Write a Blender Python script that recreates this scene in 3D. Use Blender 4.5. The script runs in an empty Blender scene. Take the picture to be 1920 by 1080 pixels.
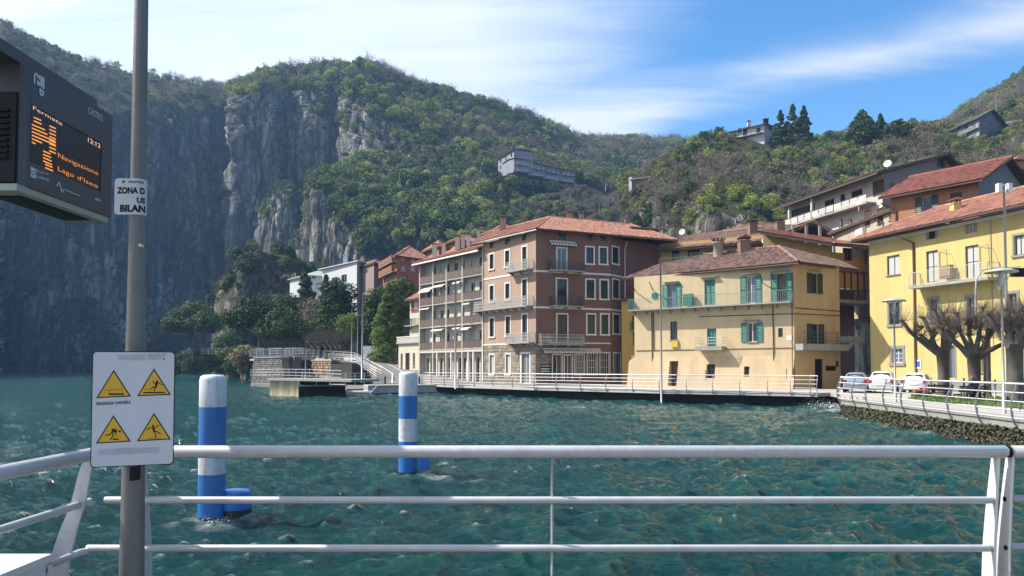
import bpy, bmesh, math, random
import numpy as np
from mathutils import Vector, Matrix
R = math.radians
rnd = random.Random(7)
SC = bpy.context.scene
COL = SC.collection

# ------------------------------------------------------------------ camera, sky, sun, exposure
FPX, PITCH, Y0, EYE = 1440.0, R(2.0), 637.7, 2.9
cam_d = bpy.data.cameras.new('camera')
cam = bpy.data.objects.new('camera', cam_d); COL.objects.link(cam)
cam_d.sensor_width = 36; cam_d.lens = 27.0
cam_d.shift_y = (Y0 - 540) / 1920
cam_d.clip_start = 0.05; cam_d.clip_end = 6000
cam.location = (0, 0, EYE); cam.rotation_euler = (R(90) + PITCH, 0, 0)
SC.camera = cam

SUN_T, SUN_E = R(8.0), R(46.0)           # degrees ahead of due left, elevation
sun_dir = Vector((-math.cos(SUN_T) * math.cos(SUN_E), math.sin(SUN_T) * math.cos(SUN_E), math.sin(SUN_E)))
sd = bpy.data.lights.new('sun', 'SUN'); sd.energy = 5.0; sd.angle = R(0.55); sd.color = (1.0, 0.94, 0.84)
so = bpy.data.objects.new('sun', sd); COL.objects.link(so)
so.rotation_euler = sun_dir.to_track_quat('Z', 'Y').to_euler()

def build_world():
    w = bpy.data.worlds.new('World'); SC.world = w; w.use_nodes = True
    nt = w.node_tree; N = nt.nodes; L = nt.links; N.clear()
    out = N.new('ShaderNodeOutputWorld'); bg = N.new('ShaderNodeBackground')
    sky = N.new('ShaderNodeTexSky'); sky.sky_type = 'NISHITA'; sky.sun_disc = False
    sky.sun_elevation = SUN_E
    sky.sun_rotation = math.atan2(sun_dir.x, sun_dir.y)
    sky.altitude = 200; sky.air_density = 1.0; sky.dust_density = 0.6; sky.ozone_density = 1.6
    hsv = N.new('ShaderNodeHueSaturation'); hsv.inputs['Saturation'].default_value = 1.36
    hsv.inputs['Value'].default_value = 1.18
    L.new(sky.outputs[0], hsv.inputs['Color'])
    # cirrus: noise on the sky plane (direction projected to a high layer)
    tc = N.new('ShaderNodeTexCoord')
    sep = N.new('ShaderNodeSeparateXYZ'); L.new(tc.outputs['Generated'], sep.inputs[0])
    def M(op, a, b=None, c=None, clamp=False):
        m = N.new('ShaderNodeMath'); m.operation = op; m.use_clamp = clamp
        for i, v in enumerate((a, b, c)):
            if v is None: continue
            if isinstance(v, (int, float)): m.inputs[i].default_value = v
            else: L.new(v, m.inputs[i])
        return m.outputs[0]
    x, y, z = sep.outputs
    zz = M('ADD', M('MAXIMUM', z, 0.0), 0.16)
    u = M('DIVIDE', x, zz); v = M('DIVIDE', y, zz)          # plan position on the cloud layer
    comb = N.new('ShaderNodeCombineXYZ'); L.new(u, comb.inputs[0]); L.new(v, comb.inputs[1])
    def noise(scale, detail, rough, rot, sx, sy, dist=0.0, off=(0, 0, 0)):
        mp = N.new('ShaderNodeMapping'); mp.inputs['Rotation'].default_value = (0, 0, rot)
        mp.inputs['Scale'].default_value = (sx, sy, 1); mp.inputs['Location'].default_value = off
        L.new(comb.outputs[0], mp.inputs[0])
        n = N.new('ShaderNodeTexNoise'); n.inputs['Scale'].default_value = scale
        n.inputs['Detail'].default_value = detail; n.inputs['Roughness'].default_value = rough
        n.inputs['Distortion'].default_value = dist
        L.new(mp.outputs[0], n.inputs['Vector']); return n.outputs[0]
    n1 = noise(0.55, 9, 0.60, R(28), 0.55, 1.0, 0.5, (3.1, 1.3, 0))     # big veils
    n2 = noise(1.7, 12, 0.62, R(24), 0.28, 1.3, 0.9, (0.4, 5.2, 0))     # fibres
    n3 = noise(5.0, 8, 0.6, R(18), 0.3, 1.5, 0.8, (1.4, 2.2, 0))
    # the veil lies over the left half of the sky and thins to the right
    def band(cx, slope, c0, width):   # 1 on the line u = c0 + slope*v, falling to 0 at width
        d = M('SUBTRACT', u, M('ADD', M('MULTIPLY', v, slope), c0))
        return M('SUBTRACT', 1.0, M('DIVIDE', M('ABSOLUTE', d), width), clamp=True)
    left = M('DIVIDE', M('SUBTRACT', 0.46, u), 0.55, clamp=True)
    veil = M('MULTIPLY', left, M('ADD', M('MULTIPLY', n1, 0.7), M('MULTIPLY', n2, 0.85)))
    base = M('MULTIPLY', M('SUBTRACT', n1, 0.44, clamp=True), 0.9)
    streak = M('MULTIPLY', band(0, -1.49, 3.27, 0.34), M('MULTIPLY', M('SUBTRACT', n2, 0.22), 3.2))
    tot = M('ADD', M('MULTIPLY', veil, 1.38), M('ADD', M('MULTIPLY', base, M('ADD', 0.4, M('MULTIPLY', n2, 1.1))), M('MULTIPLY', streak, 0.75)))
    tot = M('SUBTRACT', tot, M('MULTIPLY', M('SUBTRACT', 0.54, n3), 0.55))
    low = M('MULTIPLY', M('SUBTRACT', 0.30, z), 1.0, clamp=True)
    ss = N.new('ShaderNodeMapRange'); ss.interpolation_type = 'SMOOTHSTEP'
    ss.inputs['From Min'].default_value = 0.08; ss.inputs['From Max'].default_value = 1.15
    ss.inputs['To Max'].default_value = 0.86
    L.new(tot, ss.inputs[0])
    # light that the cloud sends down: brighter towards the sun
    dt = N.new('ShaderNodeVectorMath'); dt.operation = 'DOT_PRODUCT'
    dt.inputs[1].default_value = sun_dir; L.new(tc.outputs['Generated'], dt.inputs[0])
    glow = M('ADD', 5.2, M('MULTIPLY', M('MAXIMUM', dt.outputs['Value'], 0.0), 3.0))
    cc = N.new('ShaderNodeVectorMath'); cc.operation = 'SCALE'; cc.inputs[0].default_value = (0.93, 0.97, 1.05)
    L.new(glow, cc.inputs['Scale'])
    mx = N.new('ShaderNodeMix'); mx.data_type = 'RGBA'
    L.new(ss.outputs[0], mx.inputs[0]); L.new(hsv.outputs[0], mx.inputs[6]); L.new(cc.outputs[0], mx.inputs[7])
    L.new(mx.outputs[2], bg.inputs[0]); bg.inputs[1].default_value = 0.10
    L.new(bg.outputs[0], out.inputs[0])
build_world()
SC.view_settings.view_transform = 'Standard'; SC.view_settings.look = 'None'
SC.view_settings.exposure = 0.92; SC.view_settings.gamma = 1.0; SC.view_settings.use_curve_mapping = False
SC.render.engine = 'CYCLES'
SC.cycles.max_bounces = 6; SC.cycles.diffuse_bounces = 3; SC.cycles.glossy_bounces = 3
SC.cycles.transmission_bounces = 4; SC.cycles.volume_bounces = 0; SC.cycles.transparent_max_bounces = 8
SC.cycles.use_denoising = True; SC.cycles.caustics_reflective = False; SC.cycles.caustics_refractive = False

# ------------------------------------------------------------------ where things stand
_up = Vector((0, -math.sin(PITCH), math.cos(PITCH))); _fw = Vector((0, math.cos(PITCH), math.sin(PITCH)))
def ray(px, py):
    return Vector((1, 0, 0)) * ((px - 960) / FPX) + _up * ((Y0 - py) / FPX) + _fw
def P(px, py, D):
    d = ray(px, py); return Vector((0, 0, EYE)) + d * (D / d.y)
def G(px, D, z=1.0):
    """plan point of a bearing at depth D, on height z"""
    v = P(px, 688, D); return Vector((v.x, D, z))
def ZY(py, D, px=960): return P(px, py, D).z

# ------------------------------------------------------------------ numpy noise
_rs = np.random.RandomState(11); _perm = _rs.permutation(4096); _val = _rs.rand(4096) * 2 - 1
def vnoise(x, y, z):
    xi = np.floor(x).astype(int); yi = np.floor(y).astype(int); zi = np.floor(z).astype(int)
    xf, yf, zf = x - xi, y - yi, z - zi
    u, v, w = [t * t * t * (t * (t * 6 - 15) + 10) for t in (xf, yf, zf)]
    def h(a, b, c): return _val[_perm[(_perm[(_perm[a & 4095] + b) & 4095] + c) & 4095]]
    l = lambda a, b, t: a + (b - a) * t
    return l(l(l(h(xi, yi, zi), h(xi+1, yi, zi), u), l(h(xi, yi+1, zi), h(xi+1, yi+1, zi), u), v),
             l(l(h(xi, yi, zi+1), h(xi+1, yi, zi+1), u), l(h(xi, yi+1, zi+1), h(xi+1, yi+1, zi+1), u), v), w)
def fbm(x, y, z, o=4, g=0.5):
    s = 0; a = 1.0; t = 0
    for i in range(o):
        s = s + a * vnoise(x, y, z); t += a; a *= g; x = x * 2.03 + 17; y = y * 2.03 + 5; z = z * 2.03 + 9
    return s / t

# ------------------------------------------------------------------ materials
MATS = {}
class NT:
    def __init__(s, name):
        s.m = bpy.data.materials.new(name); s.m.use_nodes = True
        s.n = s.m.node_tree.nodes; s.l = s.m.node_tree.links; s.n.clear()
        s.out = s.n.new('ShaderNodeOutputMaterial'); s.b = s.n.new('ShaderNodeBsdfPrincipled')
        s.l.new(s.b.outputs[0], s.out.inputs[0]); s.tc = s.n.new('ShaderNodeTexCoord')
    def set(s, k, v):
        if isinstance(v, bpy.types.NodeSocket): s.l.new(v, s.b.inputs[k])
        else: s.b.inputs[k].default_value = (*v, 1) if isinstance(v, tuple) and len(v) == 3 else v
    def noise(s, scale, detail=4, rough=0.5, sc=(1, 1, 1), coord='Object', dist=0, loc=(0,0,0)):
        mp = s.n.new('ShaderNodeMapping'); mp.inputs['Scale'].default_value = sc; mp.inputs['Location'].default_value = loc
        if coord == 'World':
            g = s.n.new('ShaderNodeNewGeometry'); s.l.new(g.outputs['Position'], mp.inputs[0])
        else: s.l.new(s.tc.outputs[coord], mp.inputs[0])
        n = s.n.new('ShaderNodeTexNoise'); n.inputs['Scale'].default_value = scale
        n.inputs['Detail'].default_value = detail; n.inputs['Roughness'].default_value = rough
        n.inputs['Distortion'].default_value = dist
        s.l.new(mp.outputs[0], n.inputs['Vector']); return n.outputs[0]
    def ramp(s, fac, stops, interp='LINEAR'):
        r = s.n.new('ShaderNodeValToRGB'); e = r.color_ramp.elements; r.color_ramp.interpolation = interp
        while len(e) < len(stops): e.new(0.5)
        for i, (p, c) in enumerate(stops):
            e[i].position = p; e[i].color = (*c, 1) if isinstance(c, tuple) else (c, c, c, 1)
        s.l.new(fac, r.inputs[0]); return r.outputs[0]
    def math(s, op, a, b=0.0, clamp=False):
        m = s.n.new('ShaderNodeMath'); m.operation = op; m.use_clamp = clamp
        for i, v in enumerate((a, b)):
            if isinstance(v, (int, float)): m.inputs[i].default_value = v
            else: s.l.new(v, m.inputs[i])
        return m.outputs[0]
    def mix(s, f, a, b, mode='MIX'):
        m = s.n.new('ShaderNodeMix'); m.data_type = 'RGBA'; m.blend_type = mode
        for i, v in ((0, f), (6, a), (7, b)):
            if isinstance(v, bpy.types.NodeSocket): s.l.new(v, m.inputs[i])
            elif isinstance(v, tuple): m.inputs[i].default_value = (*v, 1)
            else: m.inputs[i].default_value = v
        return m.outputs[2]
    def attr(s, name, kind='Fac'):
        a = s.n.new('ShaderNodeAttribute'); a.attribute_name = name; return a.outputs[kind]
    def orand(s):
        return s.n.new('ShaderNodeObjectInfo').outputs['Random']
    def bump(s, h, strength=0.3, dist=0.02):
        b = s.n.new('ShaderNodeBump'); b.inputs['Strength'].default_value = strength
        b.inputs['Distance'].default_value = dist; s.l.new(h, b.inputs['Height'])
        s.l.new(b.outputs[0], s.b.inputs['Normal'])
def C(v):
    """sRGB 0-255 tuple -> linear"""
    q = tuple(((c / 255) / 12.92 if c / 255 <= 0.04045 else (((c / 255) + 0.055) / 1.055) ** 2.4) for c in v)
    g = sum(q) / 3; return tuple((x * 0.88 + g * 0.12) * 0.62 for x in q)
def mul(c, k): return tuple(x * k for x in c)
def m_paint(name, col, rough=0.6, dirt=0.25, scale=0.5, metal=0.0, tint=0.0, streak=True):
    if name in MATS: return MATS[name]
    t = NT(name)
    n1 = t.noise(scale, 6, 0.6, coord='World'); n2 = t.noise(scale * 3, 8, 0.7, (1, 1, 0.12) if streak else (1, 1, 1), 'World')
    f = t.ramp(n1, [(0.35, 0.0), (0.75, 1.0)]); g = t.ramp(n2, [(0.42, 0.0), (0.8, 1.0)])
    c = t.mix(t.math('MULTIPLY', f, min(1, dirt * 1.5)), col, mul(col, 0.66))
    c = t.mix(t.math('MULTIPLY', g, min(1, dirt * 1.6)), c, mul(col, 0.5))
    if tint:
        a = t.attr('tint'); k = t.math('ADD', t.math('MULTIPLY', a, tint), 1 - tint / 2)
        hs = t.n.new('ShaderNodeHueSaturation'); t.l.new(k, hs.inputs['Value']); t.l.new(c, hs.inputs['Color']); c = hs.outputs[0]
    t.set('Base Color', c); t.set('Roughness', rough); t.set('Metallic', metal)
    fine = t.noise(14, 6, 0.6, coord='World'); t.bump(fine, 0.15, 0.02)
    MATS[name] = t.m; return t.m
def m_plain(name, col, rough=0.5, metal=0.0, emit=None, spec=None):
    if name in MATS: return MATS[name]
    t = NT(name)
    n = t.noise(6, 5, 0.6)
    t.set('Base Color', t.mix(t.math('MULTIPLY', n, 0.35), col, mul(col, 0.72))); t.set('Roughness', rough); t.set('Metallic', metal)
    if max(col) < 0.035 and rough > 0.45: t.b.inputs['Specular IOR Level'].default_value = 0.12
    if emit: t.set('Emission Color', col); t.set('Emission Strength', emit)
    MATS[name] = t.m; return t.m
def m_tiles(name, a, b, c):
    if name in MATS: return MATS[name]
    t = NT(name); at = t.attr('tint')
    col = t.ramp(at, [(0.0, a), (0.45, b), (0.8, c), (1.0, mul(a, 0.55))])
    n = t.noise(0.6, 6, 0.65, coord='World'); f = t.ramp(n, [(0.45, 0.0), (0.75, 1.0)])
    col = t.mix(t.math('MULTIPLY', f, 0.45), col, C((92, 84, 74)))
    t.set('Base Color', col); t.set('Roughness', 0.85); MATS[name] = t.m; return t.m

# ------------------------------------------------------------------ mesh building
class Fr:
    """a facade frame: u along the wall, v up from z0, w out of the wall"""
    def __init__(s, a, b, z0=1.0, right=True):
        a = Vector((a[0], a[1], 0)); b = Vector((b[0], b[1], 0))
        s.p = a; s.d = (b - a).normalized(); s.L = (b - a).length; s.z0 = z0
        n = Vector((s.d.y, -s.d.x, 0)); s.n = n if right else -n
    def pt(s, u, v, w=0.0):
        q = s.p + s.d * u + s.n * w; return Vector((q.x, q.y, s.z0 + v))
    def px(s, px, py, w=0.0):
        d = ray(px, py); o = Vector((0, 0, EYE)); q = s.p + s.n * w
        t = (q - o).dot(s.n) / d.dot(s.n); h = o + d * t
        return (Vector((h.x, h.y, 0)) - q).dot(s.d), h.z - s.z0
    def rect(s, x0, y0, x1, y1, w=0.0):
        ym = (y0 + y1) / 2; xm = (x0 + x1) / 2
        u0 = s.px(x0, ym, w)[0]; u1 = s.px(x1, ym, w)[0]
        v1 = s.px(xm, y0, w)[1]; v0 = s.px(xm, y1, w)[1]
        return min(u0, u1), max(u0, u1), v0, v1
class MB:
    def __init__(s): s.v = []; s.f = []; s.t = []; s.m = []; s.smooth = []
    def add(s, vs, fs, tint=0.5, mi=0, sm=False):
        b = len(s.v); s.v.extend([tuple(q) for q in vs])
        for f in fs: s.f.append(tuple(b + i for i in f)); s.t.append(tint); s.m.append(mi); s.smooth.append(sm)
        return s
    def quad(s, a, b, c, d, **k): return s.add((a, b, c, d), ((0, 1, 2, 3),), **k)
    def poly(s, pts, **k): return s.add(pts, (tuple(range(len(pts))),), **k)
    def hexa(s, q, **k):
        return s.add(q, ((0, 3, 2, 1), (4, 5, 6, 7), (0, 1, 5, 4), (1, 2, 6, 5), (2, 3, 7, 6), (3, 0, 4, 7)), **k)
    def box(s, x0, x1, y0, y1, z0, z1, **k):
        return s.hexa(((x0,y0,z0),(x1,y0,z0),(x1,y1,z0),(x0,y1,z0),(x0,y0,z1),(x1,y0,z1),(x1,y1,z1),(x0,y1,z1)), **k)
    def fbox(s, fr, u0, u1, v0, v1, w0, w1, **k):
        q = [fr.pt(u, v, w) for v in (v0, v1) for (u, w) in ((u0, w1), (u1, w1), (u1, w0), (u0, w0))]
        return s.hexa(q, **k)
    def bar(s, a, b, wx, wz, up=(0, 0, 1), **k):
        """rectangular bar from a to b"""
        a = Vector(a); b = Vector(b); d = (b - a).normalized(); u = Vector(up)
        x = d.cross(u); x = x.normalized() if x.length > 1e-6 else Vector((1, 0, 0)); z = x.cross(d).normalized()
        q = [e + x * (sx * wx / 2) + z * (sz * wz / 2) for sz in (-1, 1) for (e, sx) in ((a, -1), (a, 1), (b, 1), (b, -1))]
        return s.hexa(q, **k)
    def tube(s, pts, r, n=8, cap=True, **k):
        pts = [Vector(p) for p in pts]; rs = r if isinstance(r, (list, tuple)) else [r] * len(pts)
        vs = []; fs = []; ref = None
        for i, p in enumerate(pts):
            d = (pts[min(i + 1, len(pts) - 1)] - pts[max(i - 1, 0)]).normalized()
            if ref is None or abs(ref.dot(d)) > 0.98: ref = Vector((0, 0, 1)) if abs(d.z) < 0.9 else Vector((1, 0, 0))
            x = d.cross(ref).normalized(); y = d.cross(x).normalized()
            for j in range(n):
                a = 2 * math.pi * j / n; vs.append(p + (x * math.cos(a) + y * math.sin(a)) * rs[i])
        for i in range(len(pts) - 1):
            for j in range(n):
                fs.append((i * n + j, i * n + (j + 1) % n, (i + 1) * n + (j + 1) % n, (i + 1) * n + j))
        if cap: fs.append(tuple(range(n))); fs.append(tuple(range((len(pts) - 1) * n, len(pts) * n))[::-1])
        k.setdefault('sm', True)
        return s.add(vs, fs, **k)
    def lathe(s, c, prof, n=16, **k):
        """profile [(r, z)] round the vertical through c"""
        c = Vector(c); vs = []; fs = []
        for (r, z) in prof:
            for j in range(n):
                a = 2 * math.pi * j / n; vs.append(c + Vector((r * math.cos(a), r * math.sin(a), z)))
        for i in range(len(prof) - 1):
            for j in range(n): fs.append((i*n + j, i*n + (j+1) % n, (i+1)*n + (j+1) % n, (i+1)*n + j))
        k.setdefault('sm', True)
        return s.add(vs, fs, **k)
    def slab(s, poly, dz0, dz1, **k):
        """vertical extrusion of a (possibly tilted) polygon of 3-D points"""
        n = len(poly); lo = [Vector(p) + Vector((0, 0, dz0)) for p in poly]; hi = [Vector(p) + Vector((0, 0, dz1)) for p in poly]
        fs = [tuple(range(n))[::-1], tuple(range(n, 2 * n))] + [(i, (i+1) % n, n + (i+1) % n, n + i) for i in range(n)]
        return s.add(lo + hi, fs, **k)
    def build(s, name, mat, parent=None, **props):
        base = Vector(parent['base']) if parent is not None and 'base' in parent else None
        me = bpy.data.meshes.new(name)
        vs = s.v
        if base is not None: vs = [(a - base.x, b - base.y, c - base.z) for a, b, c in vs]
        me.from_pydata(vs, [], s.f)
        for m in (mat if isinstance(mat, (list, tuple)) else [mat]): me.materials.append(m)
        if len(s.f):
            me.polygons.foreach_set('material_index', s.m); me.polygons.foreach_set('use_smooth', s.smooth)
            a = me.attributes.new('tint', 'FLOAT', 'FACE'); a.data.foreach_set('value', s.t)
        me.update()
        o = bpy.data.objects.new(name, me); COL.objects.link(o)
        if parent is not None:
            o.parent = parent
            if base is not None: o['base'] = tuple(base)
        for kk, vv in props.items(): o[kk] = vv
        return o
def thing(name, label, cat, base=(0, 0, 0), group=None):
    """an Empty at the thing's base; its parts are built in world coordinates and stored relative to it"""
    o = bpy.data.objects.new(name, None); COL.objects.link(o); o.location = base; o['base'] = tuple(base)
    o.empty_display_size = 0.2
    o['label'] = label; o['category'] = cat
    if group: o['group'] = group
    return o
def tag(o, label, cat, group=None):
    o['label'] = label; o['category'] = cat
    if group: o['group'] = group
    return o
def dup(root, loc, rotz=0.0, label=None, scale=None):
    r = root.copy(); COL.objects.link(r); r.location = loc; r.rotation_euler = (0, 0, rotz)
    if scale is not None: r.scale = scale if isinstance(scale, (tuple, list)) else (scale,) * 3
    if label: r['label'] = label
    for ch in list(root.children):
        c = ch.copy(); COL.objects.link(c); c.parent = r
        for g in ch.children:
            d = g.copy(); COL.objects.link(d); d.parent = c
    return r
def np_mesh(name, V, Fq, mats, smooth=True, attrs=None):
    me = bpy.data.meshes.new(name); V = np.asarray(V, dtype=np.float32); Fq = np.asarray(Fq, dtype=np.int32)
    k = Fq.shape[1]
    me.vertices.add(len(V)); me.vertices.foreach_set('co', V.ravel())
    me.loops.add(Fq.size); me.loops.foreach_set('vertex_index', Fq.ravel())
    me.polygons.add(len(Fq)); me.polygons.foreach_set('loop_start', np.arange(len(Fq), dtype=np.int32) * k)
    me.polygons.foreach_set('use_smooth', np.full(len(Fq), smooth, dtype=bool))
    for m in mats: me.materials.append(m)
    for an, (dom, arr) in (attrs or {}).items():
        a = me.attributes.new(an, 'FLOAT', dom); a.data.foreach_set('value', np.asarray(arr, dtype=np.float32))
    me.update(); me.validate()
    return me
def grid_faces(nu, nv):
    i, j = np.meshgrid(np.arange(nu - 1), np.arange(nv - 1), indexing='ij')
    a = (i * nv + j).ravel(); return np.stack([a, a + nv, a + nv + 1, a + 1], 1)
# ------------------------------------------------------------------ water
def ocean_tile(N, Lm, wind, lam, seed, amp, l_small=0.12, aniso=2):
    rs = np.random.RandomState(seed)
    k = np.fft.fftfreq(N, 1.0 / N) * 2 * np.pi / Lm
    kx, ky = np.meshgrid(k, k, indexing='ij'); kk = np.sqrt(kx**2 + ky**2); kk[0, 0] = 1e-6
    w = np.array(wind) / np.linalg.norm(wind); V2 = lam / (2 * np.pi) * 1.1
    ph = np.exp(-1 / (kk * V2)**2) / kk**3.0 * np.abs((kx * w[0] + ky * w[1]) / kk)**aniso * np.exp(-(kk * l_small)**2)
    ph[(kx * w[0] + ky * w[1]) < 0] *= 0.25; ph[0, 0] = 0
    h = (rs.randn(N, N) + 1j * rs.randn(N, N)) * np.sqrt(ph)
    z = np.real(np.fft.ifft2(h)); s = amp / z.std(); z *= s
    dx = np.real(np.fft.ifft2(-1j * kx / kk * h)) * s; dy = np.real(np.fft.ifft2(-1j * ky / kk * h)) * s
    return z, dx, dy
def samp(T, Lm, x, y):
    N = T.shape[0]; fx = (x / Lm * N) % N; fy = (y / Lm * N) % N
    i = np.floor(fx).astype(int); j = np.floor(fy).astype(int); a = fx - i; b = fy - j; i %= N; j %= N; i2 = (i+1) % N; j2 = (j+1) % N
    return (T[i, j]*(1-a)*(1-b) + T[i2, j]*a*(1-b) + T[i, j2]*(1-a)*b + T[i2, j2]*a*b)
def build_water():
    D = [1.5]
    while D[-1] < 900: D.append(D[-1] + min(max(D[-1]**2 / (1440 * 2.9) * 0.85, 0.055 if D[-1] > 9 else 0.16), 1.1 + max(0, D[-1] - 110) * 0.03))
    D = np.array(D); px = np.linspace(-900, 2860, 640)
    X = np.outer(D, (px - 960) / FPX); Y = np.repeat(D[:, None], len(px), 1)
    A = ocean_tile(640, 46.0, (1.0, -0.55), 1.7, 3, 0.064, 0.045)
    B = ocean_tile(512, 117.0, (1.0, -0.2), 7.0, 5, 0.050, 0.4)
    ca, sa = math.cos(0.5), math.sin(0.5); U = X * ca - Y * sa; V = X * sa + Y * ca
    z1, dx1, dy1 = [samp(t, 46.0, X, Y) for t in A]; z2, dx2, dy2 = [samp(t, 117.0, U, V) for t in B]
    gust = 0.85 + 0.35 * fbm(X / 22, Y / 30, X * 0 + 2, 3)
    Z = z1 * gust + z2
    ch = -0.78; X2 = X + ch * (dx1 * gust + dx2 * ca + dy2 * sa); Y2 = Y + ch * (dy1 * gust + (-dx2 * sa + dy2 * ca))
    # fold of the crests -> white water
    du = np.gradient(X2 - X, axis=1) / np.maximum(np.gradient(X, axis=1), 1e-3)
    dv = np.gradient(Y2 - Y, axis=0) / np.gradient(Y, axis=0)
    J = (1 + 1.28 * du) * (1 + 1.28 * dv)
    crest = np.clip((0.50 - J) * 2.6, 0, 1) * (Z > 0.06)
    crest = np.clip(crest * (0.4 + 2.2 * np.clip(fbm(X * 3.1, Y * 3.1, X * 0, 4) + 0.1, 0, 1)) * (fbm(X / 5, Y / 5, X * 0 + 4, 3) > -0.05), 0, 1)
    def splash(cx, cy, rx, ry, k, rot=0.0):
        a = (X - cx) * math.cos(rot) + (Y - cy) * math.sin(rot); b = -(X - cx) * math.sin(rot) + (Y - cy) * math.cos(rot)
        r = np.sqrt((a / rx)**2 + (b / ry)**2); return np.clip(1.1 - r, 0, 1) * k * np.clip(0.5 + 1.6 * fbm(X * 2.2, Y * 2.2, X * 0 + 7, 4), 0, 1)
    foam = crest
    for (x_, D_, rx, ry, k) in FOAM:
        g = G(x_, D_); foam = np.maximum(foam, splash(g.x, D_, rx, ry, k))
        Z = Z + 0.10 * splash(g.x, D_, rx, ry, k)
    Vt = np.stack([X2, Y2, Z], -1).reshape(-1, 3)
    t = NT('water'); 
    f = t.attr('foam')
    n = t.noise(1.2, 4, 0.6, coord='World')
    body = t.mix(t.ramp(n, [(0.3, 0.0), (0.7, 1.0)]), (0.005, 0.050, 0.056), (0.010, 0.076, 0.073))
    hgt = t.attr('height')
    body = t.mix(t.ramp(hgt, [(0.55, 0.0), (0.98, 1.0)]), body, (0.014, 0.125, 0.095))
    lace = t.ramp(t.noise(5.5, 8, 0.75, coord='World'), [(0.38, 0.0), (0.62, 1.0)])
    ff = t.math('MULTIPLY', f, t.math('ADD', lace, 0.25), clamp=True)
    t.set('Base Color', t.mix(ff, body, (0.75, 0.80, 0.80)))
    t.set('Roughness', t.math('ADD', t.math('MULTIPLY', ff, 0.5), 0.05)); t.set('IOR', 1.333); t.b.inputs['Specular IOR Level'].default_value = 0.42
    b1 = t.noise(5.5, 8, 0.72, (0.7, 1.5, 1), 'World', 0.6); t.bump(b1, 1.0, 0.30)
    hN = np.clip(Z / 0.5 + 0.5, 0, 1).ravel()
    me = np_mesh('water', Vt, grid_faces(*X.shape)[:, ::-1], [t.m], True, {'foam': ('POINT', foam.ravel()), 'height': ('POINT', hN)})
    o = bpy.data.objects.new('water', me); COL.objects.link(o); o['kind'] = 'structure'
    bed = MB().box(-1500, 1500, -60, 1400, -9, -8).build('lake_bed', m_plain('mud', (0.03, 0.05, 0.045)), kind='structure')
FOAM = [(398, 14.7, 0.75, 0.8, 1.0), (440, 14.9, 0.7, 0.5, 0.8), (778, 20.4, 0.8, 0.5, 0.6), (830, 20.0, 1.6, 0.5, 0.5), (1530, 60.5, 2.2, 1.6, 1.3), (1555, 52, 2.0, 1.6, 0.9),
        (1600, 44, 1.6, 1.5, 1.0), (1690, 38, 1.6, 1.5, 0.7), (1760, 33, 1.4, 1.0, 0.5), (640, 75, 2.6, 2.0, 0.8), (1085, 55, 1.6, 2.2, 0.5), (1410, 62, 2.5, 1.0, 0.5), (1270, 68, 2.5, 1.0, 0.3)]
build_water()

# ------------------------------------------------------------------ hills and cliffs
def m_rock(name, lo, mid, hi, ochre=0.25, soil=((0.035, 0.045, 0.018), (0.09, 0.095, 0.04)), grass=0.5):
    t = NT(name)
    big = t.noise(0.020, 5, 0.6, (1, 1, 0.6), 'World', 0.4)
    st = t.noise(0.15, 8, 0.74, (1, 1, 0.085), 'World', 0.9)
    fn = t.noise(0.55, 8, 0.78, (1, 1, 0.35), 'World', 0.5)
    crack = t.noise(0.075, 7, 0.68, (1, 1, 0.10), 'World', 1.6, (13, 5, 2))
    ck = t.ramp(crack, [(0.440, 1.0), (0.490, 0.0), (0.505, 0.0), (0.555, 1.0)])      # thin dark lines where the noise crosses its mean
    v = t.math('ADD', t.math('MULTIPLY', big, 0.34), t.math('ADD', t.math('MULTIPLY', st, 0.40), t.math('MULTIPLY', fn, 0.26)))
    c = t.ramp(v, [(0.40, lo), (0.465, mul(mid, .6)), (0.51, mid), (0.57, hi)])
    c = t.mix(t.math('MULTIPLY', t.math('SUBTRACT', 1.0, ck), 0.72), c, mul(lo, .6))
    oc = t.ramp(t.noise(0.03, 5, 0.6, (1, 1, 0.5), 'World', loc=(40, 7, 3)), [(0.52, 0.0), (0.66, 1.0)])
    c = t.mix(t.math('MULTIPLY', oc, ochre), c, (0.34, 0.24, 0.15))
    # moss / bushes where the rock is not sheer
    g = t.n.new('ShaderNodeNewGeometry'); s = t.n.new('ShaderNodeSeparateXYZ'); t.l.new(g.outputs['True Normal'], s.inputs[0])
    gn = t.noise(0.12, 6, 0.65, coord='World', loc=(9, 4, 2))
    up = t.math('ADD', s.outputs['Z'], t.math('MULTIPLY', t.math('SUBTRACT', gn, 0.5), 0.9))
    gm = t.ramp(up, [(0.30, 0.0), (0.46, 1.0)])
    sc = t.mix(t.ramp(t.noise(0.25, 6, 0.7, coord='World'), [(0.35, 0.0), (0.65, 1.0)]), soil[0], soil[1])
    c = t.mix(t.math('MULTIPLY', gm, 1.0), c, sc)
    t.set('Base Color', c); t.set('Roughness', 0.95); t.b.inputs['Specular IOR Level'].default_value = 0.15
    t.bump(t.math('ADD', t.math('ADD', st, fn), t.math('MULTIPLY', ck, 0.25)), 1.0, 3.0)
    return t.m
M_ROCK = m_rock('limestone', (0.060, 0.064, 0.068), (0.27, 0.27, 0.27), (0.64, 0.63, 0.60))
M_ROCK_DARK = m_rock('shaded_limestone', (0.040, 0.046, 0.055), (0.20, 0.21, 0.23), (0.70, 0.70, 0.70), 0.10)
M_ROCK_WARM = m_rock('warm_rock', (0.050, 0.048, 0.044), (0.22, 0.21, 0.19), (0.54, 0.52, 0.48), 0.25)

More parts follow.
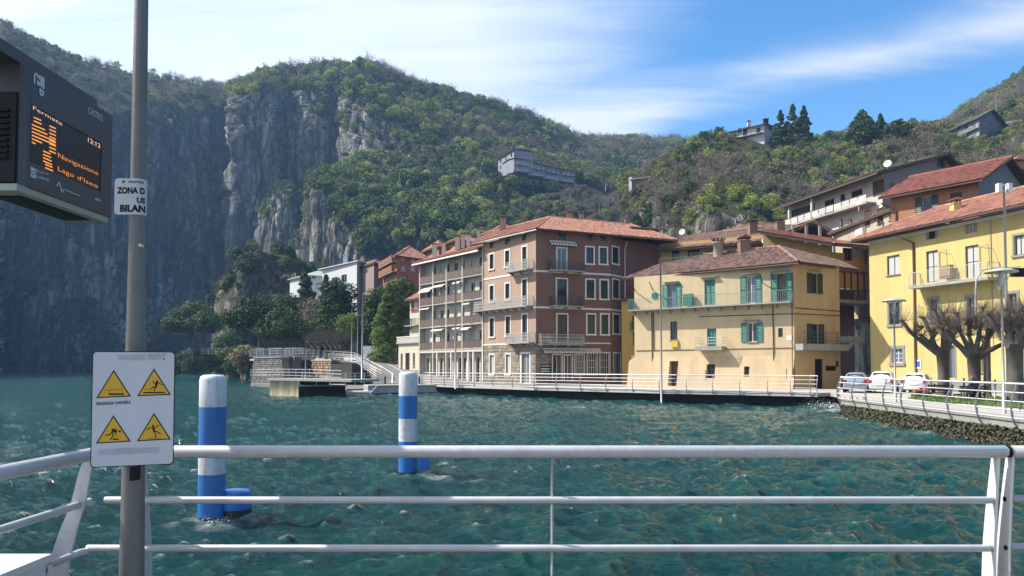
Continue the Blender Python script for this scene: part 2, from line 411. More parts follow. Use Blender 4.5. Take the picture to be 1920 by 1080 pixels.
def loft(name, cols, mat, nu, nv, amp=(7, 3, 1.2), slope_amp=3.0, seed=0, zs=0.16):
    """cols: list of (bearing px, [(depth, row) or (depth, None, z)...]) -> one surface through those 3-D points"""
    cols = sorted(cols, key=lambda c: c[0]); K = len(cols[0][1])
    pxs = np.array([c[0] for c in cols], float); W = np.zeros((len(cols), K, 3))
    for i, (px, pr) in enumerate(cols):
        for j, q in enumerate(pr):
            if len(q) == 3: v = G(px, q[0], q[2])
            else: v = P(px, q[1], q[0])
            W[i, j] = v
    us = np.linspace(pxs[0], pxs[-1], nu)
    Q = np.zeros((nu, K, 3))
    for j in range(K):
        for c in range(3): Q[:, j, c] = np.interp(us, pxs, W[:, j, c])
    seg = np.linalg.norm(np.diff(Q, axis=1), axis=2).mean(0); cum = np.concatenate([[0], np.cumsum(np.maximum(seg, 6))])
    s = np.linspace(0, cum[-1], nv); G3 = np.zeros((nu, nv, 3))
    idx = np.clip(np.searchsorted(cum, s, 'right') - 1, 0, K - 2); fr = (s - cum[idx]) / (cum[idx + 1] - cum[idx])
    G3 = Q[:, idx] * (1 - fr)[None, :, None] + Q[:, idx + 1] * fr[None, :, None]
    for it in range(2):
        G3[1:-1] = (G3[:-2] + 2 * G3[1:-1] + G3[2:]) / 4; G3[:, 1:-1] = (G3[:, :-2] + 2 * G3[:, 1:-1] + G3[:, 2:]) / 4
    du = np.gradient(G3, axis=0); dv = np.gradient(G3, axis=1); n = np.cross(du, dv); n /= np.linalg.norm(n, axis=2, keepdims=True) + 1e-9
    n[n[..., 1] > 0] *= -1; flat = np.abs(n[..., 2])
    n2 = np.cross(du, dv); n2 /= np.linalg.norm(n2, axis=2, keepdims=True) + 1e-9; n2[n2[..., 2] < 0] *= -1
    x, y, z = G3[..., 0], G3[..., 1], G3[..., 2]; o = seed * 31.7
    steep = np.clip(1.25 - flat * 1.6, 0, 1)
    rid = lambda q: 1 - np.abs(q) * 2
    d = amp[0] * fbm(x / 38 + o, y / 38, z * zs / 30, 3) + amp[1] * rid(fbm(x / 13 + o, y / 13, z * zs / 9, 3)) + amp[2] * rid(fbm(x / 4.2, y / 4.2 + o, z / 9, 4)) \
        + 0.7 * amp[2] * fbm(x / 1.6, y / 1.6 + o, z / 3.5, 3)
    gul = fbm(x / 17 + o, y / 17 + 3, z / 95, 3); d = d - amp[1] * 1.6 * np.exp(-(gul / 0.045)**2) - amp[2] * 1.8 * np.exp(-(fbm(x / 6.5, y / 6.5 + o, z / 40, 3) / 0.05)**2)
    g = slope_amp * fbm(x / 26 + o, y / 26, z / 26, 4)
    G3 = G3 + n * (d * steep)[..., None] + n2 * (g * (1 - steep))[..., None]
    me = np_mesh(name, G3.reshape(-1, 3), grid_faces(nu, nv), [mat], True)
    ob = bpy.data.objects.new(name, me); COL.objects.link(ob); ob['kind'] = 'structure'
    return ob, G3
zb = -3.0
left_cols = [
 (-700, [(150,None,zb),(152,None,20),(160,None,60),(170,None,85),(190,None,95),(230,None,120),(300,None,100)]),
 (-300, [(250,None,zb),(255,None,30),(265,None,90),(285,None,115),(330,None,130),(380,None,150),(450,None,110)]),
 (0,    [(340,None,zb),(346,560),(356,300),(368,215),(395,140),(450,50),(560,60)]),
 (60,   [(365,None,zb),(371,560),(381,290),(393,205),(420,145),(470,80),(580,90)]),
 (120,  [(385,None,zb),(391,560),(401,260),(413,205),(440,160),(490,106),(600,120)]),
 (180,  [(405,None,zb),(411,560),(421,250),(431,205),(455,170),(500,126),(610,140)]),
 (250,  [(430,None,zb),(436,560),(446,240),(455,205),(475,180),(520,143),(620,155)]),
 (330,  [(460,None,zb),(466,560),(476,235),(484,205),(500,185),(540,152),(640,165)]),
 (400,  [(490,None,zb),(496,560),(506,215),(513,196),(525,180),(555,166),(650,178)]),
 (440,  [(520,None,zb),(526,560),(536,212),(543,190),(555,180),(580,172),(670,185)]),
 (520,  [(600,None,zb),(606,560),(616,212),(623,190),(635,180),(660,172),(760,185)]),
]
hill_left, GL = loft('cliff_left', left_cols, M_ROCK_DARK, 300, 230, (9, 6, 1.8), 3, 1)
but_cols = [
 (424, [(560,None,zb),(560,600),(560,400),(560,300),(562,240),(575,205),(620,190),(700,200)]),
 (434, [(500,None,zb),(500,600),(497,460),(494,340),(500,240),(510,190),(560,172),(660,185)]),
 (444, [(445,None,zb),(445,600),(442,460),(442,340),(442,240),(449,188),(487,168),(587,180)]),
 (470, [(446,None,zb),(446,600),(448,460),(452,340),(452,240),(458,180),(496,160),(606,175)]),
 (505, [(450,None,zb),(450,600),(452,460),(458,340),(462,230),(468,172),(504,145),(614,165)]),
 (530, [(466,None,zb),(466,600),(472,460),(482,340),(486,230),(490,172),(515,140),(620,160)]),
 (550, [(472,None,zb),(472,600),(478,460),(484,340),(490,220),(496,172),(521,138),(626,155)]),
 (580, [(462,None,zb),(462,600),(466,460),(472,340),(478,220),(486,176),(518,134),(628,150)]),
 (612, [(466,None,zb),(466,600),(470,460),(476,340),(482,230),(488,178),(520,129),(630,145)]),
 (645, [(470,None,zb),(470,600),(474,470),(480,360),(488,250),(494,180),(532,126),(642,140)]),
 (658, [(410,None,zb),(410,600),(412,480),(420,380),(430,260),(440,190),(485,130),(600,145)]),
 (690, [(396,None,zb),(396,600),(398,480),(404,370),(412,270),(424,205),(480,134),(600,150)]),
 (720, [(386,None,zb),(386,600),(388,480),(394,400),(404,310),(420,225),(480,143),(600,160)]),
 (770, [(360,None,zb),(362,560),(368,470),(380,390),(400,300),(425,230),(485,162),(600,180)]),
 (840, [(335,None,zb),(337,560),(345,475),(365,395),(395,310),(430,250),(490,180),(620,200)]),
 (900, [(314,None,zb),(316,560),(324,460),(342,395),(385,330),(435,265),(500,197),(640,215)]),
 (960, [(308,None,zb),(310,560),(316,436),(330,392),(362,330),(445,280),(510,214),(650,235)]),
 (1020,[(306,None,zb),(308,560),(314,436),(328,396),(364,336),(455,300),(525,235),(660,260)]),
 (1075,[(304,None,zb),(306,560),(312,436),(328,394),(368,342),(465,318),(560,262),(680,290)]),
 (1130,[(300,None,zb),(302,560),(310,440),(328,392),(372,354),(470,325),(600,270),(720,300)]),
 (1250,[(285,None,zb),(287,560),(300,450),(325,400),(380,372),(480,320),(620,266),(740,300)]),
 (1400,[(290,None,zb),(292,560),(300,450),(325,400),(380,372),(480,330),(640,275),(740,300)]),
]
hill_mid, GM = loft('hillside', but_cols, M_ROCK, 420, 260, (5, 4.5, 1.8), 4, 2)
spur_cols = [
 (560, [(372,None,zb),(372,560),(372,520),(373,500),(375,490),(385,480),(420,500)]),
 (580, [(330,None,zb),(330,560),(332,500),(335,440),(338,400),(345,385),(400,420)]),
 (600, [(318,None,zb),(318,560),(320,490),(324,420),(328,360),(336,335),(400,380)]),
 (640, [(312,None,zb),(312,560),(314,480),(318,410),(330,360),(345,330),(410,340)]),
 (680, [(306,None,zb),(306,560),(308,480),(312,435),(330,380),(350,330),(410,300)]),
 (704, [(300,None,zb),(300,560),(302,490),(306,450),(328,390),(350,335),(405,300)]),
 (712, [(312,None,zb),(312,560),(314,490),(316,450),(335,390),(355,340),(405,300)]),
 (780, [(296,None,zb),(296,560),(298,490),(300,452),(320,395),(345,345),(400,320)]),
 (860, [(288,None,zb),(288,560),(290,490),(294,455),(318,400),(345,370),(390,345)]),
 (930, [(284,None,zb),(284,560),(286,500),(292,470),(312,430),(335,400),(380,400)]),
]
hill_spur, GS = loft('rock_spur', spur_cols, M_ROCK_WARM, 230, 130, (4, 3, 1.6), 3, 3)
def pinnacle(name, cols, seed, mat=None, amp=(2.5, 2.0, 1.2)):
    o, g = loft(name, cols, mat or M_ROCK, 90, 110, amp, 1.5, seed); return g
GP = [pinnacle('rock_pinnacle', [
 (488, [(400,None,zb),(400,600),(400,560),(400,500),(402,470),(415,470)]),
 (500, [(392,None,zb),(392,600),(392,500),(393,430),(395,400),(410,395)]),
 (524, [(388,None,zb),(388,600),(389,480),(391,400),(394,362),(410,350)]),
 (548, [(388,None,zb),(388,600),(390,480),(392,400),(395,350),(410,345)]),
 (562, [(394,None,zb),(394,600),(396,500),(398,440),(402,400),(415,400)]),
 (572, [(404,None,zb),(404,600),(404,540),(404,500),(408,480),(420,480)])], 4),
 pinnacle('rock_outcrop', [
 (410, [(212,None,zb),(212,690),(213,640),(214,610),(216,585),(228,580)]),
 (418, [(206,None,zb),(206,680),(208,620),(210,570),(213,548),(226,545)]),
 (436, [(200,None,zb),(200,680),(203,600),(206,560),(210,538),(226,530)]),
 (452, [(200,None,zb),(200,680),(203,590),(207,545),(211,520),(226,512)]),
 (458, [(205,None,zb),(205,670),(207,560),(209,500),(213,482),(228,480)]),
 (485, [(208,None,zb),(208,670),(210,560),(213,500),(217,474),(232,468)]),
 (530, [(212,None,zb),(212,670),(214,570),(218,510),(222,480),(236,476)]),
 (580, [(216,None,zb),(216,670),(218,590),(222,540),(228,510),(244,506)]),
 (640, [(220,None,zb),(220,670),(222,610),(226,560),(232,530),(248,526)]),
 (720, [(224,None,zb),(224,670),(226,620),(230,570),(238,535),(256,528)])], 5, M_ROCK_WARM, (2, 1.6, 0.8))]
right_cols = [
 (1165,[(215,None,zb),(217,500),(222,420),(228,395),(240,372),(258,352),(300,380)]),
 (1210,[(205,None,zb),(207,500),(213,420),(222,385),(235,352),(255,322),(300,345)]),
 (1250,[(180,None,zb),(182,520),(187,400),(196,374),(220,335),(250,296),(300,310)]),
 (1300,[(165,None,zb),(167,520),(174,430),(184,390),(212,330),(250,272),(300,290)]),
 (1345,[(158,None,zb),(160,540),(165,400),(170,366),(205,315),(250,266),(310,280)]),
 (1400,[(152,None,zb),(154,540),(160,420),(167,375),(205,320),(250,268),(310,280)]),
 (1480,[(150,None,zb),(152,540),(160,440),(172,390),(205,330),(250,270),(310,285)]),
 (1560,[(150,None,zb),(152,540),(160,440),(172,385),(205,315),(245,262),(310,275)]),
 (1640,[(150,None,zb),(152,540),(160,430),(172,370),(205,300),(245,252),(310,270)]),
 (1720,[(150,None,zb),(152,540),(160,420),(172,360),(205,295),(250,246),(330,250)]),
 (1775,[(150,None,zb),(152,540),(160,410),(175,350),(210,290),(260,246),(380,232)]),
 (1830,[(150,None,zb),(152,540),(160,400),(175,340),(210,290),(265,240),(400,188)]),
 (1880,[(150,None,zb),(152,540),(160,390),(175,330),(210,280),(270,225),(410,158)]),
 (1925,[(150,None,zb),(152,540),(160,380),(175,320),(210,270),(270,205),(420,132)]),
 (2100,[(150,None,zb),(152,540),(160,360),(175,300),(210,240),(270,160),(430,70)]),
 (2500,[(120,None,zb),(122,540),(130,360),(145,250),(180,200),(240,120),(400,60)]),
]
hill_right, GR = loft('wooded_hill', right_cols, M_ROCK_WARM, 330, 150, (4, 3, 1.4), 3, 6)

# ------------------------------------------------------------------ foliage
def m_leaf(name, a, b, c, rough=0.75, trans=0.0):
    t = NT(name); r = t.orand(); ti = t.attr('tint')
    col = t.ramp(r, [(0.0, a), (0.5, b), (1.0, c)])
    hs = t.n.new('ShaderNodeHueSaturation'); t.l.new(col, hs.inputs['Color'])
    t.l.new(t.math('ADD', t.math('MULTIPLY', ti, 0.7), 0.65), hs.inputs['Value'])
    t.set('Base Color', hs.outputs[0]); t.set('Roughness', rough); t.b.inputs['Specular IOR Level'].default_value = 0.25
    if trans:
        tr = t.n.new('ShaderNodeBsdfTranslucent'); t.l.new(hs.outputs[0], tr.inputs[0])
        mx = t.n.new('ShaderNodeMixShader'); mx.inputs[0].default_value = trans
        t.l.new(t.b.outputs[0], mx.inputs[1]); t.l.new(tr.outputs[0], mx.inputs[2]); t.l.new(mx.outputs[0], t.out.inputs[0])
    return t.m
ML_GREEN = m_leaf('leaves_green', (0.066, 0.108, 0.0264), (0.108, 0.162, 0.0384), (0.162, 0.198, 0.054), trans=0.25)
ML_FRESH = m_leaf('leaves_fresh', (0.17, 0.24, 0.045), (0.22, 0.27, 0.06), (0.28, 0.30, 0.10), trans=0.35)
ML_OLIVE = m_leaf('leaves_olive', (0.115, 0.1207, 0.0575), (0.184, 0.1667, 0.0805), (0.23, 0.207, 0.115), trans=0.2)
ML_DARK = m_leaf('leaves_dark', (0.0238, 0.0518, 0.0173), (0.041, 0.0756, 0.0238), (0.0594, 0.095, 0.0324), trans=0.12)
ML_TWIG = m_leaf('twigs_bare', (0.12, 0.10, 0.085), (0.18, 0.145, 0.12), (0.23, 0.19, 0.155))
M_BARK = m_paint('bark', (0.105, 0.092, 0.080), 0.95, 0.6, 2.0)
def leaf_cloud(n_clump, per, rx, rz, cz, leaf, rs, shape='round', flat=0.0, inner=0.3, upness=0.35):
    """leaf-sized quads on the shells of clumps spread through a crown"""
    V = []; T = []
    for c in range(n_clump):
        while True:
            q = rs.uniform(-1, 1, 3)
            if np.linalg.norm(q) < 1 and np.linalg.norm(q) > inner * 0.7: break
        if shape == 'cone':
            h = rs.rand()**1.15; a = rs.rand() * 6.283; rr = rx * (1 - h)**0.85 * (0.35 + 0.65 * rs.rand()); cen = np.array([rr * math.cos(a), rr * math.sin(a), cz - rz + 2 * rz * h])
            cr = 0.30 * rx * (1 - h * 0.7)
        elif shape == 'umbrella':
            a = rs.rand() * 6.283; rr = rx * math.sqrt(rs.rand()) * 0.92; cen = np.array([rr * math.cos(a), rr * math.sin(a), cz + rz * (1.25 * (1 - (rr / rx)**2) * rs.rand()**0.6 + 0.2 * rs.rand() - 0.45)])
            cr = 0.27 * rx
        elif shape == 'column':
            h = rs.rand(); a = rs.rand() * 6.283; rr = rx * (math.sin(math.pi * min(0.97, 0.12 + 0.88 * h))**0.6) * 0.8 * rs.rand(); cen = np.array([rr * math.cos(a), rr * math.sin(a), cz - rz + 2 * rz * h]); cr = 0.45 * rx
        else:
            cen = q * np.array([rx, rx, rz]) * 0.78 + np.array([0, 0, cz]); cr = rs.uniform(0.24, 0.42) * min(rx, rz)
        d = rs.randn(per, 3); d /= np.linalg.norm(d, axis=1, keepdims=True)
        sc = np.array([1, 1, 0.75 - flat]); pos = cen + d * cr * sc * rs.uniform(0.75, 1.1, (per, 1))
        nrm = d + rs.randn(per, 3) * 0.55 + np.array([0, 0, upness]); nrm /= np.linalg.norm(nrm, axis=1, keepdims=True)
        t1 = np.cross(nrm, rs.randn(per, 3)); t1 /= np.linalg.norm(t1, axis=1, keepdims=True); t2 = np.cross(nrm, t1)
        s1 = leaf * rs.uniform(0.6, 1.3, (per, 1)); s2 = s1 * rs.uniform(0.45, 0.9, (per, 1))
        V.append(np.stack([pos - t1 * s1, pos - t2 * s2, pos + t1 * s1, pos + t2 * s2], 1)); T.append(np.full(per, rs.rand()) * 0.7 + rs.rand(per) * 0.3)
    return np.concatenate(V).reshape(-1, 3), np.concatenate(T)
def leaf_mesh(name, mat, V, T):
    return np_mesh(name, V, np.arange(len(V)).reshape(-1, 4), [mat], False, {'tint': ('FACE', T)})
def twig_tree_arrays(H, rs, n_limb=7, n_tw=26, spread=0.42):
    """bare winter crown: limbs and twigs as thin blades"""
    V = []
    def blade(a, b, w):
        a = np.array(a); b = np.array(b); d = b - a; s = np.cross(d, rs.randn(3)); s /= np.linalg.norm(s) + 1e-9
        V.append([a - s * w, b - s * w * 0.4, b + s * w * 0.4, a + s * w])
        s2 = np.cross(d, s); s2 /= np.linalg.norm(s2) + 1e-9
        V.append([a - s2 * w, b - s2 * w * 0.4, b + s2 * w * 0.4, a + s2 * w])
    top = np.array([0, 0, H * 0.45]); blade((0, 0, -1), top, 0.16)
    for i in range(n_limb):
        a = rs.rand() * 6.283; st = top * rs.uniform(0.6, 1.0)
        en = st + np.array([math.cos(a) * H * spread * rs.uniform(.5, 1), math.sin(a) * H * spread * rs.uniform(.5, 1), H * rs.uniform(.25, .55)]); blade(st, en, 0.08)
        for k in range(n_tw):
            f = rs.uniform(0.25, 1.0); p = st + (en - st) * f; q = p + rs.randn(3) * np.array([.13, .13, .10]) * H + np.array([0, 0, H * 0.08])
            d = q - p; s = np.cross(d, rs.randn(3)); s /= np.linalg.norm(s) + 1e-9; w = 0.035
            V.append([p - s * w, q - s * w * .5, q + s * w * .5, p + s * w])
    V = np.array(V); return V.reshape(-1, 3), rs.rand(len(V))
protos = bpy.data.collections.new('tree_kinds')     # never linked to the scene: only the woods use it
def proto(name, mat, VT):
    o = bpy.data.objects.new(name, leaf_mesh(name, mat, *VT)); protos.objects.link(o); return o
prs = np.random.RandomState(21)
for i in range(3): proto('a%d_green' % i, ML_GREEN, leaf_cloud(26, 20, 3.1, 2.7, 3.2, 0.34, prs))
for i in range(2): proto('b%d_fresh' % i, ML_FRESH, leaf_cloud(22, 18, 2.8, 2.6, 3.4, 0.32, prs, inner=0.2))
for i in range(2): proto('c%d_olive' % i, ML_OLIVE, leaf_cloud(24, 15, 3.0, 2.4, 3.0, 0.30, prs, inner=0.2))
for i in range(3): proto('d%d_bare' % i, ML_TWIG, twig_tree_arrays(8.0, prs))
proto('e0_dark', ML_DARK, leaf_cloud(26, 20, 3.0, 2.8, 3.2, 0.34, prs))
proto('f0_shrub', ML_GREEN, leaf_cloud(12, 16, 1.8, 1.1, 0.8, 0.26, prs))
proto('g0_shrub', ML_OLIVE, leaf_cloud(12, 16, 1.8, 1.1, 0.8, 0.26, prs))
KIND = dict(green=(0, 1, 2), fresh=(3, 4), olive=(5, 6), bare=(7, 8, 9), dark=(10,), shrub=(11, 12))
def scatter_group():
    ng = bpy.data.node_groups.new('wood', 'GeometryNodeTree')
    ng.interface.new_socket('Geometry', in_out='INPUT', socket_type='NodeSocketGeometry')
    ng.interface.new_socket('Geometry', in_out='OUTPUT', socket_type='NodeSocketGeometry')
    N = ng.nodes; L = ng.links
    gi = N.new('NodeGroupInput'); go = N.new('NodeGroupOutput')
    ci = N.new('GeometryNodeCollectionInfo'); ci.inputs['Collection'].default_value = protos
    ci.inputs['Separate Children'].default_value = True; ci.inputs['Reset Children'].default_value = True
    ip = N.new('GeometryNodeInstanceOnPoints'); ip.inputs['Pick Instance'].default_value = True
    def A(n, t):
        a = N.new('GeometryNodeInputNamedAttribute'); a.data_type = t; a.inputs['Name'].default_value = n; return a.outputs['Attribute']
    L.new(gi.outputs[0], ip.inputs['Points']); L.new(ci.outputs[0], ip.inputs['Instance'])
    L.new(A('kind_index', 'INT'), ip.inputs['Instance Index']); L.new(A('turn', 'FLOAT_VECTOR'), ip.inputs['Rotation'])
    L.new(A('size', 'FLOAT'), ip.inputs['Scale']); L.new(ip.outputs[0], go.inputs[0]); return ng
WOOD = scatter_group()
def forest(name, G3, count, choose, seed, slope=0.42, size=(0.75, 1.35), zmin=1.5, keep=None):
    """trees spread over a hillside surface; choose(x,y,z,n)->kind name weights"""
    rs = np.random.RandomState(seed)
    S3 = G3.copy()
    for it in range(6): S3[1:-1] = (S3[:-2] + S3[1:-1] + S3[2:]) / 3; S3[:, 1:-1] = (S3[:, :-2] + S3[:, 1:-1] + S3[:, 2:]) / 3
    a = S3[:-1, :-1]; b = S3[1:, :-1]; c = S3[:-1, 1:]; n = np.cross(b - a, c - a); ar = np.linalg.norm(n, axis=2); n = n / (ar[..., None] + 1e-9)
    n[n[..., 2] < 0] *= -1
    cen = ((G3[:-1, :-1] + G3[1:, 1:]) / 2).reshape(-1, 3); ar = ar.ravel(); nz = n[..., 2].ravel()
    wgt = ar * np.clip((nz - slope) * 5, 0, 1) * (cen[:, 2] > zmin)
    if keep is not None: wgt = wgt * keep(cen[:, 0], cen[:, 1], cen[:, 2])
    idx = rs.choice(len(cen), count, p=wgt / wgt.sum())
    p = cen[idx] + rs.uniform(-1, 1, (count, 3)) * np.array([1.5, 1.5, 0.1]); p[:, 2] -= 0.35
    kinds = choose(p[:, 0], p[:, 1], p[:, 2], rs)
    ki = np.array([rs.choice(KIND[k]) for k in kinds], dtype=np.int32)
    me = bpy.data.meshes.new(name); me.vertices.add(count); me.vertices.foreach_set('co', p.astype(np.float32).ravel())
    at = me.attributes.new('kind_index', 'INT', 'POINT'); at.data.foreach_set('value', ki)
    at = me.attributes.new('size', 'FLOAT', 'POINT'); at.data.foreach_set('value', rs.uniform(size[0], size[1], count).astype(np.float32))
    tv = np.stack([rs.uniform(-.1, .1, count), rs.uniform(-.1, .1, count), rs.uniform(0, 6.28, count)], 1).astype(np.float32)
    at = me.attributes.new('turn', 'FLOAT_VECTOR', 'POINT'); at.data.foreach_set('vector', tv.ravel())
    me.update()
    o = bpy.data.objects.new(name, me); COL.objects.link(o); o['kind'] = 'stuff'
    m = o.modifiers.new('wood', 'NODES'); m.node_group = WOOD
    return o
def chooser(w, sx=40.0, off=0.0):
    names = list(w)
    def f(x, y, z, rs):
        base = np.array([w[k] for k in names], float)
        pert = np.stack([fbm(x / sx + 7.3 * i + off, y / sx, z / sx, 3) for i in range(len(names))], 1)
        pr = base[None] * np.exp(pert * 5.0); pr /= pr.sum(1, keepdims=True); cu = pr.cumsum(1); u = rs.rand(len(x))[:, None]
        return [names[int(k)] for k in (u > cu).sum(1).clip(0, len(names) - 1)]
    return f
o = forest('forest', GL, 1900, chooser(dict(green=1, olive=2, bare=3.0, fresh=0.5, shrub=2.0)), 1, 0.38, (0.7, 1.2))
tag(o, 'thin spring wood along the top of the dark left cliff', 'woodland'); 
o = forest('shrubbery', GM, 650, chooser(dict(green=1, fresh=1, olive=1.5, shrub=5, bare=1)), 9, 0.3, (0.35, 0.75), keep=lambda x, y, z: (x / y > (912 - 960) / FPX) & (x / y < (1200 - 960) / FPX) & (y < 356) & (y > 306))
tag(o, 'low shrubs on the terraced fields above the red roofs', 'shrubs')
o = forest('forest', GM, 6500, chooser(dict(green=3.2, fresh=1.5, olive=1.6, bare=1.7, dark=0.9, shrub=0.8)), 2, 0.34, (0.8, 1.5), keep=lambda x, y, z: ~((x / y > (915 - 960) / FPX) & (x / y < (1190 - 960) / FPX) & (y < 372) & (y > 306)))
tag(o, 'dense mixed wood covering the green middle hillside', 'woodland')
o = forest('forest', GS, 1500, chooser(dict(green=4, fresh=0.9, olive=1, dark=1.5, shrub=1)), 3, 0.34, (0.8, 1.35))
tag(o, 'green bushes crowning the low rock spur above the red roofs', 'woodland')
for g in GP:
    o = forest('shrubbery', g, 130, chooser(dict(green=2, dark=2, olive=1, shrub=2)), 4, 0.15, (0.4, 0.8))
    tag(o, 'shrubs clinging to a rock outcrop by the lake', 'shrubs')
o = forest('forest', GR, 9500, chooser(dict(green=2.6, fresh=0.9, olive=2.4, bare=2.2, dark=0.7, shrub=1.2)), 5, 0.22, (0.32, 0.72), keep=lambda x, y, z: ~((x / y > (1368 - 960) / FPX) & (x / y < (1456 - 960) / FPX) & (y > 232)) & ~((x / y > (1780 - 960) / FPX) & (x / y < (1925 - 960) / FPX) & (y > 196) & (y < 290)))
tag(o, 'grey green scrubby wood on the right hill', 'woodland')
o = forest('shrubbery', GR, 1500, chooser(dict(green=1, olive=2, fresh=1, shrub=4)), 8, 0.1, (0.22, 0.5), keep=lambda x, y, z: (((x / y > (1360 - 960) / FPX) & (x / y < (1465 - 960) / FPX)) | (x / y > (1770 - 960) / FPX)) & (y > 190) & (y < 300))
tag(o, 'low scrub around the two hilltop houses', 'shrubs')
# ------------------------------------------------------------------ building kit
M_GLASS = m_plain('window_glass', (0.018, 0.024, 0.030), 0.06)
M_GLASS_BLUE = m_plain('sky_lit_glass', (0.10, 0.14, 0.20), 0.08)
M_CURTAIN = m_plain('curtained_glass', (0.42, 0.43, 0.42), 0.25)
M_DARK = m_plain('dark_interior', (0.012, 0.011, 0.010), 0.9)
M_WHITE = m_paint('white_trim', (0.66, 0.63, 0.58), 0.6, 0.2)
M_WOOD = m_paint('brown_wood', (0.085, 0.045, 0.030), 0.7, 0.3)
M_SOFFIT = m_paint('eave_wood', (0.075, 0.045, 0.032), 0.8, 0.3)
M_GREEN = m_paint('green_shutter_paint', (0.012, 0.15, 0.115), 0.45, 0.25)
M_DKGREEN = m_paint('dark_green_paint', (0.012, 0.040, 0.034), 0.5, 0.2)
M_GREYW = m_paint('grey_window_paint', (0.20, 0.22, 0.22), 0.5, 0.2)
M_IRON = m_plain('painted_iron', (0.10, 0.10, 0.10), 0.5, 0.3)
M_IRONL = m_plain('pale_iron', (0.48, 0.48, 0.46), 0.5, 0.2)
M_COPPER = m_plain('copper_pipe', (0.16, 0.075, 0.05), 0.5, 0.4)
M_CONC = m_paint('concrete', (0.30, 0.29, 0.27), 0.9, 0.35, 0.8)
M_STONEG = m_paint('grey_stone_trim', (0.22, 0.22, 0.21), 0.85, 0.3, 0.9)
MT_RED = m_tiles('red_roof_tiles', C((206, 136, 106)), C((216, 150, 122)), C((176, 112, 90)))
MT_OLD = m_tiles('old_roof_tiles', C((150, 108, 92)), C((176, 136, 116)), C((112, 88, 78)))
MT_DARKRED = m_tiles('dark_red_roof_tiles', C((158, 84, 66)), C((172, 96, 76)), C((140, 76, 62)))
MT_BROWN = m_tiles('brown_roof_tiles', C((178, 126, 106)), C((190, 142, 120)), C((150, 106, 90)))

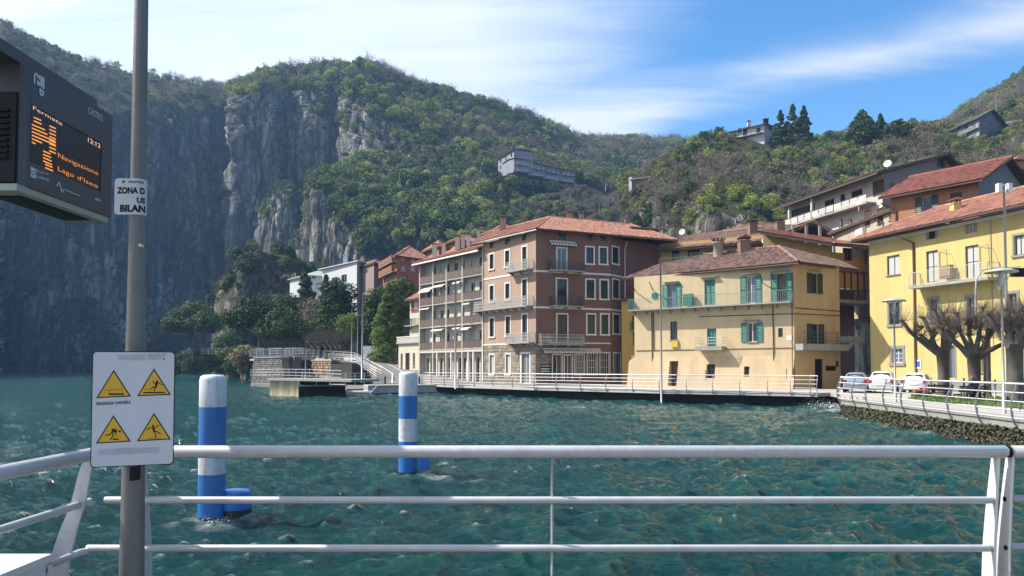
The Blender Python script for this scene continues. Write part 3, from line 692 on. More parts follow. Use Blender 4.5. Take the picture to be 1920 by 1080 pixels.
class Facade:
    def __init__(s, parent, fr, H, mat, name='wall', v0=0.0, depth=0.2, u0=0.0, u1=None, **props):
        s.p = parent; s.fr = fr; s.H = H; s.mat = mat; s.name = name; s.v0 = v0; s.dp = depth
        s.u0 = u0; s.u1 = fr.L if u1 is None else u1; s.holes = []; s.props = props
    def R(s, r): return s.fr.rect(*r)
    def win(s, r, frame=M_WHITE, glass=M_GLASS, surround=None, sw=0.14, sill=True, mull=1, bars=0, shut=None, shut_mat=M_GREEN, name='window', closed=False, uv=False, head=None, fw=0.06, hood=None):
        u0, u1, v0, v1 = r if uv else s.R(r)
        u0 = max(u0, s.u0 + 0.05); u1 = min(u1, s.u1 - 0.05)
        if shut and not closed: sh_w = (u1 - u0) * shut; U0, U1 = u0 + sh_w, u1 - sh_w
        else: U0, U1 = u0, u1; sh_w = 0
        if surround and not shut: U0 += sw; U1 -= sw; V0, V1 = v0 + (sw if name != 'balcony_door' else 0), v1 - sw
        else: V0, V1 = v0, v1
        s.holes.append((U0, U1, V0, V1))
        fr = s.fr; d = -s.dp + 0.06; m = MB()
        m.fbox(fr, U0, U0 + fw, V0, V1, d - .05, d); m.fbox(fr, U1 - fw, U1, V0, V1, d - .05, d)
        m.fbox(fr, U0 + fw, U1 - fw, V1 - fw, V1, d - .05, d); m.fbox(fr, U0 + fw, U1 - fw, V0, V0 + fw, d - .05, d)
        for k in range(mull):
            c = U0 + (U1 - U0) * (k + 1) / (mull + 1); m.fbox(fr, c - .03, c + .03, V0 + fw, V1 - fw, d - .05, d - .003)
        for k in range(bars):
            c = V0 + (V1 - V0) * (k + 1) / (bars + 1); m.fbox(fr, U0 + fw, U1 - fw, c - .018, c + .018, d - .045, d - .006)
        if surround:
            q = sw; a0, a1, b0, b1 = U0 - q, U1 + q, V0, V1 + q; wi = 0.035
            m.fbox(fr, a0, U0 - .002, V0, V1, 0.002, wi, mi=1); m.fbox(fr, U1 + .002, a1, V0, V1, 0.002, wi, mi=1)
            m.fbox(fr, a0, a1, V1, b1, 0.002, wi + .01, mi=1)
            if sill: m.fbox(fr, a0 - .04, a1 + .04, V0 - q, V0, 0.002, wi + .08, mi=1)
        elif sill: m.fbox(fr, U0 - .08, U1 + .08, V0 - .07, V0, 0.002, .10, mi=1)
        o = m.build(name, [frame, surround or M_STONEG], s.p)
        MB().fbox(fr, U0 + fw, U1 - fw, V0 + fw, V1 - fw, d - .04, d - .025).build('pane', glass, o)
        if shut and not closed:
            for (a, b) in ((u0 - .02, U0), (U1, u1 + .02)): s.shutter(o, a, b, V0 - .02, V1 + .02, shut_mat, 0.03)
        if closed: 
            mid = (U0 + U1) / 2
            for (a, b) in ((U0 + .02, mid - .01), (mid + .01, U1 - .02)): s.shutter(o, a, b, V0 + .02, V1 - .02, shut_mat, d + .01)
        if hood:
            MB().fbox(fr, U0 - .35, U1 + .35, V1 + .18, V1 + .24, 0.002, hood).build('hood', M_STONEG, o)
        return o
    def shutter(s, o, a, b, v0, v1, mat, w):
        m = MB(); fr = s.fr; e = 0.06
        m.fbox(fr, a, a + e, v0, v1, w, w + .045); m.fbox(fr, b - e, b, v0, v1, w, w + .045)
        for c in (v0, (v0 + v1) / 2 - e / 2, v1 - e): m.fbox(fr, a + e, b - e, c, c + e, w + .002, w + .043)
        n = max(3, int((v1 - v0) / 0.16))
        for k in range(n):
            c = v0 + e + (v1 - v0 - 2 * e) * (k + .5) / n
            q = [fr.pt(u, c + dv, w + ww) for (dv, ww) in ((-.055, .036), (.045, .008)) for u in (a + e, b - e)]
            m.quad(q[0], q[1], q[3], q[2], tint=0.4)
        m.fbox(fr, a + e, b - e, v0 + e, v1 - e, w + .001, w + .005, tint=0.2)
        m.build('shutter', mat, o)
    def finish(s):
        us = sorted({s.u0, s.u1} | {h[i] for h in s.holes for i in (0, 1)}); vs = sorted({s.v0, s.H} | {min(max(h[i], s.v0), s.H) for h in s.holes for i in (2, 3)})
        m = MB(); fr = s.fr
        for i in range(len(us) - 1):
            for j in range(len(vs) - 1):
                cu, cv = (us[i] + us[i+1]) / 2, (vs[j] + vs[j+1]) / 2
                if any(h[0] < cu < h[1] and h[2] < cv < h[3] for h in s.holes): continue
                m.quad(fr.pt(us[i], vs[j]), fr.pt(us[i+1], vs[j]), fr.pt(us[i+1], vs[j+1]), fr.pt(us[i], vs[j+1]))
        for (a, b, c, d) in s.holes:
            c = max(c, s.v0); e = -s.dp
            for (q0, q1) in (((a, c), (a, d)), ((a, d), (b, d)), ((b, d), (b, c)), ((b, c), (a, c))):
                m.quad(fr.pt(*q0), fr.pt(*q1), fr.pt(*q1, e), fr.pt(*q0, e))
            m.quad(fr.pt(a, c, e), fr.pt(b, c, e), fr.pt(b, d, e), fr.pt(a, d, e))
        return m.build(s.name, s.mat, s.p, **s.props)
def shell(parent, pts, z0, z1, mat, name='rear_wall', closed=True):
    """plain far walls through plan points"""
    m = MB()
    for a, b in zip(pts, pts[1:]): m.quad((a[0], a[1], z0), (b[0], b[1], z0), (b[0], b[1], z1), (a[0], a[1], z1))
    return m.build(name, mat, parent)
def inside(p, poly):
    c = False; n = len(poly)
    for i in range(n):
        (x1, y1), (x2, y2) = poly[i], poly[(i + 1) % n]
        if (y1 > p[1]) != (y2 > p[1]) and p[0] < (x2 - x1) * (p[1] - y1) / (y2 - y1) + x1: c = not c
    return c
def tile_plane(m, poly, w=0.24, l=0.42, lift=0.075):
    poly = [Vector(p) for p in poly]; a, b = poly[0], poly[1]; e = (b - a).normalized()
    n = Vector((0, 0, 0))
    for i in range(1, len(poly) - 1): n += (poly[i] - a).cross(poly[i+1] - a)
    n.normalize(); n = -n if n.z < 0 else n
    s = n.cross(e)
    if s.z < 0: s = -s
    P2 = [((p - a).dot(e), (p - a).dot(s)) for p in poly]
    u0, u1 = min(p[0] for p in P2), max(p[0] for p in P2); v1 = max(p[1] for p in P2)
    nu, nv = int((u1 - u0) / w), int(v1 / l) + 1
    for i in range(nu):
        ju = rnd.uniform(-.01, .01)
        for j in range(nv):
            cu, cv = u0 + (i + .5) * w, (j + .5) * l
            if not inside((cu, cv), P2): continue
            t = rnd.random(); x0 = u0 + i * w + ju + rnd.uniform(-.008, .008); y0 = j * l - 0.03; y1 = y0 + l + .05
            vs = []
            for (y, h, k) in ((y0, .035, 1.0), (y1, .0, .86)):
                for (fx, fz) in ((-.5, 0), (-.28, 1), (.28, 1), (.5, 0)):
                    q = a + e * (x0 + w / 2 + fx * w * k) + s * y + n * (0.02 + h + fz * lift); vs.append(q)
            m.add(vs, ((0, 1, 5, 4), (1, 2, 6, 5), (2, 3, 7, 6), (0, 3, 2, 1)), tint=t)
def roof(parent, planes, tmat, name='roof', thick=0.16, soffit=M_SOFFIT, tiles=True, w=0.24, l=0.42, ridges=()):
    m = MB()
    for p in planes: m.slab(p, -thick, 0.0)
    o = m.build(name, soffit, parent)
    if tiles:
        t = MB()
        for p in planes: tile_plane(t, p, w, l)
        for (a, b) in ridges: ridge(t, a, b)
        t.build('roof_tiles', tmat, o, kind='stuff')
    return o
def ridge(t, a, b):
    a = Vector(a) + Vector((0, 0, .06)); b = Vector(b) + Vector((0, 0, .06)); L = (b - a).length; n = max(2, int(L / .4))
    for i in range(n):
        p = a + (b - a) * (i / n); q = a + (b - a) * ((i + 1.08) / n); t.tube([p, q], [.14, .12], 6, tint=rnd.random() * .6 + .2, cap=False)
def gutter(parent, a, b, mat=None, r=0.09): return MB().tube([a, b], r, 6).build('gutter', mat or M_COPPER, parent)
def pipe(parent, pts, mat=None, r=0.055, name='downpipe'): return MB().tube(pts, r, 6).build(name, mat or M_COPPER, parent)
def balcony(parent, fr, u0, u1, v, depth=1.0, H=1.0, th=0.14, slab=M_CONC, iron=M_IRONL, pitch=0.14, scroll=False, w0=0.0, brackets=True, name='balcony', bar=0.012, label=None):
    s = MB().fbox(fr, u0, u1, v - th, v, w0 + .002, w0 + depth)
    if brackets:
        n = max(2, int((u1 - u0) / 1.2))
        for k in range(n):
            c = u0 + .25 + (u1 - u0 - .5) * k / (n - 1); q = 0.07
            s.add([fr.pt(c - q, v - th, w0 + .002), fr.pt(c + q, v - th, w0 + .002), fr.pt(c + q, v - th, w0 + depth * .8), fr.pt(c - q, v - th, w0 + depth * .8), fr.pt(c - q, v - th - .4, w0 + .002), fr.pt(c + q, v - th - .4, w0 + .002)],
                  ((0, 3, 4), (1, 5, 2), (3, 2, 5, 4)))
    o = s.build(name, slab, parent)
    if label: o['label'] = label
    m = MB(); d = w0 + depth - .05
    segs = [(fr.pt(u0 + .04, v, w0 + .03), fr.pt(u0 + .04, v, d)), (fr.pt(u0 + .04, v, d), fr.pt(u1 - .04, v, d)), (fr.pt(u1 - .04, v, d), fr.pt(u1 - .04, v, w0 + .03))]
    for a, b in segs:
        Z = Vector((0, 0, 1)); m.bar(a + Z * H, b + Z * H, .045, .035); m.bar(a + Z * .08, b + Z * .08, .03, .025)
        L = (b - a).length; n = max(1, int(L / pitch))
        for k in range(n + 1):
            p = a + (b - a) * (k / n); q = 0.03 if k in (0, n) else bar * 2
            m.bar(p + Z * (.0 if k in (0, n) else .08), p + Z * H, q, q, up=(b - a).normalized())
            if scroll and k < n:
                c = a + (b - a) * ((k + .5) / n); x = (b - a).normalized()
                for hh in (0.32, 0.68):
                    ring = [c + Z * (H * hh + .085 * math.sin(t)) + x * (.06 * math.cos(t)) for t in [j * math.pi / 3 for j in range(7)]]
                    for r0, r1 in zip(ring, ring[1:]): m.bar(r0, r1, .02, .02)
    m.build('railing', iron, o); return o
def chimney(parent, p, w, h, mat, cap=MT_RED, d=None, name='chimney', hoodtype='gable', z0=0.0):
    p = Vector(p); d = d or w; m = MB(); m.box(p.x - w/2, p.x + w/2, p.y - d/2, p.y + d/2, p.z - .8 + z0, p.z + h)
    m.box(p.x - w/2 - .06, p.x + w/2 + .06, p.y - d/2 - .06, p.y + d/2 + .06, p.z + h, p.z + h + .08)
    o = m.build(name, mat, parent); c = MB(); z = p.z + h + .08
    for sx in (-1, 1):
        for sy in (-1, 1): c.box(p.x + sx * (w/2 - .08) - .05, p.x + sx * (w/2 - .08) + .05, p.y + sy * (d/2 - .08) - .05, p.y + sy * (d/2 - .08) + .05, z, z + .24, tint=.3)
    z += .24; e = .14
    if hoodtype == 'gable':
        q = [(p.x - w/2 - e, p.y - d/2 - e, z), (p.x + w/2 + e, p.y - d/2 - e, z), (p.x + w/2 + e, p.y + d/2 + e, z), (p.x - w/2 - e, p.y + d/2 + e, z), (p.x, p.y - d/2 - e, z + w * .32), (p.x, p.y + d/2 + e, z + w * .32)]
        c.add(q, ((0, 1, 4), (2, 3, 5), (1, 2, 5, 4), (3, 0, 4, 5), (3, 2, 1, 0)))
    else: c.box(p.x - w/2 - e, p.x + w/2 + e, p.y - d/2 - e, p.y + d/2 + e, z, z + .07)
    c.build('chimney_cap', cap, o); return o
def dish(p, r, label, cat='satellite dish', face=(-0.6, -0.8, 0.25), mast=0.6):
    p = Vector(p); t = thing('satellite_dish', label, cat, p - Vector((0, 0, mast)))
    f = Vector(face).normalized(); x = f.cross(Vector((0, 0, 1))).normalized(); y = x.cross(f)
    vs = [p]; n = 16
    for ring, dz in ((.5, .03), (1.0, .12)):
        for k in range(n): a = 6.283 * k / n; vs.append(p + f * (dz * r * 2) + (x * math.cos(a) + y * math.sin(a)) * r * ring)
    fs = [(0, 1 + k, 1 + (k + 1) % n) for k in range(n)] + [(1 + k, 1 + n + k, 1 + n + (k+1) % n, 1 + (k+1) % n) for k in range(n)]
    MB().add(vs, fs, sm=True).build('reflector', M_WHITE, t)
    MB().tube([p - Vector((0, 0, mast)), p - f * .05], .03, 6).build('mast', M_IRONL, t)
    MB().tube([p - y * r * .9 + f * .1, p + f * r * 1.1 - y * r * .2], .015, 5).build('feed_arm', M_IRONL, t); return t
def mid(a, b, t=0.5): return Vector(a) + (Vector(b) - Vector(a)) * t

# ------------------------------------------------------------------ brown corner building
def brown():
    A = G(905, 90.3); Cn = G(1005, 82); B = G(1145, 85.4); B2 = G(1171, 88.0); E = G(1243, 91.6)
    t = thing('apartment_building', 'four storey brown and beige corner building with red hipped roof and scrolled iron balconies', 'building', Cn)
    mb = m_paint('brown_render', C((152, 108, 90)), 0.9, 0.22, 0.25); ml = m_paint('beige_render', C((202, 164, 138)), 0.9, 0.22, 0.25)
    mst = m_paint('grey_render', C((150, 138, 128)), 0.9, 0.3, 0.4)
    H = 16.5
    fL = Fr(A, Cn); fR = Fr(Cn, B); fB = Fr(B, B2); fE = Fr(B2, E)
    vb = fR.px(1075, 645)[1]; bands = [fR.px(1005.5, y)[1] for y in (576, 508)]
    # right, shaded face
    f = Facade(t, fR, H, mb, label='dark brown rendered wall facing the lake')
    for r in ((1047, 437, 1060, 449), (1101, 439, 1111, 451), (1125, 440, 1136, 452)): f.win(r, sill=False, frame=M_WOOD, mull=1)
    for r in ((1096.7, 461, 1115, 497), (1122, 462, 1140, 497.5), (1097, 522, 1116.7, 562), (1123.7, 523, 1142, 563), (1098.7, 587, 1117.7, 629), (1124.7, 587, 1143, 629.5)):
        f.win(r, surround=M_WHITE, sw=.17, glass=M_GLASS if r[1] < 500 else m_plain('green_shade_glass', (0.03, 0.05, 0.045), .2), frame=M_DKGREEN)
    f.win((1042.7, 463, 1064, 508), surround=M_WHITE, sw=.15, glass=M_GLASS_BLUE, name='balcony_door', sill=False)
    f.win((1042, 520.7, 1065, 574), surround=M_WHITE, sw=.15, name='balcony_door', sill=False, frame=M_DKGREEN)
    f.win((1042.7, 587, 1065.7, 645), surround=M_WHITE, sw=.15, name='balcony_door', sill=False, frame=M_DKGREEN)
    for r in ((1035, 663, 1055, 716), (1057, 664, 1074, 716)): f.win(r, name='shop_door', sill=False, surround=M_WHITE, sw=.1)
    for r in ((1077, 663, 1096, 704), (1100, 661, 1120, 704), (1124, 660, 1144, 704)): f.win(r, name='shop_window', mull=3, bars=2, surround=M_WHITE, sw=.1)
    f.finish()
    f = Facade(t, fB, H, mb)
    for r in ((1147, 461, 1161, 497), (1147.7, 522, 1162, 562), (1148.7, 587, 1163, 628)): f.win(r, surround=M_WHITE, sw=.17, frame=M_DKGREEN)
    f.win((1150, 660, 1164, 716), name='shop_door', sill=False, surround=M_WHITE, sw=.12)
    f.finish(); Facade(t, fE, H, mb).finish()
    # left, sunlit face
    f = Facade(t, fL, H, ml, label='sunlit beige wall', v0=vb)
    for r in ((917.7, 453, 925, 465), (946.7, 447, 955.7, 458), (978.7, 439, 987, 451)): f.win(r, sill=False, frame=M_WOOD)
    for r in ((916.7, 474, 927.5, 507), (945.7, 467, 957, 502), (916.7, 533, 927.5, 568), (946, 529, 957.5, 564), (916.7, 594, 928, 634), (946.7, 591, 958.5, 632)):
        f.win(r, surround=M_WHITE, sw=.17, frame=M_DKGREEN)
    for r in ((977.7, 460, 989.5, 507), (977.7, 521, 990, 577), (977.7, 587, 990.5, 640)): f.win(r, surround=M_WHITE, sw=.17, name='balcony_door', sill=False, frame=M_DKGREEN)
    f.finish()
    f = Facade(t, fL, vb, m_paint('pale_stone', C((176, 162, 142)), .9, .3, .6), name='ground_floor_wall')
    holes = []
    for r in ((917, 663, 928, 704), (947, 662, 958, 704)): f.win(r, surround=M_WHITE, sw=.15, glass=M_CURTAIN)
    f.win((976, 660, 995, 722), surround=M_WHITE, sw=.2, name='door', sill=False, glass=m_plain('grey_door_glass', (.12, .14, .14), .3)); f.finish()
    # coursed blocks of the ground floor, proud of the wall
    m = MB(); hs = f.holes; nc = 12
    for j in range(nc):
        v0 = vb * j / nc; v1 = vb * (j + 1) / nc - .04; u = -0.0 - (j % 2) * .4
        while u < fL.L:
            L = rnd.uniform(.55, .95); a, b = max(u, 0), min(u + L - .035, fL.L)
            if b - a > .12 and not any(a < h[1] + .24 and b > h[0] - .24 and v0 < h[3] + .2 and v1 > h[2] - .2 for h in hs):
                m.fbox(fL, a, b, v0, v1, 0.002, rnd.uniform(.03, .06), tint=rnd.random())
            u += L
    m.build('stone_blocks', m_paint('stone_block', C((168, 154, 134)), .95, .4, 1.2, tint=0.45), t, kind='stuff')
    m = MB(); u = 0
    for j in range(nc):
        v0 = vb * j / nc; v1 = vb * (j + 1) / nc - .04
        for k in range(2):
            a = k * .85 + (j % 2) * .3 - .3; m.fbox(fR, max(a, 0), a + .8, v0, v1, .002, rnd.uniform(.03, .06), tint=rnd.random())
    m.build('stone_blocks', m_paint('stone_block', C((168, 154, 134)), .95, .4, 1.2, tint=0.45), t, kind='stuff')
    m = MB()
    for v in bands:
        m.fbox(fL, 0, fL.L, v - .1, v + .1, .002, .05); m.fbox(fR, 0, fR.L, v - .1, v + .1, .002, .05); m.fbox(fB, 0, fB.L, v - .1, v + .1, .002, .05)
    m.fbox(fL, 0, fL.L, vb, vb + .16, .002, .07); m.fbox(fR, 1.5, fR.L, vb + .04, vb + .18, .002, .07)
    m.build('string_course', M_WHITE, t)
    shell(t, [(E.x, E.y), (E.x - 4, E.y + 12), (A.x + 6, A.y + 10), (A.x, A.y)], 1, 1 + H, mb)
    # balconies
    def bal(fr, x0, x1, yfl, d=.9, **k):
        u0 = fr.px(x0, yfl)[0]; u1 = fr.px(x1, yfl)[0]; v = fr.px((x0 + x1) / 2, yfl)[1]; balcony(t, fr, max(u0, .02) if k.pop('clip', True) else u0, u1, v, d, 1.0, scroll=True, pitch=.2, **k)
    bal(fR, 1027, 1090, 508, iron=M_IRON); bal(fR, 1030, 1088, 574, iron=M_IRON); bal(fR, 1009, 1090, 645)
    bal(fL, 960, 1000, 507, iron=M_IRONL, bar=.016); bal(fL, 899, 1000, 578, clip=False, bar=.018); bal(fL, 960, 1004, 642, bar=.018)
    # awnings
    def awn(fr, x0, x1, y, drop, out, mat):
        u0 = fr.px(x0, y)[0]; u1 = fr.px(x1, y)[0]; v = fr.px((x0 + x1) / 2, y)[1]; m = MB(); n = int((u1 - u0) / .18)
        for k in range(n):
            a, b = u0 + (u1 - u0) * k / n, u0 + (u1 - u0) * (k + 1) / n; mi = k % 2
            m.quad(fr.pt(a, v, .05), fr.pt(b, v, .05), fr.pt(b, v - drop, out), fr.pt(a, v - drop, out), mi=mi)
            m.quad(fr.pt(a, v - drop, out), fr.pt(b, v - drop, out), fr.pt(b, v - drop - .18, out), fr.pt(a, v - drop - .18, out), mi=mi)
        m.fbox(fr, u0, u1, v, v + .1, .002, .14, mi=0); m.build('awning', mat, t)
    awn(fR, 1030, 1078, 454, .25, .5, [M_WHITE, m_plain('green_stripe', (.16, .22, .18), .8)])
    awn(fR, 1017, 1125, 655, .25, .55, [M_WHITE, m_plain('grey_stripe', (.25, .24, .22), .8)])
    u0, u1, v0, v1 = fR.rect(1013, 683, 1033, 702)
    sgn = MB().fbox(fR, u0, u1, v0, v1, .002, .05).build('notice_board', M_DARK, t)
    m = MB()
    for k in range(3): m.fbox(fR, u0 + .1, u1 - .12, v1 - .22 - k * .3, v1 - .14 - k * .3, .052, .058)
    m.build('board_lettering', M_WHITE, sgn)
    # roof
    z = 1 + H; ov = .85
    def off(fr, u, w, zz): q = fr.pt(u, 0, w); return Vector((q.x, q.y, zz))
    ze = z + .05
    cor = off(fR, 0, ov, ze) + (Vector((fL.n.x, fL.n.y, 0)) * .35); 
    Ar = off(fR, 4.5, -6, ZY(408, 89.4, 1032)); Br = off(fR, 15.2, -6, Ar.z - .1)
    eR = off(fR, 17.8, ov - .6, ze); eL = off(fL, -1.2, ov, ze); Lr = Ar + Vector((fL.d.x, fL.d.y, 0)) * -12
    eM = off(fR, fR.L, ov, ze)
    back = Br + (Br - off(fR, 15.2, 0.8, ze)) * .9; back.z = ze
    backL = Ar + Vector((-fR.n.x, -fR.n.y, 0)) * 6.5; backL.z = ze
    o = roof(t, [[cor, eR, Br, Ar], [eL, cor, Ar, Lr], [eR, back, Br], [back, backL, Ar, Br]], MT_RED, ridges=[(cor, Ar), (Ar, Br), (Br, eR), (Ar, Lr)])
    gutter(t, cor + Vector((0, 0, -.1)), eR + Vector((0, 0, -.1)), M_SOFFIT, .08); gutter(t, cor + Vector((0, 0, -.1)), eL + Vector((0, 0, -.1)), M_IRONL, .08)
    # chimneys and dormer
    for (px, py, D, w, h, hd) in ((943, 432, 93.5, .75, 1.35, 'flat'), (1090, 417, 92, .5, .9, 'flat'), (1068, 413, 92.5, .55, .7, 'flat')):
        p = P(px, py, D); chimney(t, p, w, h, m_paint('chimney_render', C((190, 160, 140)), .9, .3), MT_BROWN, hoodtype=hd)
    q = P(1190, 433, 91.0); u = fR.d; ang = Fr(q, q + u * 3, 0)
    m = MB(); m.fbox(ang, -0.3, 3.3, q.z - 1.2, q.z + .35, -2.0, 0); dm = m.build('dormer', M_WOOD, t)
    for k in range(3): MB().fbox(ang, k * 1.1 - .1, k * 1.1 + .75, q.z - .45, q.z + .2, .002, .04).build('pane', M_GLASS_BLUE, dm)
    r0, r1 = ang.pt(-.9, q.z + .3, .5), ang.pt(3.9, q.z + .3, .5); MB().slab([r0, r1, ang.pt(3.9, q.z + .75, -2.4), ang.pt(-.9, q.z + .75, -2.4)], 0, .14).build('dormer_roof', MT_BROWN, dm)
    pipe(t, [off(fB, fB.L, .35, ze - .25), off(fB, fB.L, .12, ze - 1.3), off(fB, fB.L, .12, 1.2)], M_WHITE, .07)
    pipe(t, [fL.pt(.15, H - .3, .1), fL.pt(.15, .3, .1)], M_WHITE, .06)
    u0, v0 = fL.px(943, 432)
    # dark sky line vent boxes
    return t
brown()

# ------------------------------------------------------------------ white building of balconies
def white_block():
    A = G(785, 102.7); B = G(905, 90.3); fr = Fr(A, B); t = thing('apartment_building', 'long white apartment block with four rows of brown balconies left of the brown corner building', 'building', A)
    mw = m_paint('white_render', C((236, 224, 208)), .9, .2, .3); H = 15.75; W = -0.85
    cols = [fr.px(x, 600)[0] for x in (787, 811, 836, 866, 903)]; cols[0] = 0.1; cols[-1] = fr.L - .1
    fw = Fr(fr.pt(0, 0, W), fr.pt(fr.L, 0, W)); f = Facade(t, fw, H, mw)
    fl = [4.15, 7.15, 10.05, 12.95]
    gl = [M_CURTAIN, M_CURTAIN, M_GLASS]
    for b in range(4):
        a, c = cols[b], cols[b + 1]; w = c - a
        for k, v in enumerate(fl):
            f.win((a + w * .14, a + w * .14 + .95, v + .05, v + 2.15), uv=True, name='balcony_door', sill=False, frame=M_WHITE, shut_mat=M_WOOD, glass=gl[(b + k) % 3])
            f.win((a + w * .58, a + w * .58 + .85, v + .85, v + 2.15), uv=True, frame=M_WOOD, glass=M_GLASS)
        for q in (.12, .42, .70): f.win((a + w * q, a + w * q + .75, .05, 3.1), uv=True, name='shop_door', sill=False, frame=M_WHITE, mull=0, bars=1)
    f.finish()
    for b in range(4):
        a, c = cols[b], cols[b + 1]
        for k, v in enumerate(fl):
            s = MB().fbox(fr, a + .08, c - .08, v - .16, v, W + .005, .0).build('balcony', M_CONC, t)
            m = MB(); m.fbox(fr, a + .1, c - .1, v + .06, v + .92, -.06, -.03, mi=1, tint=rnd.random()); m.fbox(fr, a + .08, c - .08, v + .93, v + .98, -.08, -.01, mi=0)
            n = int((c - a) / .5)
            for j in range(n + 1): u = a + .12 + (c - a - .24) * j / n; m.fbox(fr, u - .015, u + .015, v, v + .93, -.028, -.008, mi=0)
            m.build('balcony_panel', [M_WOOD, m_paint('balcony_mesh', C((128, 108, 100)), .8, .3, tint=.4)], s)
    for u in cols: MB().fbox(fr, u - .09, u + .09, 0, H - .2, -.19, -.01).build('pillar', mw, t)
    for u in (cols[3] + 1.3, cols[2] + 1.1, cols[3] + 2.4, cols[1] + 1): MB().fbox(fr, u - .1, u + .1, 0, fl[0] - .16, -.25, -.05).build('pillar', M_WHITE, t)
    MB().fbox(fr, .02, fr.L - .02, fl[0] - .42, fl[0] - .17, -.3, -.02).build('cornice', mw, t)
    for (b, k, w0, w1, dr) in ((0, 2, .05, .95, 1.1), (1, 2, .05, .95, .6), (2, 2, .5, 1.0, .5), (1, 0, .0, .9, .35), (3, 0, .0, .45, .5), (0, 1, 0.1, .9, .3), (3, 1, .1, .5, .3), (2, 0, .5, 1, .3)):
        a, c = cols[b], cols[b + 1]; v = (fl[k + 1] if k < 3 else H) - .22; u0, u1 = a + (c - a) * w0 + .1, a + (c - a) * w1 - .1
        MB().poly([fr.pt(u0, v, -.8), fr.pt(u1, v, -.8), fr.pt(u1, v - dr * .8, .35), fr.pt(u0, v - dr * .8, .35)]).quad(fr.pt(u0, v - dr * .8, .35), fr.pt(u1, v - dr * .8, .35), fr.pt(u1, v - dr * .8 - .15, .35), fr.pt(u0, v - dr * .8 - .15, .35)).build('awning', m_paint('awning_cloth', (.62, .58, .50), .9, .2), t)
    z = 1 + H; ov = .8
    e0, e1 = fr.pt(-.6, H, ov), fr.pt(fr.L + .1, H, ov); r0, r1 = fr.pt(2.5, H + 2.2, -6), fr.pt(fr.L + .1, H + 2.2, -6)
    roof(t, [[e0, e1, r1, r0], [fr.pt(-.6, H, -12), e0, r0], [e1 + Vector((0,0,0)), fr.pt(fr.L, H, -12), r1]], MT_RED, ridges=[(e0, r0), (r0, r1)])
    MB().fbox(fr, -.6, fr.L + .1, H - .28, H - .08, ov - .12, ov + .02).build('fascia', M_WHITE, t)
    shell(t, [(A.x, A.y), tuple(fr.pt(0, 0, -11))[:2], tuple(fr.pt(fr.L, 0, -11))[:2]], 1, z, mw); MB().fbox(fr, -.0, .12, 0, H, -11, W).build('end_wall', mw, t)
    for (px, py, D, w, h) in ((815, 468, 106, .6, .8), (832, 463, 104, .5, .7), (858, 452, 101, .6, .7), (868, 449, 101, .5, .8), (878, 446, 99, .5, .6), (897, 440, 98, .4, .8)):
        chimney(t, P(px, py + 5, D), w, h, mw, MT_BROWN, hoodtype='flat')
white_block()

# ------------------------------------------------------------------ small white villa by the road
def villa():
    A = G(747, 111); B = G(797, 104.5); fr = Fr(A, B, 1.6); t = thing('villa', 'small cream villa with a tiled gable and terrace beside the rising road', 'house', A)
    mw = m_paint('cream_render', C((232, 222, 200)), .9, .2, .3); mr = m_paint('dusty_pink_band', C((150, 92, 84)), .9, .2)
    f = Facade(t, fr, 4.6, mw)
    for r in ((751, 663, 755, 690), (774, 662, 778, 688)): f.win(r, mull=0, frame=M_WHITE)
    f.win((760, 662, 768, 697), mull=1, frame=M_WOOD, name='door', sill=False); f.finish()
    MB().fbox(fr, 0.0, fr.L, 0, .85, .002, .05).build('plinth', M_STONEG, t)
    f2 = Fr(fr.pt(fr.px(762, 600)[0], 0, -.8), fr.pt(fr.L, 0, -.8), 6.2); H2 = 6.4
    f = Facade(t, f2, H2, mw)
    for r in ((765, 559, 769, 582), (772, 558, 776, 582), (765, 598, 769, 618), (784, 560, 791, 580)): f.win(r, mull=0, frame=mr, surround=mr, sw=.08)
    f.finish(); MB().fbox(f2, 0, f2.L, 4.4, 5.0, .003, .04).build('painted_band', mr, t)
    MB().fbox(fr, -.2, fr.L, 4.6, 4.75, -6, .3).build('terrace_slab', M_CONC, t)
    m = MB(); 
    for k in range(26): u = k * fr.L / 25; m.fbox(fr, u - .07, u + .07, 4.75, 5.5, .1, .24)
    m.fbox(fr, -.1, fr.L, 5.5, 5.62, .06, .28); m.build('balustrade', M_WHITE, t)
    balcony(t, f2, -.9, f2.L * .45, 2.6, .7, .9, iron=M_DKGREEN, name='balcony', brackets=False)
    shell(t, [tuple(fr.pt(0, 0))[:2], tuple(fr.pt(0, 0, -7))[:2]], 1.6, 6.2, mw); shell(t, [tuple(f2.pt(0, 0))[:2], tuple(f2.pt(0, 0, -6))[:2], tuple(f2.pt(f2.L, 0, -6))[:2]], 6.2, 6.2 + H2, mw)
    z = H2
    a, b = f2.pt(-.7, z - .2, .7), f2.pt(f2.L + .3, z - .2, .7); r0, r1 = f2.pt(-.7, z + 2.0, -3.0), f2.pt(f2.L + .3, z + 2.0, -3.0); c, d = f2.pt(-.7, z - .2, -6.6), f2.pt(f2.L + .3, z - .2, -6.6)
    roof(t, [[a, b, r1, r0], [d, c, r0, r1]], MT_RED, w=.3)
    m = MB(); m.poly([f2.pt(0, z, 0), f2.pt(0, z + 1.7, -3.0), f2.pt(0, z, -6)]); m.build('gable_wall', mw, t)
villa()

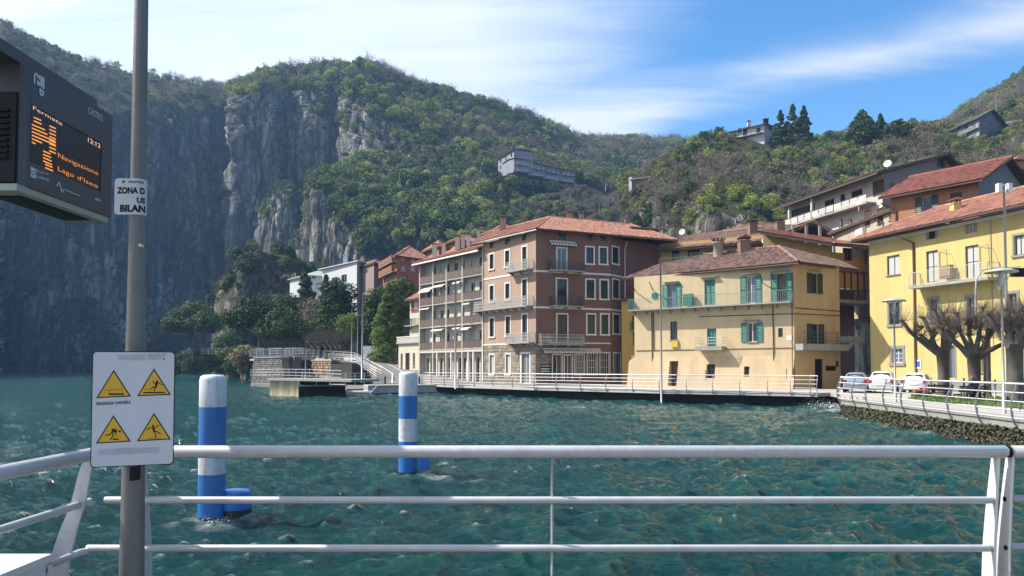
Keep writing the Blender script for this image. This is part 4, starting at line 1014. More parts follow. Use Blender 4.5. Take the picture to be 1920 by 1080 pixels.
# ------------------------------------------------------------------ generic small house for the far rows
def house(name, label, px0, D0, pxc, Dc, px1, D1, z0, zt, mat, tmat=MT_RED, wins=(), winsR=(), rise=2.0, ov=.6, kind='hip', matR=None, glass=M_GLASS, frame=M_WHITE, cat='house', tiles=True, depth=None, soffit=M_SOFFIT):
    A, Cn, B = G(px0, D0, z0), G(pxc, Dc, z0), G(px1, D1, z0); t = thing(name, label, cat, Cn); H = zt - z0
    fL, fR = Fr(A, Cn, z0), Fr(Cn, B, z0)
    for fr, ws, mt in ((fL, wins, mat), (fR, winsR, matR or mat)):
        f = Facade(t, fr, H, mt)
        for w in ws:
            k = dict(w[4]) if len(w) > 4 else {}
            f.win(w[:4], **{**dict(glass=glass, frame=frame, fw=.05), **k})
        f.finish()
    Dd = A + (B - Cn); shell(t, [(B.x, B.y), (Dd.x, Dd.y), (A.x, A.y)], z0, zt, mat)
    ce = (A + B) / 2
    def o_(p): q = Vector((p.x, p.y, zt)); v = Vector((p.x - ce.x, p.y - ce.y, 0)).normalized(); return q + v * ov * 1.3
    a, c, b, d = o_(A), o_(Cn), o_(B), o_(Dd)
    if kind == 'hip':
        L1, L2 = (A - Cn).length, (B - Cn).length
        if abs(L1 - L2) < 2: ap = Vector((ce.x, ce.y, zt + rise)); pl = [[a, c, ap], [c, b, ap], [b, d, ap], [d, a, ap]]; rg = [(c, ap), (a, ap), (b, ap)]
        else:
            if L1 > L2: m1, m2 = mid(c, b), mid(a, d); dirv = (m2 - m1).normalized(); k = L2 / 2; r1 = m1 + dirv * k; r2 = m2 - dirv * k
            else: m1, m2 = mid(a, c), mid(d, b); dirv = (m2 - m1).normalized(); k = L1 / 2; r1 = m1 + dirv * k; r2 = m2 - dirv * k
            r1 = Vector((r1.x, r1.y, zt + rise)); r2 = Vector((r2.x, r2.y, zt + rise))
            if L1 > L2: pl = [[a, c, r1, r2], [c, b, r1], [b, d, r2, r1], [d, a, r2]]
            else: pl = [[a, c, r1], [c, b, r2, r1], [b, d, r2], [d, a, r1, r2]]
            rg = [(c, r1), (r1, r2)]
    elif kind == 'gableR':     # ridge runs along the left face; gable over the right face
        r1, r2 = mid(c, b), mid(a, d); r1.z = r2.z = zt + rise; pl = [[a, c, r1, r2], [b, d, r2, r1]]; rg = [(r1, r2)]
        MB().poly([fR.pt(0, H), fR.pt(fR.L, H), fR.pt(fR.L / 2, H + rise * .93)]).build('gable_wall', matR or mat, t)
    elif kind == 'gableL':
        r1, r2 = mid(a, c), mid(d, b); r1.z = r2.z = zt + rise; pl = [[c, b, r2, r1], [d, a, r1, r2]]; rg = [(r1, r2)]
        MB().poly([fL.pt(0, H), fL.pt(fL.L, H), fL.pt(fL.L / 2, H + rise * .93)]).build('gable_wall', mat, t)
    else:
        pl = [[a, c, b, d]]; rg = []
    roof(t, pl, tmat, tiles=tiles, ridges=rg if tiles else (), w=.32, l=.5, soffit=soffit)
    return t, fL, fR
# ------------------------------------------------------------------ peach building with green shutters
def peach():
    A = G(1190, 76.1); Cn = G(1490, 66); B = G(1576, 69.4)
    t = thing('house', 'peach three storey waterfront house with green shutters and a long top balcony', 'house', Cn)
    mp = m_paint('peach_render', C((240, 214, 164)), .92, .3, .3); mo = m_paint('ochre_render', C((236, 198, 134)), .92, .32, .25)
    fr = Fr(A, Cn); f2 = Fr(Cn, B); H = 10.35
    f = Facade(t, fr, H, mp, label='peach wall facing the lake', v0=2.9)
    f.win((1243, 533, 1277, 578), shut=.27, glass=M_GLASS_BLUE, frame=M_GREYW, sill=False, name='balcony_door', hood=.3)
    f.win((1321, 524, 1341, 572), closed=True, shut=.5, frame=M_GREYW, sill=False, name='balcony_door', hood=.3)
    f.win((1389, 518, 1427, 569), shut=.28, glass=M_GLASS_BLUE, frame=M_WHITE, sill=False, name='balcony_door', hood=.3)
    f.win((1446, 512.7, 1488, 566), shut=.27, glass=M_GLASS, frame=M_WOOD, sill=False, name='balcony_door', hood=.3)
    f.win((1256.7, 602.7, 1270, 637), frame=M_DKGREEN, mull=1)
    f.win((1325.7, 616, 1343, 655), frame=M_GREEN, glass=m_plain('green_door', (.03, .16, .13), .3), sill=False, name='balcony_door', mull=1)
    f.win((1390.7, 605, 1430, 641), shut=.27, frame=M_WHITE, hood=.25)
    f.win((1459, 615, 1467.7, 632), frame=M_WOOD, mull=0, sill=False)
    f.finish()
    # battered base: the lower wall leans out towards the ground
    def lw(v): return max(0.0, (2.9 - v) / 2.9) * .55 + .0
    m = MB(); holes = [fr.rect(1256.7, 677, 1273, 724), fr.rect(1326.7, 682.7, 1342.7, 709), fr.rect(1397, 687, 1407, 706)]
    us = sorted({-.6, fr.L} | {h[i] for h in holes for i in (0, 1)}); vs = sorted({0.0, 2.9} | {min(max(h[i], 0), 2.9) for h in holes for i in (2, 3)})
    for i in range(len(us) - 1):
        for j in range(len(vs) - 1):
            cu, cv = (us[i] + us[i+1]) / 2, (vs[j] + vs[j+1]) / 2
            if any(h[0] < cu < h[1] and h[2] < cv < h[3] for h in holes): continue
            def q(u, v): return fr.pt(0 if (u < 0 and v > 2.8) else u, v, lw(v))
            m.quad(q(us[i], vs[j]), q(us[i+1], vs[j]), q(us[i+1], vs[j+1]), q(us[i], vs[j+1]))
    for (a, b, c, d) in holes:
        c = max(c, 0)
        for (q0, q1) in (((a, c), (a, d)), ((a, d), (b, d)), ((b, d), (b, c))): m.quad(fr.pt(*q0, lw(q0[1])), fr.pt(*q1, lw(q1[1])), fr.pt(*q1, -.3), fr.pt(*q0, -.3))
    m.quad(fr.pt(-.6, 0, .55), fr.pt(0, 2.9, 0), fr.pt(0, 2.9, -3), fr.pt(-.6, 0, -3))
    m.build('battered_wall', m_paint('worn_peach_render', C((238, 208, 160)), .95, .36, .35), t)
    for k, (a, b, c, d) in enumerate(holes):
        c = max(c, 0); o = MB().fbox(fr, a, b, c, d, -.3, -.25).build('door' if k == 0 else 'window', M_WOOD if k == 0 else M_DARK, t)
        m = MB()
        if k: 
            for j in range(5): u = a + (b - a) * (j + .5) / 5; m.fbox(fr, u - .015, u + .015, c, d, -.02, .01)
            for j in range(4): v = c + (d - c) * (j + .5) / 4; m.fbox(fr, a, b, v - .015, v + .015, -.02, .008)
            m.build('grille', M_IRON, o)
    # ochre end wall
    f = Facade(t, f2, H, mo, label='ochre end wall')
    f.win((1513, 513, 1541, 550), shut=.3, shut_mat=M_DKGREEN, frame=M_DKGREEN, hood=.2)
    f.win((1513, 608, 1544, 645), shut=.32, shut_mat=M_DKGREEN, frame=M_DKGREEN, sill=False, name='balcony_door')
    f.win((1528, 673, 1544, 729), frame=M_WOOD, glass=M_DARK, name='door', sill=False, mull=0); f.win((1567, 677, 1574, 688), frame=M_WOOD, mull=0, sill=False); f.finish()
    MB().fbox(f2, *f2.rect(1548, 686, 1566, 695), .003, .04).build('dark_plaque', M_DARK, t)
    # top balcony
    u0 = fr.px(1187, 582)[0]; v = fr.px(1490, 566)[1]
    balcony(t, fr, u0, fr.L + .05, v, 1.0, 1.0, .12, slab=M_CONC, iron=m_plain('green_grey_rail', (.20, .27, .24), .5), pitch=.16, bar=.008)
    MB().fbox(fr, u0 - .02, u0 + .03, v, v + 1.05, .03, .97).build('balcony_screen', M_GREEN, t)
    # small balcony on the first floor
    r = fr.rect(1304, 650, 1356, 662); v = r[3]
    s = MB().fbox(fr, fr.px(1304, 656, .9)[0], fr.px(1354, 656, .9)[0], v - .35, v, .002, 1.0).build('balcony', M_CONC, t); m = MB(); a, b = fr.px(1304, 656, .9)[0], fr.px(1354, 656, .9)[0]
    for hh in (.28, .55, .8): 
        for p, q in ((fr.pt(a, v + hh, .03), fr.pt(a, v + hh, .96)), (fr.pt(a, v + hh, .96), fr.pt(b, v + hh, .96)), (fr.pt(b, v + hh, .96), fr.pt(b, v + hh, .03))): m.tube([p, q], .02, 5)
    for u in (a, (a + b) / 2, b): m.fbox(fr, u - .02, u + .02, v, v + .82, .94, .98)
    m.build('railing', M_IRONL, s)
    # end wall landing that steps up to the right
    zl = f2.px(1500, 645)[1]; s = MB().fbox(f2, -.1, 6.2, zl - .55, zl, .003, .95); s.fbox(f2, 6.2, 8.6, zl + .2, zl + .75, .003, .95); s.hexa([f2.pt(u, vv, w) for vv, dv in ((-.55, 0), (0, 0)) for (u, w) in ()] ) if False else None
    q = [f2.pt(6.2, zl - .55, .95), f2.pt(7.2, zl + .2, .95), f2.pt(7.2, zl + .2, .01), f2.pt(6.2, zl - .55, .01), f2.pt(6.2, zl, .95), f2.pt(7.2, zl + .75, .95), f2.pt(7.2, zl + .75, .01), f2.pt(6.2, zl, .01)]
    s.hexa(q); s = s.build('landing', M_CONC, t); m = MB()
    for hh in (.3, .6, .9, 1.05): m.tube([f2.pt(-.05, zl + hh, .9), f2.pt(6.2, zl + hh, .9), f2.pt(7.2, zl + .75 + hh, .9), f2.pt(8.6, zl + .75 + hh, .9)], .02, 5)
    for u in (-.05, 1.5, 3.1, 4.7, 6.2): m.fbox(f2, u - .02, u + .02, zl, zl + 1.06, .88, .92)
    m.build('railing', M_IRON, s)
    # odds and ends on the wall
    m = MB().fbox(fr, *fr.rect(1285, 552, 1302, 574), .15, .5).build('green_cabinet', M_GREEN, t)
    MB().fbox(fr, *fr.rect(1223, 549, 1232, 558.5), .003, .12).build('meter_box', M_GREEN, t)
    MB().fbox(fr, *fr.rect(1260, 639, 1272, 651), .003, .16).build('letter_box', m_plain('yellow_box', (.5, .38, .03), .5), t, label='small yellow box')
    MB().fbox(fr, *fr.rect(1475, 629, 1486, 638.5), .003, .03).build('plaque', M_WHITE, t)
    for (px, ya, yb) in ((1222.7, 586, 681), (1225.5, 586, 655), (1450, 572, 680)):
        u = fr.px(px, 620)[0]; pipe(t, [fr.pt(u, fr.px(px, ya)[1], .06), fr.pt(u, fr.px(px, yb)[1], .06)], M_WOOD, .045)
    pipe(t, [fr.pt(fr.L - .1, H - .4, .08), fr.pt(fr.L - .1, .1, .35)], M_COPPER, .05)
    for (ya, w) in ((0.0, .02),): 
        v1 = fr.px(1492, 588)[1]; pipe(t, [fr.pt(fr.px(1312, 600)[0], v1 + .1, .05), fr.pt(fr.L, v1, .05), f2.pt(.1, v1, .06), f2.pt(f2.L, v1 + .05, .05)], M_DARK, .03, 'cable')
    v1 = fr.px(1492, 652)[1]; pipe(t, [fr.pt(0.2, v1 - .05, .04), fr.pt(fr.L, v1, .04)], M_WOOD, .03, 'cable'); v1 = fr.px(1492, 577)[1]; pipe(t, [f2.pt(0, v1, .05), f2.pt(f2.L, v1 - .05, .05)], M_DARK, .03, 'cable')
    for x in (1190, 1225, 1452, 1430):
        u = max(.2, fr.px(x, 500)[0]); pipe(t, [fr.pt(u, H - 1.0, .05), fr.pt(u + .1, H - .25, 1.0)], M_SOFFIT, .05, 'eave_strut')
    # roof
    E0, E1, E2 = P(1166, 523, 77.6), P(1497, 486.5, 64.9), P(1608, 496, 72.0)
    E0.z = E1.z = 12.1 - .3; E2.z = 12.05
    Ap = P(1461, 463, 72.5); T1 = P(1320, 478, 78.5); T0 = P(1235, 503, 80.0)
    roof(t, [[E0, E1, Ap, T1, T0], [E1, E2, P(1578, 488.5, 75), Ap]], MT_OLD, ridges=[(Ap, E1), (Ap, T1)], w=.27, l=.45)
    for p in (E0, E1, E2): pass
    gutter(t, E0 + Vector((0, 0, -.12)), E1 + Vector((0, 0, -.12)), M_SOFFIT, .07); gutter(t, E1 + Vector((0, 0, -.12)), E2 + Vector((0, 0, -.12)), M_SOFFIT, .07)
    # soffit closing wall to roof
    shell(t, [(A.x, A.y), tuple(fr.pt(0, 0, -6))[:2]], 1, 11.6, mp); shell(t, [(B.x, B.y), tuple(f2.pt(f2.L, 0, -5))[:2]], 1, 11.6, mo)
    MB().fbox(fr, 0, fr.L, H, H + .45, -.3, 0).build('wall_head', mp, t); MB().fbox(f2, 0, f2.L, H, H + .6, -.3, 0).build('wall_head', mo, t)
    # round pot chimney and square brick chimney
    p = P(1347, 478, 76); o = MB().lathe(p + Vector((0, 0, -.4)), [(.5, 0), (.5, 1.5), (.62, 1.55), (.62, 1.65), (.45, 1.7)], 10).build('chimney', m_paint('chimney_plaster', C((196, 182, 160)), .95, .5), t)
    m = MB()
    for k in range(10): a = k * .628; m.bar(p + Vector((.45 * math.cos(a), .45 * math.sin(a), 1.3)), p + Vector((.7 * math.cos(a), .7 * math.sin(a), 1.62)), .28, .05, tint=rnd.random())
    m.build('chimney_cap', MT_OLD, o)
    chimney(t, P(1395, 472, 75), 1.0, 1.0, m_paint('brick_chimney', C((170, 130, 110)), .95, .5), MT_DARKRED)
    return fr, f2
PF, PF2 = peach()

# ------------------------------------------------------------------ older yellow house behind it
def rear_house():
    my = m_paint('yellow_render', C((226, 190, 118)), .9, .2, .3)
    A, Cn = G(1240, 90), G(1433, 84); fr = Fr(A, Cn, 8.0); t = thing('house', 'old yellow house with brown roofs and wooden loggia behind the green shuttered house', 'house', Cn)
    f = Facade(t, fr, 9.4, my, v0=2)
    for r in ((1260, 470, 1274, 500), (1290, 468, 1312, 490), (1325, 470, 1336, 490)): f.win(r, frame=M_WOOD, sill=False)
    f.finish(); balcony(t, fr, 0, fr.px(1330, 480)[0], fr.px(1290, 497)[1], .8, .9, iron=M_IRONL, brackets=False, bar=.01)
    a, b = P(1232, 469, 89), P(1440, 451, 82.5); c, d = P(1430, 426, 90), P(1303, 442, 95)
    b.z = a.z
    roof(t, [[a, b, c, d]], MT_BROWN, ridges=[(d, c)], w=.3, l=.5)
    # middle wing with long sloping eave
    B0, B1, B2 = G(1433, 79, 8), G(1560, 76.5, 8), G(1634, 79, 8); f1 = Fr(B0, B1, 8.0)
    zt = ZY(444, 79, 1435) - 8
    f = Facade(t, f1, 6.9, my, v0=2.0); f.win((1457, 440, 1474, 462), frame=M_WOOD, sill=False); f.finish()
    g1 = MB(); pts = [f1.pt(0, 6.9), f1.pt(f1.L, 6.9), f1.pt(0, 8.6)]; g1.poly(pts); g1.build('gable_wall', my, t)
    f3 = Fr(B1, B2, 1.0); f = Facade(t, f3, 13.4, m_paint('deep_yellow_render', C((214, 162, 84)), .9, .2, .3), v0=9.8)
    f.win((1583, 465, 1598, 489), frame=M_WOOD, sill=False); f.win((1622, 470, 1632, 495), frame=M_WOOD, sill=False); f.finish()
    e0, e1, e2 = P(1425, 434, 77.5), P(1560, 456, 74.5), P(1636, 462, 77); r0, r1 = P(1445, 428.5, 83), P(1625, 452, 83)
    o = roof(t, [[e0, e1, P(1570, 451, 82), r0], [e1, e2, r1, P(1570, 451, 82)]], MT_RED, w=.28, l=.45, thick=.28)
    # loggia behind timber posts
    v0, v1 = f3.px(1600, 563)[1], f3.px(1600, 509)[1]
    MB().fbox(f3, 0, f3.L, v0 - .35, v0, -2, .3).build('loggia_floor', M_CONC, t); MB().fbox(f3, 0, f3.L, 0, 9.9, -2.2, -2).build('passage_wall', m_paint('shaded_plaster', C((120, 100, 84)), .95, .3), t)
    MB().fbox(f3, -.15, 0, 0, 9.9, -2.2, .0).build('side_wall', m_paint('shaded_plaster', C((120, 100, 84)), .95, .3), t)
    m = MB(); 
    for k in range(7): u = f3.L * k / 6; m.fbox(f3, u - .07, u + .07, v0, v1, 0, .14)
    m.fbox(f3, 0, f3.L, v1 - .15, v1, -.0, .16); m.fbox(f3, 0, f3.L, v0 + .95, v0 + 1.08, .01, .13)
    for k in range(30): u = f3.L * k / 29; m.fbox(f3, u - .05, u + .03, v0, v0 + .95, .03, .07)
    m.build('loggia', M_WOOD, t); 
    MB().fbox(f3, 1.3, 2.3, 5.0, 7.3, -1.99, -1.93).build('door', M_DARK, t)
    MB().fbox(f3, 0.3, 3.4, .02, 3.2, -1.99, -1.9).build('garage_door', M_DARK, t)
    # open gable attic roof behind
    q0, q1, q2 = P(1440, 446, 92), P(1527, 414, 90), P(1592, 449, 88); dv = Vector((2, 10, 0))
    roof(t, [[q0, q0 + dv, q1 + dv, q1], [q2 + dv, q2, q1, q1 + dv], [P(1300, 446, 98), q0, q1 + dv * .3, P(1420, 418, 100)]], MT_BROWN, w=.3, l=.5, thick=.3)
    m = MB(); 
    for k in range(5): p = q0 + (q2 - q0) * ((k + 1) / 6); m.box(p.x - .14, p.x + .14, p.y + .2, p.y + .5, p.z - 2, p.z + (1.6 if k in (1, 2, 3) else .7))
    m.build('attic_post', M_CONC, t); MB().poly([q0 + dv * .3, q2 + dv * .3, q1 + dv * .3]).build('attic_wall', M_WOOD, t)
    for (x, y, D, w) in ((1411, 428, 88, .9), (1462, 426, 88, .9)): chimney(t, P(x, y, D), w, .5, m_paint('brick_chimney', C((170, 130, 110)), .95, .5), MT_OLD, hoodtype='gable')
rear_house()
def narrow_house():
    A, B = G(1166, 85), G(1206, 84.2); fr = Fr(A, B); t = thing('house', 'narrow yellow house front squeezed between the brown building and the peach house', 'house', A)
    f = Facade(t, fr, 9.2, m_paint('mustard_render', C((214, 178, 84)), .9, .2, .3))
    f.win((1187, 622, 1200.5, 647), frame=M_WOOD, mull=0, sill=True); f.win((1185, 592, 1202, 619), frame=M_WOOD, name='balcony_door', sill=False); f.win((1189, 682, 1200, 715), frame=M_WOOD, name='door', sill=False, mull=0); f.finish()
    u0, u1, v0, v1 = fr.rect(1183, 600, 1203, 619); balcony(t, fr, u0, u1, v0, .5, .9, iron=M_IRON, brackets=False)
    MB().fbox(fr, *fr.rect(1184, 666, 1190, 684), .003, .04).build('notice', M_WHITE, t); MB().fbox(fr, 0, fr.L, 9.2, 9.5, -4, .4).build('roof', M_SOFFIT, t)
narrow_house()

# ------------------------------------------------------------------ big yellow building on the right
def yellow():
    A = G(1633, 66); B = G(1920, 52.7); d = (B - A).normalized(); B2 = A + d * 32; fr = Fr(A, B2)
    t = thing('apartment_building', 'bright yellow building with a long railed balcony behind the pollarded trees', 'building', A)
    my = m_paint('bright_yellow_render', C((238, 212, 126)), .9, .28, .3); H = 12.85
    f = Facade(t, fr, H, my); G2 = M_CURTAIN
    f.win((1663, 478.7, 1687, 515.5), frame=M_DKGREEN, glass=G2)
    f.win((1736, 428, 1758, 453), surround=M_GREYW, sw=.2, frame=M_DKGREEN, sill=False); f.win((1810, 417.5, 1832, 442), surround=M_STONEG, sw=.2, frame=M_WHITE, bars=2, sill=False)
    for r in ((1737, 470, 1759, 529), (1810, 460, 1835, 521)): f.win(r, frame=M_DKGREEN, glass=G2, name='balcony_door', sill=False, bars=1)
    f.win((1898, 437, 1925, 482), surround=M_STONEG, sw=.15, frame=M_DKGREEN, glass=G2)
    f.win((1663.7, 563, 1691, 612.7), surround=M_STONEG, sw=.2, frame=M_DKGREEN, closed=False, glass=M_GLASS)
    f.win((1739, 556, 1762, 604), surround=M_STONEG, sw=.2, frame=M_GREYW); f.win((1809, 552, 1832, 600), surround=M_STONEG, sw=.2, frame=M_GREYW)
    f.win((1668, 648, 1697, 686), surround=M_STONEG, sw=.25, frame=M_WHITE, glass=M_GLASS_BLUE, bars=2)
    f.win((1776, 645, 1793, 712), surround=M_GREYW, sw=.12, frame=M_GREYW, glass=M_GLASS_BLUE, name='door', sill=False, bars=2)
    f.win((1838, 650, 1856, 700), surround=M_STONEG, sw=.15, frame=M_WHITE, glass=M_GLASS_BLUE); f.win((1905, 640, 1930, 712), surround=M_WHITE, sw=.12, glass=M_GLASS_BLUE, name='shop_door', sill=False)
    f.win((1885, 545, 1912, 596), surround=M_STONEG, sw=.2, frame=M_GREYW)
    f.finish()
    MB().fbox(fr, 0, fr.L, 0, .9, .003, .05).build('plinth', M_STONEG, t)
    u0, v0 = fr.px(1706, 537); u1, v1 = fr.px(1852, 523); v = (v0 + v1) / 2
    u0, u1 = fr.px(1704, 536, 1.1)[0], fr.px(1853, 525, 1.1)[0]
    balcony(t, fr, u0, u1, fr.px(1778, 528, 1.1)[1], 1.15, 1.05, .2, iron=M_IRONL, pitch=.17, bar=.01, brackets=False)
    MB().fbox(fr, *fr.rect(1773, 498, 1793, 522), .2, .6).build('air_unit', m_paint('beige_unit', C((180, 150, 110)), .7), t)
    ze = 1 + H; ov = 1.05
    e0, e1 = fr.pt(-.9, H + .02, ov), fr.pt(fr.L, H + .02, ov); r0, r1 = fr.pt(2.5, H + 2.6, -5.0), fr.pt(fr.L, H + 2.6, -5.0)
    roof(t, [[e0, e1, r1, r0], [fr.pt(-.9, H, -11), e0, r0]], MT_RED, ridges=[(r0, r1), (e0, r0)], w=.25, l=.42)
    gutter(t, e0 + Vector((0, 0, -.1)), e1 + Vector((0, 0, -.1)), M_SOFFIT, .1)
    MB().fbox(fr, 0, fr.L, H - .35, H - .14, .003, .14).build('cornice', M_WHITE, t)
    u = fr.px(1716, 560)[0]; pipe(t, [fr.pt(u - 1.0, H - .2, 1.0), fr.pt(u - .5, H - .5, .9), fr.pt(u, H - 1.0, .1), fr.pt(u, 5.4, .1)], M_WOOD, .08)
    pipe(t, [fr.pt(u, 5.4, .1), fr.pt(u, 0.1, .1)], M_COPPER, .085)
    u = fr.px(1861, 560)[0]; pipe(t, [fr.pt(u, H - .2, .04), fr.pt(u, 3, .04)], M_STONEG, .02, 'cable')
    for (x, y) in ((1762, 472), (1838, 462)):       # old awning arms beside the doors
        u = fr.px(x, y)[0]; v = fr.px(x, y)[1]; pipe(t, [fr.pt(u, v - 2.2, .06), fr.pt(u, v, .06), fr.pt(u + .9, v, .3), fr.pt(u + 1.6, v - 1.7, 1.0)], M_IRON, .02, 'awning_arm')
    chimney(t, P(1792, 401, 60), .62, .75, my, MT_RED, z0=-.3)
    shell(t, [(A.x, A.y), tuple(fr.pt(0, 0, -11))[:2], tuple(fr.pt(fr.L, 0, -11))[:2]], 1, ze, my)
    u = fr.px(1722, 675)[0]; sg = MB().fbox(fr, u - .28, u + .28, 1.75, 2.45, .003, .05).build('parking_sign', M_WHITE, t); MB().fbox(fr, u - .2, u + .2, 1.9, 2.35, .052, .056).build('sign_symbol', m_plain('road_blue', (.02, .12, .5), .4), sg)
    return fr
YF = yellow()

# ------------------------------------------------------------------ houses up the slope on the right
def uphill():
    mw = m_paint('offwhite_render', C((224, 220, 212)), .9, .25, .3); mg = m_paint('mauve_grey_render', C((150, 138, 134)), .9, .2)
    MTG = m_tiles('grey_roof_tiles', C((84, 86, 88)), C((96, 98, 98)), C((74, 76, 80)))
    A, Cn, B = G(1478, 103, 14), G(1660, 85, 14), G(1838, 95, 14); t = thing('house', 'white house with a grey gabled roof and long glass railed balcony above the other roofs', 'house', Cn)
    fL, fR = Fr(A, Cn, 14), Fr(Cn, B, 14); zt = 24.4; H = zt - 14
    f = Facade(t, fL, H, mw)
    for r in ((1545.6, 374, 1564, 402), (1575, 364, 1584.5, 380), (1595.6, 356, 1617, 372)): f.win(r, frame=M_WOOD, sill=False)
    f.finish()
    for (x0, x1, y0, y1) in ((1485, 1528, 388, 410), (1637, 1658, 338, 366)): MB().fbox(fL, *fL.rect(x0, y0, x1, y1), .004, .05).build('loggia_recess', m_plain('loggia_brown', (.07, .04, .03), .8), t)
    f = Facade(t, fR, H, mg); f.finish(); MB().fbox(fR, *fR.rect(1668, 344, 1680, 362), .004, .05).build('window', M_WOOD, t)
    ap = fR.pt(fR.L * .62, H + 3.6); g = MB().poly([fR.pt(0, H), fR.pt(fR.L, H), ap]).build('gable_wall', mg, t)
    w = MB().fbox(fR, *fR.rect(1757, 296, 1772, 315), .004, .05).build('window', M_WOOD, t); MB().fbox(fR, *fR.rect(1761, 298, 1768, 313), .052, .07).build('pane', M_GLASS, w)
    back = A + (B - Cn); e0, e1 = fL.pt(-1, H - .1, 1.6), fL.pt(fL.L + 1.2, H - .1, 1.6); rdg = Vector((ap.x, ap.y, ap.z + .25)); ru = rdg + (e1 - e0).normalized() * 1.0; rb = ru + (A - Cn)
    ee = fR.pt(fR.L + 1.0, H - .3, 1.4)
    roof(t, [[e0, e1, ru, rb], [ee, ee + (A - Cn), rb, ru]], MTG, w=.4, l=.6, ridges=[(ru, rb)], thick=.25)
    shell(t, [(B.x, B.y), (back.x, back.y), (A.x, A.y)], 14, zt, mw)
    v = fL.px(1560, 404)[1]; s = MB().fbox(fL, 0, fL.L - 1, v - .18, v, .01, 1.3).build('balcony', M_CONC, t)
    n = 12
    for k in range(n): u0, u1 = (fL.L - 1) * k / n + .08, (fL.L - 1) * (k + 1) / n - .08; MB().fbox(fL, u0, u1, v + .12, v + .85, 1.22, 1.26).build('balcony_panel', mw if k % 3 else M_CURTAIN, s)
    MB().fbox(fL, 0, fL.L - 1, v + .9, v + .96, 1.2, 1.28).build('handrail', M_WOOD, s)
    for x in (1493, 1536): u = fL.px(x, 400)[0]; MB().fbox(fL, u - .15, u + .15, v, H - .3, .9, 1.15).build('pillar', mw, t)
    dish(P(1664, 307, 84), .42, 'white satellite dish on the grey roof of the upper white house')
    # pale plaster house below it
    t, fL, fR = house('house', 'pale plaster house with brown shutters wedged between the yellow and terracotta houses', 1570, 86, 1684, 73, 1750, 78, 8, 18.0, m_paint('pale_plaster', C((214, 196, 170)), .95, .4), MT_BROWN,
          wins=((1620.6, 394, 1631, 424, dict(closed=True, shut=.5, shut_mat=M_WOOD, frame=M_WOOD)), (1644.6, 390, 1656, 419, dict(closed=True, shut=.5, shut_mat=M_WOOD, frame=M_WOOD)), (1591, 410, 1597, 426, dict(mull=0)), (1573, 410, 1580, 430, dict(mull=0)), (1667, 388, 1679, 412, dict(mull=1))), rise=1.0, kind='flat', ov=.7)
    u0, u1, v0, v1 = fL.rect(1611, 429, 1624, 441); m = MB().fbox(fL, u0, u1, v0, v1, .02, .4).build('air_unit', M_WHITE, t)
    u = fL.px(1657, 400)[0]; pipe(t, [fL.pt(u - 1, fL.H if False else 9.6, .6), fL.pt(u, 9.2, .1), fL.pt(u, 3, .1)], M_IRON, .06)
    dish(P(1610, 378, 82), .38, 'white satellite dish low on the pale plaster house', mast=1.0)
    # terracotta house
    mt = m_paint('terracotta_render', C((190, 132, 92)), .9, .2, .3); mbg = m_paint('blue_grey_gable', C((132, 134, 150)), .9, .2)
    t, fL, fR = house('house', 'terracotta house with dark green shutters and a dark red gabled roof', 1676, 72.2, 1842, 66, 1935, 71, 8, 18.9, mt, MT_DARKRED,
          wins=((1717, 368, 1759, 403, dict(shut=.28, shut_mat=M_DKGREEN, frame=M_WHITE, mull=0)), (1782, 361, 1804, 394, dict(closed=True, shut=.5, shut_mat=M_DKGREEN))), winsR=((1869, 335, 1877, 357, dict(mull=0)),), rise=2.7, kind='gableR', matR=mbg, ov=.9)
    p = fL.px(1681, 390)[0]; pipe(t, [fL.pt(-.6, 10.4, .7), fL.pt(.5, 9.6, .1), fL.pt(.5, 4, .1)], M_COPPER, .07)
    ch = thing('chimney_stack', 'orange brick chimney beyond the terracotta roof at the right edge', 'chimney', P(1905, 325, 88)); mbk = m_paint('orange_brick', C((190, 112, 76)), .9, .3)
    chimney(ch, P(1905, 320, 88), 1.3, .8, mbk, MT_RED, name='stack')
uphill()

# ------------------------------------------------------------------ rows of houses behind the waterfront, left
morr = m_paint('orange_render', C((196, 124, 92)), .9, .2, .3); mgry = m_paint('grey_pink_render', C((166, 146, 136)), .9, .2, .3); mblu = m_paint('cool_white_render', C((222, 226, 232)), .85, .15, .3)
t, fL, fR = house('apartment_building', 'orange apartment house with pyramid roof and balconies on the left of the far row', 717, 142, 744, 132, 806, 138, 12, 22.0, morr, MT_RED,
      wins=((724, 486, 738, 495, dict(sill=False, frame=M_WHITE, glass=M_DARK)), (724, 504, 738, 512, dict(sill=False, frame=M_WHITE, glass=M_DARK))), winsR=((752, 481, 761, 490, dict(glass=M_CURTAIN)), (770, 482, 779, 491, dict(glass=M_CURTAIN)), (752, 499, 761, 509, dict(glass=M_CURTAIN)), (770, 500, 779, 509, dict(glass=M_CURTAIN))), rise=2.6, cat='building')
for y in (497, 515): balcony(t, fL, .2, fL.L - .2, fL.px(730, y)[1], .9, 1.0, iron=morr, brackets=False, pitch=.3, bar=.1)
house('house', 'red roofed house between the orange apartment house and the salmon gable', 798, 128, 822, 122, 846, 127, 10, 22.1, m_paint('rose_render', C((186, 132, 112)), .9, .2), MT_RED, rise=1.8)
house('house', 'salmon house with a red roof just above the white balcony block', 832, 118, 858, 112, 908, 117, 10, 21.5, m_paint('salmon_render', C((206, 142, 112)), .9, .2), MT_RED, wins=((836, 462, 845, 470, dict(sill=False)),), winsR=((863, 458, 880, 468, dict(frame=M_WOOD)),), rise=1.6)
house('house', 'reddish tiled house whose roof peeps over the brown corner building', 905, 112, 935, 106, 985, 112, 10, 21.9, m_paint('dusk_render', C((196, 160, 138)), .9, .2), MT_RED, rise=1.9)
